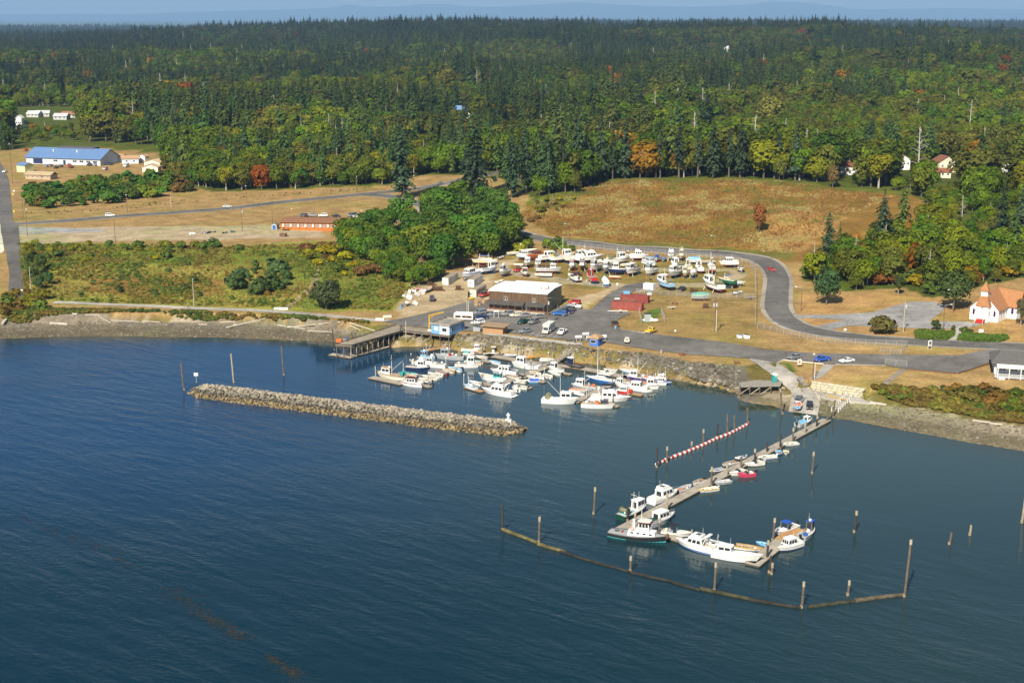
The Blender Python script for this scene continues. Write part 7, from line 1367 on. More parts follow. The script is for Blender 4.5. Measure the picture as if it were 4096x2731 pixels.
MB().add([(L/2-1.45,-1.7,10.4),(L/2+1.45,-1.7,10.4),(L/2+1.45,1.2,10.4),(L/2-1.45,1.2,10.4),(L/2,-.25,13.6)], [(3,2,1,0),(0,1,4),(1,2,4),(2,3,4),(3,0,4)]).build('spire', CR, t)
pointed(t, L / 2, -2.2, 1.1, 2.0, 3.0).children[0].data.materials[0] = C('lgrey'); MB().box((L / 2, -2.32, 2.0), (1.4, .06, 1.8)).build('door', C('white'), t); MB().tube((L / 2, -2.2, 4.7), (L / 2, -2.3, 4.7), .35, .35, 12).build('round_window', C('grey'), t)
pointed(t, 1.3, 0, 1.8, .8, 2.4); pointed(t, L - 1.3, 0, 1.8, .8, 2.4); pointed(t, x1, .0 - .8, 1.6, .7, 2.3, 'r')
for y in (2.5, 5.0, 7.6): pointed(t, L, y, 1.6, .7, 2.3, 'r')
pointed(t, L + 1.6, D - 7, 1.6, .9, 2.4); pointed(t, L + 3.2, D - 3.8, 1.6, .9, 2.4, 'r')
for i in range(7): MB().box((L / 2, -2.5 - i * .33, .95 - i * .14), (2.8, .36, .16)).build('step', C('red', rough=.9), t)
for x in (L / 2 - 1.35, L / 2 + 1.35): MB().bar((x, -2.4, 2.0), (x, -4.8, 1.0), .1).build('handrail', C('white'), t); MB().bar((x, -4.8, -.1), (x, -4.8, 1.0), .1).build('rail_post', C('white'), t)
# grey roofed hall on posts beside the water
t, L = building('community_hall', (3977,1510), (4180,1560), 14, 'white hall with grey roof and porch on posts', dz=0.); L = 20.; GRF = M((.12, .118, .112), .95, var=.2); WH = C('white'); t.rotation_euler[2] = math.radians(-16)
wall_box(t, 0, L, 3.2, 15, .6, 3.9, M((.55, .58, .62), .7, var=.06)); MB().add([(-1, 1.5, 3.8), (L, 1.5, 3.8), (L, 9, 6.0), (2, 9, 6.0), (L, 16, 3.8), (-1, 16, 3.8), (-1, 1.5, 4.0), (L, 1.5, 4.0), (L, 9, 6.2), (2, 9, 6.2), (L, 16, 4.0), (-1, 16, 4.0)], [(3,2,1,0),(5,4,2,3),(0,3,5),(6,7,8,9),(9,8,10,11),(6,9,11),(0,1,7,6),(4,5,11,10),(5,0,6,11)]).build('roof', GRF, t)
MB().add([(.5, -1.2, 3.2), (L, -1.2, 3.2), (L, 3.3, 3.75), (.5, 3.3, 3.75), (.5, -1.2, 3.45), (L, -1.2, 3.45), (L, 3.3, 4.0), (.5, 3.3, 4.0)], [(3,2,1,0),(4,5,6,7),(0,1,5,4),(1,2,6,5),(3,0,4,7)]).build('porch_roof', WH, t); MB().box((L / 2, 1.0, .5), (L, 4.2, .25)).build('porch_floor', C('lgrey'), t)
for i in range(7):
 x = .8 + i * 3.1; MB().box((x, -.9, 1.4), (.2, .2, 4.0)).build('porch_post', WH, t); MB().box((x + 1.55, -.9, 1.5), (2.9, .06, .08)).build('porch_rail', WH, t); win(t, x + 1.5, 3.2, 2.1, 1.8, 1.3, 'f', n=2)
 for k in range(6): MB().box((x + .45 + k * .45, -.9, 1.05), (.05, .05, .85)).build('baluster', C('lgrey'), t)
for x in (1.5, 2.4): tk = thing('white_tank', t.matrix_basis @ Vector((x, -1.6, -.6)), 0, 'white barrel tank under the hall porch, %s from the corner' % ORD[0 if x < 2 else 1], 'tank', 'tanks under the hall porch'); MB().tube((0, 0, 0), (0, 0, 1.3), .45, .45, 12).build('body', WH, tk)
# blue roofed community centre
BRF = M((.11, .20, .38), .6, var=.08, scale=.3); LW_ = M((.55, .60, .66), .8, var=.06); t, L = building('hall_building', (106,655), (402,664), 20, 'long hall with bright blue metal roof and grey ridge'); print('hall', L); D = 22.
wall_box(t, 0, L, 0, D, 0, 4.6, LW_); gable(t, 0, L, 0, D, 4.6, 5.2, BRF, 'x', .9, .2, wallmat=LW_); MB().box((L * .55, D * .62, 10.0), (L * .5, 7.0, 1.1)).build('roof_monitor', M((.10, .10, .13), .7), t); MB().box((L * .16, -.03, 2.0), (7, .06, 3.2)).build('entrance', C('navy'), t); MB().box((L * .52, -.03, 1.6), (1.8, .06, 3.0)).build('door', C('navy'), t)
for x in (.4, .66, .75, .84, .93): win(t, L * x, 0, 2.6, 3.0, 1.3, 'f', n=2)
for x in (.62, .3): MB().tube((L * x, D * .3, 7.5), (L * x, D * .3, 9.2), .4, .4, 8).build('vent', C('white'), t)
t, L = building('yellow_hut', (100,690), (152,683), 6, 'pale yellow hut with blue roof in front of the hall'); YW = M((.72, .74, .36), .8, var=.05); L = 7.; wall_box(t, 0, L, 0, 7, 0, 4.2, YW); gable(t, 0, L, 0, 7, 4.2, 1.4, BRF, 'y', .4, .15, wallmat=YW); MB().box((L / 2, -.03, 3.2), (1.8, .06, .6)).build('sign_panel', C('white'), t)
t, L = building('low_building', (102,716), (202,720), 7, 'low beige building with tan roof nearest the inland street'); BG = M((.45, .35, .24), .9, var=.1); wall_box(t, 0, L, 0, 7, 0, 2.8, BG); gable(t, 0, L, 0, 7, 2.8, 1.5, M((.42, .32, .20), .95, var=.12), 'x', .6, .15, wallmat=C('dgrey'))
for i in range(5): win(t, L * (.1 + .2 * i), 0, 1.6, .9, .9, 'f')
TANR = M((.42, .27, .15), .95, var=.12)
for a, b, dpt, nm, lab, hh in (((400,644),(480,650),9,'annex_building','pale annex with tan roof beside the blue roofed hall',3.2),((488,656),(555,655),8,'annex_building','grey annex with tan roof and two windows',3.4),((578,668),(640,672),7,'cottage','cream cottage with pale roof behind its twin',3.4),((570,690),(632,690),7,'cottage','cream cottage with pale roof nearest the shrub belt',3.4)):
 t, L = building(nm, a, b, dpt, lab); wm = C('ivory') if 'cream' in lab else LW_; wall_box(t, 0, L, 0, dpt, 0, hh, wm); gable(t, 0, L, 0, dpt, hh, 1.6, M((.55, .42, .28), .95, var=.1) if 'cream' in lab else TANR, 'y' if 'cream' in lab else 'x', .5, .15, wallmat=wm)
 for i in range(2): win(t, L * (.28 + .44 * i), 0, 1.8, 1.1, 1.1, 'f')
t, L = building('utility_shed', (556,648), (580,650), 4, 'small white shed at the end of the annex'); wall_box(t, 0, L, 0, 4, 0, 4.0, C('white')); gable(t, 0, L, 0, 4, 4.0, 1.0, C('tan'), 'y', .3, .12, wallmat=C('white'))
# houses among the trees
def house_far(c, w, d, h, roofm, wallm, label, axis='x', rh=2.4, lift=0.):
 p = G(*c); t = thing('house', (p.x, p.y, p.z + lift), R_.uniform(-.2, .2), label, 'house', 'houses among the trees'); wall_box(t, -w / 2, w / 2, 0, d, -3, h, wallm); gable(t, -w / 2, w / 2, 0, d, h, rh, roofm, axis, .5, .2, wallmat=wallm)
 for i in range(3): win(t, -w * .32 + i * w * .32, 0, h * .55, 1.2, 1.2, 'f')
 return t
RB = M((.20, .085, .05), .9, var=.15); house_far((3790,690), 11, 10, 5.5, RB, C('ivory'), 'cream house with red brown gable roof in the trees', 'y', 3.2, 1.0); house_far((3770,712), 9, 6, 3.0, M((.24, .085, .05), .9), C('ivory'), 'red brown roofed outbuilding below the cream gable house', 'x', 1.8, .5); house_far((3385,700), 13, 8, 4.5, RB, C('white'), 'white house with brown roof behind the cedar at the meadow edge', 'x', 2.6, .5); house_far((3615,680), 8, 8, 5.5, C('tan'), C('white'), 'white gabled house end beside the maples', 'y', 2.6, .8); house_far((4015,690), 10, 9, 5, M((.07, .075, .085), .9), C('white'), 'white house with dark grey roof near the picture border', 'x', 2.8, .8)
house_far((1850,475), 13, 9, 5, M((.14, .24, .42), .7), C('white'), 'blue roofed white house alone in the forest', 'x', 3.5, 2.5); house_far((2910,222), 13, 9, 6, C('white'), C('white'), 'white house shining on the far wooded hill', 'y', 4, 7); house_far((2555,438), 12, 8, 6, C('lgrey'), C('white'), 'pale roofed house peeking out above the meadow trees', 'x', 2.5, 6)
for x, y, w, rm, l in ((130,470,13,C('offwhite'),'white roofed house first in the far row of houses'),(170,468,14,C('lgrey'),'grey white roofed house second in the far row of houses'),(240,480,14,C('lgrey'),'long grey roofed house third in the far row of houses'),(275,472,14,M((.30,.14,.08),.9),'terracotta roofed house at the end of the far row of houses')): house_far((x, y), w * .85, 9, 2.6, rm, C('lgrey'), l, 'x', 2.2, .6)
t = house_far((76,515), 5, 7, 8, C('white'), C('white'), 'tall white stepped house front behind the inland trees', 'y', 2, .5)
drape('pale_apron', [(-60,900),(1,896),(4,930),(12,965),(17,1003),(11,1014),(-60,1016)], pavemat('pale_concrete', (.55,.54,.42)), .2, 'pale concrete apron at the picture border', cat='apron')
POLEW = M((.20, .125, .075), .9, var=.3, scale=.5); POLEP = M((.45, .40, .33), .9, var=.2)
def px_h(base, top, z): d = P(*base, z); s = F_PX / (d.y * CT + (CAM_Z - z) * ST); return (base[1] - top[1]) / s / math.cos(math.atan2(CAM_Z - z, math.hypot(d.x, d.y)))
def pole(base, top, label, kind='', mat=None, r=.15, name=None, group='utility and lamp poles'):
 p = G(*base); h = px_h(base, top, p.z); t = thing(name or ('street_lamp' if 'lamp' in kind else 'utility_pole'), p, 0, label, 'street lamp' if 'lamp' in kind else 'pole', group); MB().tube((0, 0, -.3), (0, 0, h), r, r * .7, 8).build('shaft', mat or POLEW, t)
 if 'x' in kind: MB().bar((-1.1, 0, h - .5), (1.1, 0, h - .5), .12).build('crossarm', POLEW, t); [MB().tube((x, 0, h - .44), (x, 0, h - .2), .05, .04, 5).build('insulator', C('lgrey'), t) for x in (-1, -.5, .5, 1)]
 if 'tr' in kind:
  for x in ((.45,) if 'tr1' in kind else (-.45, .45)): MB().tube((x, -.1, h - 2.6), (x, -.1, h - 1.5), .28, .28, 9).build('transformer', C('lgrey'), t)
 if 'lampl' in kind or 'lampr' in kind:
  s = -1 if 'lampl' in kind else 1; MB().bar((0, 0, h - .15), (s * 1.9, 0, h + .25), .08).build('arm', C('lgrey'), t); MB().box((s * 2.1, 0, h + .22), (.7, .3, .18)).build('lamp_head', C('white'), t)
 elif 'lamp' in kind: MB().ball((0, -.15, h + .12), .28, 8, 5).build('lamp_head', C('white'), t)
 if 'cond' in kind: MB().tube((.5, .1, 0), (.5, .1, h * .66), .09, .09, 7).build('conduit', C('offwhite'), t)
 return t, h
PL = [((462,975),(457,880),'dark pole standing below the gravel lot edge',''),((969,927),(966,829),'dark pole beside the black debris heaps','tr1'),((509,849),(506,781),'lamp pole beyond the white suv on the upper road','lamp'),((685,833),(680,779),'pale pole with dark foot beyond the upper road',''),((986,813),(983,745),'lamp pole beyond the white sedan on the upper road','lamp'),((94,877),(91,792),'crossarm pole at the road corner','x'),((110,945),(97,820),'leaning service pole at the street junction','tr1'),((51,740),(49,578),'tall lamp pole beside the low beige building','x lamp'),((475,605),(475,557),'pole on the road behind the annex','x'),((671,675),(666,618),'dark pole beside the cream cottages','lamp'),((1166,797),(1165,740),'bare pole beyond the upper road opposite the orange building',''),((1323,779),(1322,731),'thin pole just before the road junction',''),((1428,772),(1424,707),'lamp pole at the road junction','lamp'),((1616,797),(1615,729),'lamp pole under the huge spruce','lampl'),((1090,901),(1087,842),'dark pole beside the tiny blue doored shed',''),((1168,870),(1167,836),'twin headed lot lamp behind the orange building','lamp'),((1447,892),(1447,844),'twin headed lot lamp at the end of the orange building','lamp'),((2277,964),(2276,897),'brown pole at the low edge of the meadow','lampl'),((2862,1012),(2862,945),'brown pole on the green strip below the meadow','lampl'),((124,1161),(122,1068),'pale pole in the dark shrubs by the street end',''),((776,1222),(774,1112),'pale pole beside the walker on the shore path',''),((2083,1035),(2082,978),'orange yard lamp post by the aqua cruiser','lamp'),((2511,1062),(2510,1005),'brown yard lamp post beside the long workboat','lamp'),((2846,1105),(2847,1033),'yard lamp post behind the white sailboat','lamp'),((2858,1329),(2863,1195),'tall brown pole with transformers and white conduit','x tr cond'),((2189,1298),(2191,1188),'service pole with transformer before the restaurant porch','x tr1'),((1893,1316),(1894,1222),'wooden pole in front of the white suv',''),((1868,1252),(1869,1182),'pale twin steel post behind the travel trailer','cond'),((3204,1243),(3209,1150),'wooden street lamp at the road bend','lampl'),((3813,1251),(3821,1161),'red brown street lamp beside the church','lampl'),((3613,1329),(3622,1200),'grey pole with transformer before the church parking','x tr1'),((3773,1312),(3776,1220),'slim street lamp behind the round shrubs','lampr'),((3251,1518),(3254,1418),'brown lamp pole above the ramp stairs','lamp cond')]
POS = {}
for b, t_, l, k in PL: o, h = pole(b, t_, l, k, POLEP if 'pale' in l or 'grey' in l else (M((.50, .25, .08), .9) if 'orange' in l else None), .12 if 'thin' in l or 'slim' in l or 'lot lamp' in l else .16); POS[b] = Vector(o.location) + Vector((0, 0, h - .3))
def wire(a, b, label, sag=1.0, n=10):
 mb = MB(); o = (a + b) / 2; pr = None
 for i in range(n + 1):
  u = i / n; p = a.lerp(b, u) - o; p.z -= sag * 4 * u * (1 - u)
  if pr is not None: mb.tube(pr, p, .022, .022, 4, False)
  pr = p
 w = mb.build('power_line', C('dgrey')); w.location = o; return tag(w, label, 'wire', 'power lines')
for a, b, l in (((2858,1329),(3613,1329),'overhead wire from the tall pole to the church parking pole'),((2189,1298),(2858,1329),'overhead wire from the restaurant pole to the tall pole'),((1893,1316),(2189,1298),'overhead wire along the front of the restaurant lot'),((51,740),(475,605),'overhead wire past the blue roofed hall'),((94,877),(509,849),'overhead wire along the upper road')): wire(POS[a], POS[b], l)
LINEP = M((.55, .55, .52), .9, var=.3)
for i in range(15):
 for (x, y), (u, v), n in (((1945 + i * 17, 1279 + i * 1.0), (1962 + i * 17, 1268 + i * 1.0), 15), ((2020 + i * 24, 1333 + i * 2.6), (2040 + i * 24, 1320 + i * 2.6), 9)):
  if i < n:
   a, b = G(x, y), G(u, v); d = (b - a).normalized(); w = Vector((-d.y, d.x, 0)) * .06; q = []
   for p in (a - w, b - w, b + w, a + w): q.append((p.x, p.y, float(hgt(p.x, p.y)) + .165))
   MB().add(q, [(0, 1, 2, 3)]).build('painted_line', LINEP, LOT_O)
def chainmat():
 m = bpy.data.materials.new('chain_link'); m.use_nodes = True; nt = m.node_tree; b = nt.nodes['Principled BSDF']; b.inputs['Base Color'].default_value = (.42, .43, .44, 1); b.inputs['Metallic'].default_value = .6; b.inputs['Roughness'].default_value = .5
 tr = N(nt, 'ShaderNodeBsdfTransparent'); mx = N(nt, 'ShaderNodeMixShader'); mx.inputs[0].default_value = .22; nt.links.new(tr.outputs[0], mx.inputs[1]); nt.links.new(b.outputs[0], mx.inputs[2]); nt.links.new(mx.outputs[0], nt.nodes['Material Output'].inputs[0]); return m
CHAIN = chainmat(); GALV = C('lgrey', metal=.4)
def fence(pts, label, H=1.9, step=3.0, name='chain_fence'):
 w = [G(*p) for p in pts]; o = w[0].copy(); t = thing(name, o, 0, label, 'fence', 'chain link fences'); cl_ = [0]
 for a, b in zip(w[:-1], w[1:]): cl_.append(cl_[-1] + math.hypot(b.x - a.x, b.y - a.y))
 n = max(2, int(cl_[-1] / step)); pr = None
 for i in range(n + 1):
  s = cl_[-1] * i / n; x = float(np.interp(s, cl_, [p.x for p in w])); y = float(np.interp(s, cl_, [p.y for p in w])); z = max(0, float(hgt(x, y))); q = Vector((x, y, z)) - o
  MB().tube(q, q + Vector((0, 0, H)), .06, .055, 6).build('post', GALV, t)
  if pr is not None:
   MB().tube(pr + Vector((0, 0, H)), q + Vector((0, 0, H)), .035, .035, 5).build('top_rail', GALV, t); MB().add([pr + Vector((0, 0, .1)), q + Vector((0, 0, .1)), q + Vector((0, 0, H)), pr + Vector((0, 0, H))], [(0, 1, 2, 3)]).build('mesh_panel', CHAIN, t)
  pr = q
 return t
fence([(3030,1312),(3072,1322),(3140,1340),(3195,1350),(3300,1369),(3450,1381),(3628,1388)], 'chain fence along the lower side of the curving road'); fence([(3628,1388),(3605,1418)], 'short chain fence return at the road wedge'); fence([(3521,1410),(3603,1420)], 'chain gate standing on the dry wedge', 1.8, 2.7, 'chain_gate'); fence([(3540,1462),(3627,1470)], 'chain gate with small signs on the street side', 2.0, 2.2, 'chain_gate')
fence([(2240,985),(2500,1010),(2800,1031),(2930,1042),(3000,1062),(3022,1095),(3024,1180),(3022,1300)], 'tall chain fence round the boatyard beside the road', 2.3); fence([(2545,1172),(2700,1185),(2900,1193),(3015,1192)], 'chain fence across the boatyard in front of the largest trawler', 1.7); fence([(2556,1250),(2566,1293)], 'chain fence enclosure side nearest the red containers', 1.9, 2.5); fence([(2645,1250),(2659,1288)], 'chain fence enclosure side away from the red containers', 1.9, 2.5); fence([(2330,1140),(2450,1158)], 'low chain fence behind the shrink wrapped boat', 1.2)
LIME = M((.56, .50, .36), .95, var=.16, scale=1.2); LIMEB = M((.46, .42, .32), .95, var=.2, scale=1.2)
def block_wall(a, za, b, zb, courses, h, label, bl=1.5, setback=.18, th=1.0, batter=None):
 pa, pb = P(*a, za), P(*b, zb); d = pb - pa; L = math.hypot(d.x, d.y); t = thing('retaining_wall', (pa.x, pa.y, pa.z), math.atan2(d.y, d.x), label, 'wall', 'stone block walls'); rs_ = random.Random(int(a[0]))
 for c in range(courses):
  x = -rs_.uniform(0, .6)
  while x < L:
   w = bl * rs_.uniform(.7, 1.35); o = MB().box((0, 0, 0), (w - .07, th + rs_.uniform(-.08, .08), h - .07)); q = o.build('block', LIME if rs_.random() < .7 else LIMEB, t); q.location = (x + w / 2, setback * c + rs_.uniform(-.05, .05), (zb - za) * x / L + h * (c + .5)); q.rotation_euler = (0, rs_.uniform(-.012, .012), rs_.uniform(-.03, .03)); bv = q.modifiers.new('worn_edges', 'BEVEL'); bv.width = .06; bv.segments = 1; x += w
 return t
block_wall((3246,1560), 1.9, (3440,1590), 1.9, 4, .66, 'cream limestone block wall above the boat ramp'); block_wall((3278,1597), .85, (3480,1626), .85, 2, .6, 'low limestone ledge wall beside the gangway'); lg = [P(x, y, 2.1) for x, y in ((3258,1562),(3440,1588),(3478,1610),(3400,1601),(3283,1583))]; tag(MB().prism([(p.x, p.y) for p in lg], .3, 2.1).build('ledge', CONC), 'concrete ledge between the two limestone walls', 'ledge', kind='structure')
sl_ = thing('yellow_kerb', P(3345, 1590, 2.2), math.atan2((P(3380,1594,2.2) - P(3292,1572,2.2)).y, (P(3380,1594,2.2) - P(3292,1572,2.2)).x), 'yellow painted kerb on the concrete ledge', 'kerb'); MB().box((0, 0, .05), (7.0, .22, .22)).build('beam', C('gold'), sl_)
st = thing('concrete_stairs', G(3226, 1540), -.9, 'concrete stairs beside the boat ramp', 'stairs')
for i in range(9): MB().box((-i * .34, 0, .1 + i * .2), (.4, 2.4, .24)).build('step', CONC, st)
for i in range(4): MB().tube((-.1 - i * .9, 1.15, .2 + i * .5), (-.1 - i * .9, 1.15, 1.2 + i * .5), .04, .04, 5).build('rail_post', C('rust'), st)
MB().bar((-.1, 1.15, 1.2), (-2.8, 1.15, 2.75), .07).build('handrail', C('rust'), st)
kb = [(3107,1454),(3133,1440),(3199,1447),(3294,1456)]; kw_ = [G(*p) for p in kb]; ks_ = thing('kerb', kw_[0], 0, 'pale concrete kerb round the little grass island', 'kerb')
for a, b in zip(kw_[:-1], kw_[1:]): MB().bar(a - kw_[0] + Vector((0, 0, .12)), b - kw_[0] + Vector((0, 0, .12)), .25, .22).build('kerb_stone', C('offwhite'), ks_)
MB().bar(Vector((0, 0, .12)), G(3214,1527) - kw_[0] + Vector((0, 0, .2)), .45, .4).build('kerb_stone', CONC, ks_)
for a, b, l in (((3341,1459),(3539,1464),'concrete kerb between street and dry lawn'),((3629,1479),(3828,1496),'weathered timber kerb below the wide asphalt'),((3832,1496),(3962,1453),'dark timber edging climbing toward the hall'),((2485,1321),(2582,1334),'pale wheel stop kerb by the dumpster'),((2940,1384),(3075,1402),'brown timber edging on the marina drive')):
 pa, pb = G(*a), G(*b); t = thing('kerb', pa, 0, l, 'kerb'); n = 6
 for i in range(n): p, q = pa.lerp(pb, i / n) - pa, pa.lerp(pb, (i + .97) / n) - pa; MB().bar(p + Vector((0, 0, .2)), q + Vector((0, 0, .2)), .2, .26).build('kerb_stone', C('brown') if 'timber' in l else CONC, t)
wf = thing('old_wharf', P(3040, 1530, 3.7), 0, 'old plank wharf carrying the turquoise toilet', 'wharf'); wo = Vector((wf.location.x, wf.location.y, 0)); wp = [P(x, y, 3.7) - wo for x, y in ((2954,1529),(3030,1519),(3130,1524),(3122,1541),(2965,1545))]; MB().prism([(p.x, p.y) for p in wp], -.3, 0).build('deck', M((.30, .28, .24), .9, var=.25), wf)
for x, y in ((2960,1540),(3000,1543),(3040,1543),(3085,1541),(3118,1539),(2962,1531),(3040,1525)): p = P(x, y, 3.7) - wo; MB().tube((p.x, p.y, -4.6), (p.x, p.y, -.3), .17, .17, 7).build('pile', PILE, wf)
for (x, y), (u, v) in (((2960,1540),(3000,1543)),((3040,1543),(3085,1541)),((3000,1543),(3040,1543))): p, q = P(x, y, 3.7) - wo, P(u, v, 3.7) - wo; MB().bar((p.x, p.y, -2.6), (q.x, q.y, -.5), .2).build('brace', PILEP, wf)
tp = thing('portable_toilet', P(3097, 1527, 3.72), .15, 'turquoise portable toilet with white roof on the old wharf', 'toilet'); MB().box((0, 0, 1.1), (1.25, 1.25, 2.1)).build('cabin', C('turq'), tp); MB().prism([(-.7,-.7),(.7,-.7),(.7,.7),(-.7,.7)], 2.15, 2.4).build('roof', C('white'), tp); MB().box((0, -.65, 1.05), (.9, .05, 1.9)).build('door', C('teal'), tp); MB().box((.2, -.69, 1.8), (.4, .03, .25)).build('notice', C('white'), tp)
def sign(c, w, h, H, label, col='white', legs=1, board=None, rz=0):
 t = thing('sign', G(*c), rz, label, 'sign', 'signs'); [MB().tube((x, 0, 0), (x, 0, H), .06, .06, 6).build('post', C('red' if col == 'redpost' else ('white' if legs == 2 else 'lgrey')), t) for x in ((0,) if legs == 1 else (-w * .45, w * .45))]; p = MB().box((0, -.08, H - h / 2), (w, .07, h)).build('panel', C('white' if col == 'redpost' else col), t)
 if board: MB().box((0, -.13, H - h / 2), (w * .6, .03, h * .55)).build('print', C(board), p)
 return t
sign((3718,1397), 1.5, 1.7, 2.9, 'tall white sign with dark panel on the dry wedge', 'white', 2, 'dgrey', .5); sign((3923,1336), 1.5, 1.0, 1.6, 'blank white board on the church lawn'); sign((3380,1328), .8, .7, 1.2, 'small white sign on the corner before the gravel parking'); sign((3197,1468), 1.1, 1.6, 2.4, 'notice board with red posts on the little grass island', 'redpost', 2, 'orange'); sign((1985,1272), 1.7, .0 + .5, 2.7, 'white double post sign frame in the median', 'white', 2); sign((2701,1330), .6, .5, .9, 'tiny white sign at the lot edge near the yellow pickup'); sign((2469,1150), .6, .8, 1.8, 'white sign on a post at the yard entrance'); sign((52,790), .9, .9, 2.4, 'yellow warning sign along the inland street', 'yellow', 1, None); sign((76,880), .7, .7, 2.0, 'red stop sign at the street corner', 'red'); sign((1551,763), .7, .7, 2.0, 'red stop sign at the upper junction', 'red'); sign((2353,1362), 1.3, .6, 1.5, 'white and orange notice beside the blue hut', 'white', 2, 'orange'); sign((56,855), .8, .8, 1.6, 'lime yellow road marker by the inland street', 'yellow'); sign((57,780), .9, .7, 2.6, 'white sign board above the yellow warning sign')
def barrier(c, rz, label): t = thing('concrete_barrier', G(*c), rz, label, 'barrier', 'concrete barriers'); MB().side([(-1.5, 0), (1.5, 0), (1.5, .25), (1.45, .8), (-1.45, .8), (-1.5, .25)], -.3, .3).build('block', C('offwhite', var=.15), t)
for c, rz, l in (((78,1166),0,'concrete barrier higher of the two closing the street end'),((77,1184),.1,'concrete barrier lower of the two closing the street end'),((1113,1238),-.1,'concrete barrier at the trail foot nearer the open bay'),((1136,1239),0,'concrete barrier at the trail foot nearer the pier'),((1520,1281),-.1,'concrete barrier at the pier end of the shore path'),((1549,1270),.3,'concrete barrier beside the gravel lot entrance')): barrier(c, rz, l)
def bench(c, rz, label, col='rust'):
 t = thing('picnic_table', G(*c), rz, label, 'table', 'picnic tables'); [MB().box((0, y, .75), (1.9, .26, .05)).build('top_plank', C(col), t) for y in (-.28, 0, .28)]; [MB().box((0, y, .45), (1.9, .28, .05)).build('bench_seat', C(col), t) for y in (-.75, .75)]
 for x in (-.7, .7):
  for s in (-1, 1): MB().bar((x, s * .75, 0), (x, s * .12, .73), .08).build('leg', C(col), t)
  MB().bar((x, -.8, .4), (x, .8, .4), .08).build('beam', C(col), t)
for c, l, k in (((2728,1422),'red brown picnic table nearest the cream jeep','rust'),((2948,1454),'red brown picnic table nearest the old wharf','rust'),((2157,1351),'grey picnic table below the motorhome','grey'),((2277,1367),'dark picnic table beside the lower walk','dgrey')): bench(c, .1, l, k)
def bin_(c, label, col, w=.6, h=1.0, lid=None, name='rubbish_bin'): t = thing(name, G(*c, .1), R_.uniform(-.3, .3), label, 'bin', 'bins'); MB().tube((0, 0, 0), (0, 0, h), w * .5, w * .56, 10).build('body', C(col), t); MB().tube((0, 0, h), (0, 0, h + .08), w * .6, w * .5, 10).build('lid', C(lid or col), t)
bin_((2645,1414), 'grey rubbish barrel on the dirt strip above the rocks', 'steel'); bin_((2462,1316), 'blue barrel in front of the dumpster', 'sky'); bin_((3084,1497), 'blue grey barrel beside the turquoise toilet', 'steel'); bin_((2299,1371), 'dark bin at the head of the grey gangway', 'dgrey')
def dumpster(c, label, col, lid, rz=0., k=1.): t = thing('dumpster', G(*c, .12), rz, label, 'dumpster', 'dumpsters'); MB().side([(-.9 * k, 0), (.9 * k, 0), (1.0 * k, 1.1 * k), (-1.0 * k, 1.5 * k)], -.9 * k, .9 * k).build('body', C(col), t); MB().add([(-1.02*k,-.95*k,1.52*k),(1.02*k,-.95*k,1.12*k),(1.02*k,.95*k,1.12*k),(-1.02*k,.95*k,1.52*k),(-1.02*k,-.95*k,1.58*k),(1.02*k,-.95*k,1.18*k),(1.02*k,.95*k,1.18*k),(-1.02*k,.95*k,1.58*k)], [(3,2,1,0),(4,5,6,7),(0,1,5,4),(1,2,6,5),(2,3,7,6),(3,0,4,7)]).build('lid', C(lid), t)
dumpster((2460,1308), 'dark brown dumpster at the lot corner', 'brown', 'black', -1.3, 1.1); dumpster((2957,1352), 'blue and white bin box by the tall fence corner', 'white', 'blue', .2, .75); dumpster((2986,1354), 'white bin box with black top by the tall fence corner', 'white', 'black', .2, .9); dumpster((1906,1325), 'grey steel cage bin beside the tan shed', 'steel', 'dgrey', .1, 1.2)
eb = thing('electrical_cabinet', G(2590,1285), .05, 'blue grey cabinet inside the chain enclosure', 'cabinet'); MB().box((0, 0, 1.3), (2.2, 1.0, 2.6)).build('cabinet', C('steel'), eb); MB().box((0, 0, 2.72), (2.3, 1.2, .25)).build('top', C('black'), eb); MB().box((1.3, -.6, .8), (.6, .4, 1.2)).build('meter_box', C('white'), eb); MB().box((-1.4, -.5, .6), (.7, .3, .6)).build('meter_box', C('white'), eb)
for c, l in (((2314,1364),'white fuel tank on legs beside the lower walk'),((2343,1352),'white fuel tank behind the blue hut'),((2413,1362),'white fuel tank at the far side of the blue hut')):
 t = thing('fuel_tank', G(*c, .1), .1, l, 'tank', 'fuel tanks by the hut'); MB().tube((-.85, 0, 1.3), (.85, 0, 1.3), .45, .45, 12).build('tank', C('white'), t); MB().ball((-.85, 0, 1.3), (.3, .45, .45), 10, 6).build('end_cap', C('white'), t); MB().ball((.85, 0, 1.3), (.3, .45, .45), 10, 6).build('end_cap', C('white'), t); [MB().tube((x, y, -.1), (x, y, 1.0), .05, .05, 5).build('leg', C('lgrey'), t) for x in (-.6, .6) for y in (-.25, .25)]
for i, (c, k) in enumerate((((1904,1224),1.),((1904,1212),1.1),((1912,1206),1.),((1925,1205),1.1),((1938,1213),1.2),((1920,1222),.7))): t = thing('wooden_crate', G(*c, .1), .2 * i, 'orange brown wooden crate, %s in the cluster by the forklift' % ORD[i], 'crate', 'crates by the forklift'); MB().box((0, 0, .5 * k), (1.25 * k, 1.05 * k, .96 * k)).build('box', C('tan'), t); [MB().box((x * k, -.54 * k, .5 * k), (.12, .05, .98 * k)).build('batten', C('wood'), t) for x in (-.5, 0, .5)]
def spool(c, r, label, rz, col='ivory'): t = thing('net_spool', G(*c), rz, label, 'spool', 'net spools at the grove edge'); [MB().tube((0, s * r * .75 - .05, r), (0, s * r * .75 + .05, r), r, r, 14).build('flange', C('white'), t) for s in (-1, 1)]; MB().tube((0, -r * .7, r), (0, r * .7, r), r * .62, r * .62, 10).build('wound_net', C(col), t)
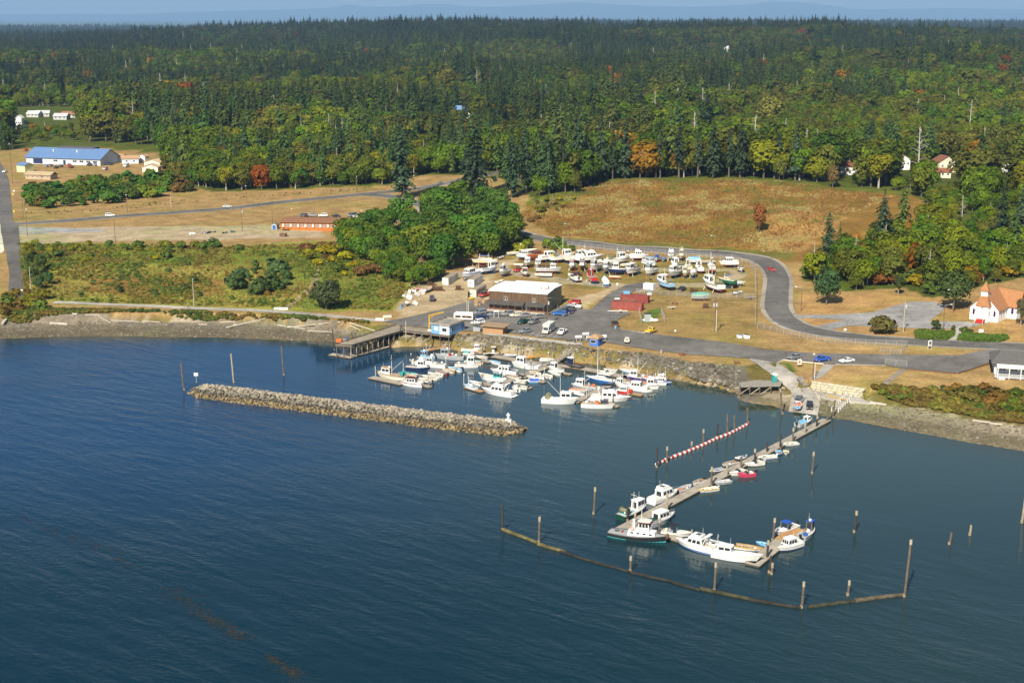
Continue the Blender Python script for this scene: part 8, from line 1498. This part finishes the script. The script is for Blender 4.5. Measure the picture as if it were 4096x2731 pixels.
for i, (x, y, r) in enumerate(((175,1165,.95),(275,1055,.9),(325,1105,.8),(412,1075,.95),(125,1100,.7),(205,1050,.8),(140,1265,.7),(285,1275,.8),(80,1130,.6),(440,1040,.7))): spool((1600 + x / 4.704, 950 + y / 4.704), r, 'white flanged net spool, %s in the cluster by the grove' % ORD[i], R_.uniform(0, 3), R_.choice(['ivory', 'tan', 'olive', 'lgrey']))
def pot_stack(c, n, w, label, base=True):
 t = thing('crab_pot_stack', G(*c), R_.uniform(-.3, .3), label, 'crab pots', 'stacks of crab pots')
 if base: MB().box((0, 0, .12), (w * 1.1 + .8, 2.0, .2)).build('pallet', C('brown'), t)
 i = 0
 for lv in range(6):
  for a in range(max(1, int(w))):
   for b in range(2):
    if i < n: crab_pot_part(t, (-w / 2 + a + R_.uniform(-.1, .1) + .3, -.5 + b + R_.uniform(-.1, .1), .45 + lv * .46)); i += 1
pot_stack((1752,1162), 26, 4, 'tall grey stack of crab pots on a flat trailer by the grove'); pot_stack((1838,1159), 12, 2.5, 'round heap of crab pots on a small trailer before the container'); pot_stack((2778,1172), 20, 3, 'rust coloured crab pot stack inside the chain fence'); pot_stack((2828,1232), 12, 2.5, 'crab pots loaded on a trailer on the dry grass'); pot_stack((1727,1140), 10, 3, 'heap of pots and poles behind the red skiff by the grove')
boat('skiff', (1698,1172), (1726,1162), 'white and red skiff among the net spools', yard=True, stripe='red', deck='tan', L=5.2, trailer=True, motor=None); boat('row', (1664,1160), (1694,1166), 'red punt half hidden in the grove edge', yard=True, hull='red', deck='dred', L=4.0)
for c, l in (((1609,1227),'blue barrel standing at the gravel edge'),((1602,1236),'pale blue barrel lying lower at the gravel edge'),((2226,1016),'blue barrel at the back of the boatyard')): t = thing('barrel', G(*c), 0, l, 'barrel', 'blue barrels'); MB().tube((0, 0, 0), (0, 0, .95), .32, .32, 10).build('body', C('blue' if 'pale' not in l else 'sky'), t); MB().tube((0, 0, .6), (0, 0, .64), .34, .34, 10).build('hoop', C('navy'), t)
ws = thing('wooden_stair', G(2604,1121), .5, 'loose wooden stair standing by the teal roofed boat', 'stair')
for i in range(7): MB().box((-1.6 + i * .36, 0, 2.0 - i * .27), (.34, 1.1, .07)).build('tread', C('wood'), ws)
for y in (-.55, .55): MB().bar((-1.7, y, 2.0), (.9, y, .05), .1, .22).build('stringer', C('tan'), ws); MB().bar((-1.7, y, 3.0), (.9, y, 1.0), .07).build('handrail', C('tan'), ws); MB().bar((-1.7, y, 0), (-1.7, y, 3.0), .1).build('post', C('tan'), ws)
for i, (c, k) in enumerate((((820,934),1.3),((842,930),1.6),((905,932),1.9),((925,930),1.6),((772,937),.9))):
 t = thing('debris_heap', G(*c), .3 * i, 'heap of black plastic and rubble, %s along the bare field track' % ORD[i] if i < 4 else 'white plastic bundle on the bare field track', 'debris', 'debris heaps on the field'); rs = random.Random(i)
 for j in range(9): v = [(p[0] * 1.4 + rs.uniform(-1.6, 1.6) * k, p[1] + rs.uniform(-.6, .6), abs(p[2]) * .8) for p in stone_verts(rs, rs.uniform(.35, .7))]; v = [(a, b, c_) for a, b, c_ in v]; MB().add(stone_verts(rs, rs.uniform(.35, .75)), SF).build('lump', C('white' if i == 4 else R_.choice(['black', 'dgrey', 'grey'])), t).location = (rs.uniform(-1.5, 1.5) * k, rs.uniform(-.7, .7), .25)
MB_ = MB().ball((0, 0, .55), (1.2, .45, .5), 10, 6); lp = tag(MB_.build('propane_tank', C('white')), 'white propane tank beside the chain enclosure cabinet', 'tank'); lp.location = G(2620,1287)
def person(loc, rz, label, shirt, trousers, hat='white'):
 t = thing('person', loc, rz, label, 'person'); me = bpy.data.meshes.new('body')
 J = [((0,0,.95),.15),((0,0,1.15),.14),((0,0,1.4),.16),((0,0,1.52),.06),((0,0,1.62),.095),((.0,0,1.72),.09),((-.1,.12,.9),.1),((-.1,.3,.5),.07),((-.1,.18,.08),.05),((-.1,.3,.03),.04),((.1,-.1,.9),.1),((.1,-.22,.5),.07),((.1,-.38,.1),.05),((.1,-.26,.03),.04),((-.2,0,1.4),.07),((-.27,-.12,1.12),.05),((-.25,.0,.86),.04),((.2,0,1.4),.07),((.27,.14,1.14),.05),((.25,.28,.92),.04)]
 E = [(0,1),(1,2),(2,3),(3,4),(4,5),(0,6),(6,7),(7,8),(8,9),(0,10),(10,11),(11,12),(12,13),(2,14),(14,15),(15,16),(2,17),(17,18),(18,19)]; me.from_pydata([j[0] for j in J], E, []); o = bpy.data.objects.new('body', me); COL.objects.link(o); o.parent = t
 o.modifiers.new('skin', 'SKIN'); sv = me.skin_vertices[0].data
 for i, (_, r) in enumerate(J): sv[i].radius = (r, r)
 sv[0].use_root = True; o.modifiers.new('sub', 'SUBSURF').levels = 1
 m, nt, b = newmat('clothed_body'); L = nt.links; tc_ = N(nt, 'ShaderNodeTexCoord'); sx = N(nt, 'ShaderNodeSeparateXYZ'); L.new(tc_.outputs['Object'], sx.inputs[0]); mr_ = N(nt, 'ShaderNodeMapRange'); mr_.inputs[2].default_value = 2.0; L.new(sx.outputs[2], mr_.inputs[0]); rp = N(nt, 'ShaderNodeValToRGB'); rp.color_ramp.interpolation = 'CONSTANT'; e = rp.color_ramp.elements; e[0].position = 0; e[0].color = (.02, .02, .02, 1); e[1].position = .05; e[1].color = (*PAL[trousers], 1)
 for p, c in ((.47, PAL[shirt]), (.745, (.5, .32, .24))): q = e.new(p); q.color = (*c, 1)
 L.new(mr_.outputs[0], rp.inputs[0]); L.new(rp.outputs[0], b.inputs['Base Color']); me.materials.append(m); MB().ball((0, -.01, 1.76), (.115, .12, .1), 8, 5).build('hair', C('white' if hat == 'white' else 'brown'), t, True)
person(G(753,1236,.09), 1.4, 'walker in red top and dark trousers on the shore path', 'red', 'dgrey')
def pl(kind, i, base, h, w, col, name, label, cat='tree', group=None): return plant(kind, i, G(*base), h, w, col, name, label, cat, group)
for (bx, by), h, w, i, l in [((1612,790),40,1.2,0,'lone huge dark spruce at the bend of the upper road'),((1905,800),43,1.2,3,'broad twin spruce overhanging the junction of the roads'),((1868,775),30,1.,1,'dark spruce directly behind the twin spruce by the road'),((2050,790),36,1.1,0,'tall spruce nearest the bright yellow shrubs by the road'),((2105,770),33,.9,2,'slim tall spruce above the low end of the meadow'),((2310,750),38,1.,3,'dark spruce leading the treeline at the meadow corner'),((3310,1050),21,1.2,1,'dark fir nearest the road bend on the wooded slope'),((3525,1020),27,1.15,3,'tall blue green fir towering over the wooded slope'),((2715,712),32,1.,2,'fir with bare lower trunk at the middle of the meadow edge'),((4000,985),27,1.1,0,'dark fir above the church roof'),((4070,1010),28,1.1,1,'dark fir farthest beside the church roof')]: pl('conifer', i, (bx, by), h, w, (.026, .048, .022), 'conifer_tree', l)
pl('broad', 0, (3305,1219), 14.5, .85, (.05,.10,.03), 'broadleaf_tree', 'round green maple with yellow edges on the church lawn'); pl('broad', 2, (3812,1240), 15, 1.15, (.055,.085,.02), 'broadleaf_tree', 'dense green tree casting shade beside the church'); pl('broad', 3, (3592,1178), 8.5, .8, (.05,.075,.02), 'broadleaf_tree', 'small dark cedar like tree on the church lawn edge'); pl('broad', 3, (4082,1305), 11, .55, (.075,.075,.03), 'broadleaf_tree', 'slender tree in front of the church wing'); pl('broad', 1, (1305,1238), 11, 1.15, (.05,.065,.022), 'broadleaf_tree', 'big round dark tree beside the dirt trail'); pl('broad', 4, (3035,930), 13.5, .6, (.20,.075,.02), 'broadleaf_tree', 'lone red autumn tree in the meadow')
pl('broad', 1, (3020,690), 19, 1.0, (.26,.095,.025), 'broadleaf_tree', 'large rust red maple at the meadow edge'); pl('broad', 0, (2560,712), 16, .9, (.20,.10,.03), 'broadleaf_tree', 'half bare brown maple at the meadow edge'); pl('broad', 2, (3330,752), 13, .7, (.13,.10,.03), 'broadleaf_tree', 'brownish cedar column at the meadow corner'); pl('broad', 4, (3620,985), 11, .8, (.34,.19,.02), 'broadleaf_tree', 'golden yellow maple on the wooded slope'); pl('broad', 2, (3425,1010), 9, .8, (.34,.20,.02), 'broadleaf_tree', 'small golden tree beside the tall blue green fir'); pl('broad', 1, (3080,500), 24, 1.2, (.12,.13,.02), 'broadleaf_tree', 'tall yellow green cottonwood above the forest')
for i, (c, h, w, l) in enumerate((((3743,1322),3.6,.75,'bushy green shrub behind the ivy bed'),((3766,1332),1.8,.9,'small clipped round shrub nearest the bushy one'),((3810,1324),2.0,.9,'clipped round shrub beside the walk on its parking side'),((3857,1329),1.9,.95,'clipped round shrub beside the walk on its church side'),((3879,1338),1.9,1.0,'clipped round shrub next to the white lawn board'),((3530,1334),6.0,1.1,'big yellow green shrub beside the grey pole'))): pl('shrub', i, c, h, w, (.06,.09,.02) if i < 5 else (.12,.12,.025), 'shrub', l, 'shrub', 'shrubs before the church')
def fill_label(label, h, hr, c):
 u = (h - hr[0]) / (hr[1] - hr[0] + 1e-6); r = c[0] / c[1]; w = ('reddish ' if r > 1.15 else 'yellowish ' if r > .93 else 'mid green ' if r > .62 else 'deep green ')
 for g in ('bright green ', 'bushy green ', 'rounded green ', 'yellow green ', 'bright yellow green ', 'dark green ', 'mixed green and yellow ', 'grey green '): label = label.replace(g, '', 1) if label.startswith(g) else label
 return ('low ' if u < .33 else 'tall ' if u > .66 else 'middling ') + w + label
def fill(poly, n, kind, hr, wr, cols, name, label, cat, group, seed, dmin=3.0, idx=None):
 rs_ = random.Random(seed); pg = GP(poly); lo, hi = pg.min(0), pg.max(0); pts = []; g = 0
 while len(pts) < n and g < n * 80:
  g += 1; x, y = rs_.uniform(lo[0], hi[0]), rs_.uniform(lo[1], hi[1])
  if not inside(np.array([x]), np.array([y]), pg)[0] or any((x - a) ** 2 + (y - b) ** 2 < dmin ** 2 for a, b in pts): continue
  pts.append((x, y)); plant(kind, rs_.randrange(5) if idx is None else rs_.choice(idx), (x, y, float(hgt(x, y)) - .05), hh_ := rs_.uniform(*hr), rs_.uniform(*wr), tuple(sat(cc_ := rs_.choice(cols), 1.15)), name, fill_label(label, hh_, hr, cc_), cat, group)
GR2 = [(.048,.115,.02),(.058,.122,.022),(.076,.135,.022),(.10,.138,.022),(.052,.095,.02)]
GR3 = [(.066,.13,.02),(.085,.142,.022),(.105,.145,.022),(.056,.112,.02)]
fill([(1340,985),(1400,935),(1520,915),(1600,930),(1640,1000),(1680,1100),(1600,1110),(1480,1060),(1370,1020)], 34, 'broad', (8,12.5), (.95,1.25), GR3, 'broadleaf_tree', 'bright green leafy tree of the low half of the grove', 'tree', 'trees of the low half of the grove', 21, 4.4)
fill([(1600,915),(1660,900),(1760,870),(1860,845),(1980,850),(2070,930),(2100,985),(2020,1010),(1900,1060),(1800,1090),(1690,1115),(1640,1000)], 56, 'broad', (11,17.5), (.9,1.2), GR2, 'broadleaf_tree', 'bright green leafy tree of the tall half of the grove', 'tree', 'trees of the tall half of the grove', 1, 4.8)
fill([(1480,1050),(1640,1090),(1770,1095),(1745,1135),(1650,1150),(1560,1125)], 22, 'broad', (5.5,9), (1.,1.3), GR3, 'broadleaf_tree', 'bright green leafy tree of the grove foot beside the gravel', 'tree', 'trees of the grove foot', 22, 3.6)
for i, (x, y, h, k) in enumerate(((2190,772,30,0),(2250,765,33,2),(2345,735,31,1),(2400,724,34,3),(2450,718,30,2),(2500,715,35,0),(2640,712,31,2),(2790,711,30,2),(2850,710,33,3),(2915,709,30,2),(2960,709,34,0),(3110,715,29,2),(3180,722,31,1))): pl('conifer', k, (x, y), h, .85 if k == 2 else 1., (.03, .053, .023), 'conifer_tree', 'tall conifer in the front rank above the meadow, %s from the low corner' % ORD[i], 'tree', 'front conifers above the meadow')
fill([(1960,1000),(2080,960),(2200,985),(2290,1000),(2280,1012),(2110,1005)], 14, 'shrub', (2.5,4.5), (.9,1.3), [(.162,.189,.027),(.121,.176,.027),(.081,.135,.027)], 'shrub', 'yellow green shrub between grove and boatyard fence', 'shrub', 'shrubs between grove and fence', 2, 3)
fill([(1740,800),(1830,780),(1900,800),(1890,830),(1800,832)], 9, 'shrub', (2.2,3.6), (1.,1.4), [(.270,.270,.027),(.203,.243,.027)], 'shrub', 'bright yellow green knotweed shrub by the road junction', 'shrub', 'knotweed by the junction', 3, 3)
fill([(90,800),(120,765),(300,748),(480,730),(680,715),(780,765),(620,795),(430,820),(150,838)], 115, 'shrub', (4,7.5), (.9,1.2), GR2 + [(.12,.09,.025)], 'shrub', 'bushy green shrub of the belt before the blue roofed hall', 'shrub', 'shrub belt before the blue roofed hall', 4, 3.2)
fill([(660,740),(900,755),(1300,745),(1560,735),(1600,715),(1200,715),(900,725),(680,715)], 46, 'broad', (7,12), (.9,1.25), GR2 + [(.09,.11,.025)], 'broadleaf_tree', 'rounded green tree along the far side of the upper road', 'tree', 'trees along the upper road', 5, 6)
fill([(90,985),(400,980),(620,985),(900,985),(1000,1000),(900,1040),(500,1040),(100,1060)], 40, 'shrub', (1.6,3.4), (.9,1.5), [(.068,.108,.027),(.081,.121,.027),(.216,.216,.027),(.149,.162,.027)], 'shrub', 'dense shrub on the upper bank of the rough field', 'shrub', 'shrubs on the upper bank', 6, 4)
fill([(95,1060),(200,1050),(210,1150),(110,1170)], 9, 'broad', (4,6.5), (.7,1.), [(.047,.081,.027),(.068,.095,.027)], 'broadleaf_tree', 'dark green bush beside the blocked street end', 'tree', 'bushes by the street end', 7, 4)
fill([(0,1190),(110,1170),(190,1200),(210,1245),(100,1270),(0,1275)], 16, 'shrub', (2.2,4.2), (.9,1.3), [(.08,.115,.025),(.16,.16,.025),(.15,.12,.03)], 'shrub', 'mixed green and yellow shrub at the shore end of the street', 'shrub', 'shrubs at the shore end', 8, 3.2)
fill([(920,1120),(1060,1060),(1170,1080),(1180,1150),(1040,1180),(950,1170)], 16, 'shrub', (2.5,5.5), (.8,1.2), [(.061,.101,.030),(.068,.108,.041)], 'shrub', 'grey green willow shrub in the rough field', 'shrub', 'willows in the rough field', 9, 6)
fill([(1180,1010),(1330,980),(1420,1040),(1500,1110),(1400,1130),(1290,1080)], 22, 'shrub', (2.,4.5), (.9,1.4), [(.121,.081,.027),(.135,.149,.027),(.081,.121,.027),(.270,.257,.027)], 'shrub', 'mixed bramble shrub at the foot of the grove', 'shrub', 'brambles below the grove', 10, 4)
fill([(300,1060),(900,1060),(1100,1190),(900,1220),(300,1195)], 20, 'shrub', (1.2,2.6), (.8,1.3), [(.081,.108,.030),(.068,.108,.034),(.162,.121,.027)], 'shrub', 'scattered low shrub on the brown rough field', 'shrub', 'scattered shrubs of the rough field', 11, 12)
fill([(3495,1556),(3640,1560),(3660,1610),(3540,1605)], 11, 'shrub', (1.6,2.8), (1.,1.4), [(.081,.115,.027),(.108,.135,.027),(.135,.108,.027)], 'shrub', 'bramble bush on the bank beside the limestone wall', 'shrub', 'brambles beside the wall', 12, 2.6)
fill([(3770,1570),(3900,1560),(4096,1590),(4250,1620),(4250,1700),(4000,1670),(3800,1635)], 26, 'shrub', (1.8,3.6), (1.,1.5), [(.07,.11,.025),(.12,.11,.03),(.10,.13,.025),(.16,.11,.03)], 'shrub', 'dense bramble bush on the bank below the white hall', 'shrub', 'brambles below the white hall', 13, 3)
fill([(3200,1110),(3320,1140),(3600,1140),(3720,1180),(3900,1140),(4096,1100),(4096,1060),(3700,1100),(3300,1080)], 40, 'shrub', (3,5.5), (.9,1.4), [(.108,.121,.027),(.176,.095,.024),(.081,.115,.027),(.216,.162,.027)], 'shrub', 'undergrowth bush along the foot of the wooded slope', 'shrub', 'undergrowth of the wooded slope', 14, 5)
fill([(2130,810),(2240,800),(2330,790),(2180,880),(2120,900)], 14, 'shrub', (1.5,3.2), (.9,1.3), [(.216,.216,.027),(.135,.135,.027),(.162,.108,.041)], 'shrub', 'yellow green shrub at the low corner of the meadow', 'shrub', 'shrubs at the meadow corner', 15, 5)
# ivy beds before the church
def ivy(poly, label, seed):
 pg = GP(poly); rs_ = np.random.RandomState(seed); lo, hi = pg.min(0), pg.max(0); c = rs_.uniform(0, 1, (5200, 2)) * (hi - lo) + lo; m = inside(c[:, 0], c[:, 1], pg); c = c[m]; d = dist_line(c[:, 0], c[:, 1], np.vstack([pg, pg[:1]])); z = hgt(c[:, 0], c[:, 1]) + np.minimum(.9, .25 + d * .5) + rs_.uniform(-.1, .12, len(c))
 nn = np.zeros((len(c), 3)); nn[:, 2] = 1; nn[:, 1] = -.3; v, q = quads_mesh('ivy', np.column_stack([c, z]), nn, rs_.uniform(.3, .6, len(c)), LEAF, rs_, jit=.5); o_ = Vector((*pg.mean(0), 0)); v = v - np.array(o_); me = raw_mesh('foliage', [(v, q, LEAF)]); t = thing('ivy_bed', o_, 0, label, 'hedge', 'ivy beds'); f = bpy.data.objects.new('foliage', me); COL.objects.link(f); f.parent = t; f.color = (.075, .145, .016, 1)
ivy([(3655,1326),(3690,1321),(3760,1332),(3822,1326),(3818,1345),(3790,1362),(3720,1362),(3662,1356)], 'clipped green ivy bed on the parking side of the church walk', 1); ivy([(3836,1338),(3880,1336),(3960,1344),(4030,1342),(4038,1356),(4000,1370),(3900,1369),(3826,1362)], 'long clipped green ivy bed on the lawn side of the church walk', 2)
def tuft(seed, n=16, h=1.0, sp=.55):
 rs_ = np.random.RandomState(seed); v = []; f = []
 for i in range(n):
  a = rs_.uniform(0, 6.28); x, y = rs_.uniform(-sp, sp, 2); l = h * rs_.uniform(.5, 1.1); w = .10; dx, dy = rs_.uniform(-.3, .3, 2); b = len(v); v += [(x - w * math.cos(a), y - w * math.sin(a), 0), (x + w * math.cos(a), y + w * math.sin(a), 0), (x + dx, y + dy, l)]; f.append((b, b + 1, b + 2))
 return raw_mesh('tuft', [(v, f, GRASS)])
TUFT = [tuft(i) for i in range(3)]; LOW = [PROTO['shrub', i][0] for i in range(3)]
def spread_pts(poly, n, seed):
 pg = GP(poly); rs_ = np.random.RandomState(seed); lo, hi = pg.min(0), pg.max(0); c = rs_.uniform(0, 1, (n, 2)) * (hi - lo) + lo; c = c[inside(c[:, 0], c[:, 1], pg)]; return c, rs_
def grass_field(name, poly, n, seed, cols, h, label, cat, protos_, sc0, thr=None, wide=1.0, sc_=18.):
 c, rs_ = spread_pts(poly, n, seed)
 if thr is not None: c = c[fbm(c[:, 0] / sc_, c[:, 1] / sc_, seed) + rs_.uniform(-.12, .12, len(c)) > thr]
 z = hgt(c[:, 0], c[:, 1]); m = len(c); k = rs_.uniform(*h, m) * sc0; sel = np.clip((fbm(c[:, 0] / 14, c[:, 1] / 14, seed + 3) - .5) * 2.4 + .5 + rs_.uniform(-.25, .25, m), 0, .999); cc = sat(np.array(cols), 1.06)[(sel * len(cols)).astype(int)]
 return scatter(name, np.column_stack([c, z - .03]), np.stack([k * wide, k * wide, k], -1), rs_.uniform(0, 6.28, m), rs_.randint(0, len(protos_), m), [(p, (1, 1, 1)) for p in protos_], label, cat, cc)
MEADOW = [(2130,815),(2250,775),(2380,735),(2620,722),(2960,718),(3300,748),(3600,790),(3400,855),(3240,960),(3170,1015),(2900,985),(2500,968),(2200,935),(2090,870)]
grass_field('meadow_grass', MEADOW, 26000, 31, [(.135,.149,.038),(.176,.128,.041),(.230,.128,.041),(.203,.101,.041),(.324,.216,.081),(.340,.324,.135)], (.35,.9), 'tall dry brown grass and weeds covering the hillside meadow', 'grass', TUFT, 1.0)
grass_field('field_scrub', [(70,975),(500,978),(1000,985),(1330,975),(1480,1020),(1640,1150),(1560,1240),(1000,1228),(260,1205),(100,1180)], 9000, 32, [(.085,.13,.026),(.11,.155,.028),(.16,.175,.03),(.22,.20,.04),(.17,.145,.035)], (.12,.32), 'low bramble and weed scrub of the rough field', 'scrub', LOW, 1.0, .46, 1.5)
grass_field('field_grass', [(70,975),(500,978),(1000,985),(1330,975),(1480,1020),(1640,1150),(1560,1240),(1000,1228),(260,1205),(100,1180)], 22000, 33, [(.14,.17,.035),(.19,.19,.04),(.25,.19,.05),(.30,.24,.08),(.22,.14,.045)], (.3,.7), 'rough grass of the field behind the shore path', 'grass', TUFT, 1.0)
grass_field('bank_scrub', [(0,1240),(400,1240),(800,1250),(1200,1268),(1500,1296),(1400,1308),(1000,1285),(500,1272),(0,1272)], 14000, 34, [(.065,.10,.022),(.085,.12,.024),(.13,.14,.028),(.19,.17,.035),(.15,.115,.03)], (.18,.42), 'weeds and low scrub on the shore bank', 'scrub', LOW, 1.0, .36, 1.4)
grass_field('hall_bank_scrub', [(3480,1552),(3700,1560),(3900,1555),(4200,1600),(4300,1700),(4096,1695),(3890,1668),(3760,1640),(3600,1612)], 3500, 35, [(.065,.10,.022),(.085,.12,.024),(.13,.14,.028),(.19,.17,.035),(.15,.115,.03)], (.2,.5), 'weeds on the bank below the hall lawn', 'scrub', LOW, 1.0, .40, 1.4)
grass_field('rock_bank_weeds', [(1860,1345),(2100,1358),(2320,1385),(2600,1418),(2900,1462),(2980,1470),(2900,1500),(2500,1440),(2100,1385),(1900,1365)], 900, 36, [(.108,.135,.030),(.189,.149,.041),(.270,.203,.068)], (.12,.28), 'green weeds among the rocks of the bank', 'weeds', LOW, 1.0, .55, 1.4)
grass_field('dry_grass', [(100,860),(900,822),(1400,790),(1580,810),(1750,870),(1500,860),(1300,880),(1100,905),(300,905),(90,905)], 9000, 37, [(.340,.270,.121),(.324,.216,.081),(.340,.338,.162),(.270,.203,.068)], (.12,.3), 'short dry grass of the upper field', 'grass', TUFT, 1.0, .42)
grass_field('verge_scrub', [(80,860),(500,838),(900,800),(1400,765),(1580,752),(1560,745),(1200,768),(700,790),(500,825),(90,850)], 1600, 38, [(.065,.10,.022),(.085,.12,.024),(.13,.14,.028),(.19,.17,.035),(.15,.115,.03)], (.06,.2), 'green weeds on the far verge of the upper road', 'scrub', LOW, 1.0, .42, 1.4)
grass_field('yard_grass', [(2080,1030),(2400,1020),(2900,1040),(3010,1090),(3015,1320),(2600,1310),(2480,1270),(2640,1190),(2300,1140),(2100,1080)], 9000, 39, [(.162,.162,.041),(.270,.203,.068),(.340,.257,.095),(.203,.176,.054)], (.1,.26), 'patchy grass between the stored boats', 'grass', TUFT, 1.0, .47)
def beach_stones(name, poly, n, seed, label):
 c, rs_ = spread_pts(poly, n, seed); z = hgt(c[:, 0], c[:, 1]); m = (z > .02) & (z < 2.4); c, z = c[m], z[m]; k = rs_.uniform(.06, .2, len(c)) * rs_.choice([1, 1, 1, 2.2], len(c)); o = scatter(name, np.column_stack([c, z]), np.stack([k, k, k * .7], -1), rs_.uniform(0, 6.28, len(c)), rs_.randint(0, 8, len(c)), [(p, (1, 1, 1)) for p in gm], label, 'stones')
beach_stones('shore_shingle', [(-60,1286),(600,1286),(1050,1292),(1450,1320),(1560,1366),(1100,1362),(500,1348),(-60,1358)], 16000, 51, 'grey shingle of the beach beside the shore path')
beach_stones('hall_shingle', [(3180,1590),(3300,1590),(3480,1615),(3700,1640),(3900,1682),(4150,1715),(4150,1822),(3800,1755),(3400,1683),(3280,1660)], 9000, 52, 'shell strewn shingle of the beach below the hall')
def ridge(name, dist, x0, x1, pts, label):
 """long ridge built as a solid hill; pts: (image x, image y) of its skyline"""
 mb = MB(); xs = np.linspace(x0, x1, 90); ys = np.interp(xs, [p[0] for p in pts], [p[1] for p in pts]); n = len(xs); ring = []
 for k, (dd, hk) in enumerate(((-6000, 0), (-3400, .45), (-1300, .82), (0, 1), (1500, .7), (4000, 0))):
  for i in range(n):
   X = (xs[i] - CX) / F_PX * dist * 1.03; top = CAM_Z + (HZ - ys[i]) / F_PX * dist * 1.03
   z = top * hk + (0 if k in (0, 5) else (float(fbm(X / 900, dd / 1000 + 7, 5)) - .5) * 110 * (hk if k != 3 else .25)); mb.v.append((X * (1 + dd / dist), dist + dd, z))
 for k in range(5):
  for i in range(n - 1): a = k * n + i; mb.f.append((a, a + 1, a + n + 1, a + n))
 return tag(mb.build(name, M((.05, .075, .05), .9, var=.3, scale=.0015), None, True), label, 'hill', kind='structure')
ridge('hill', 45000, -1200, 5300, [(-1200,60),(600,58),(1350,36),(1430,22),(1520,34),(1660,28),(1770,16),(1830,30),(1960,32),(2100,26),(2290,14),(2450,24),(2700,32),(2900,26),(3050,12),(3200,20),(3350,42),(3700,36),(4096,44),(5300,60)], 'faint blue mountain range on the horizon')
hz = MB().box((0, 25000, 352), (52000, 51000, 706)).build('haze', None); hz['kind'] = 'stuff'; hz['label'] = 'thin bluish summer haze over the land'; hz['category'] = 'haze'
hm = bpy.data.materials.new('haze_air'); hm.use_nodes = True; hm.node_tree.nodes.clear()
ho = hm.node_tree.nodes.new('ShaderNodeOutputMaterial'); hv = hm.node_tree.nodes.new('ShaderNodeVolumePrincipled')
hv.inputs['Color'].default_value = (.36, .62, 1.0, 1); hv.inputs['Density'].default_value = 4.6e-5; hv.inputs['Anisotropy'].default_value = 0.0
hm.node_tree.links.new(hv.outputs[0], ho.inputs['Volume']); hz.data.materials.append(hm)
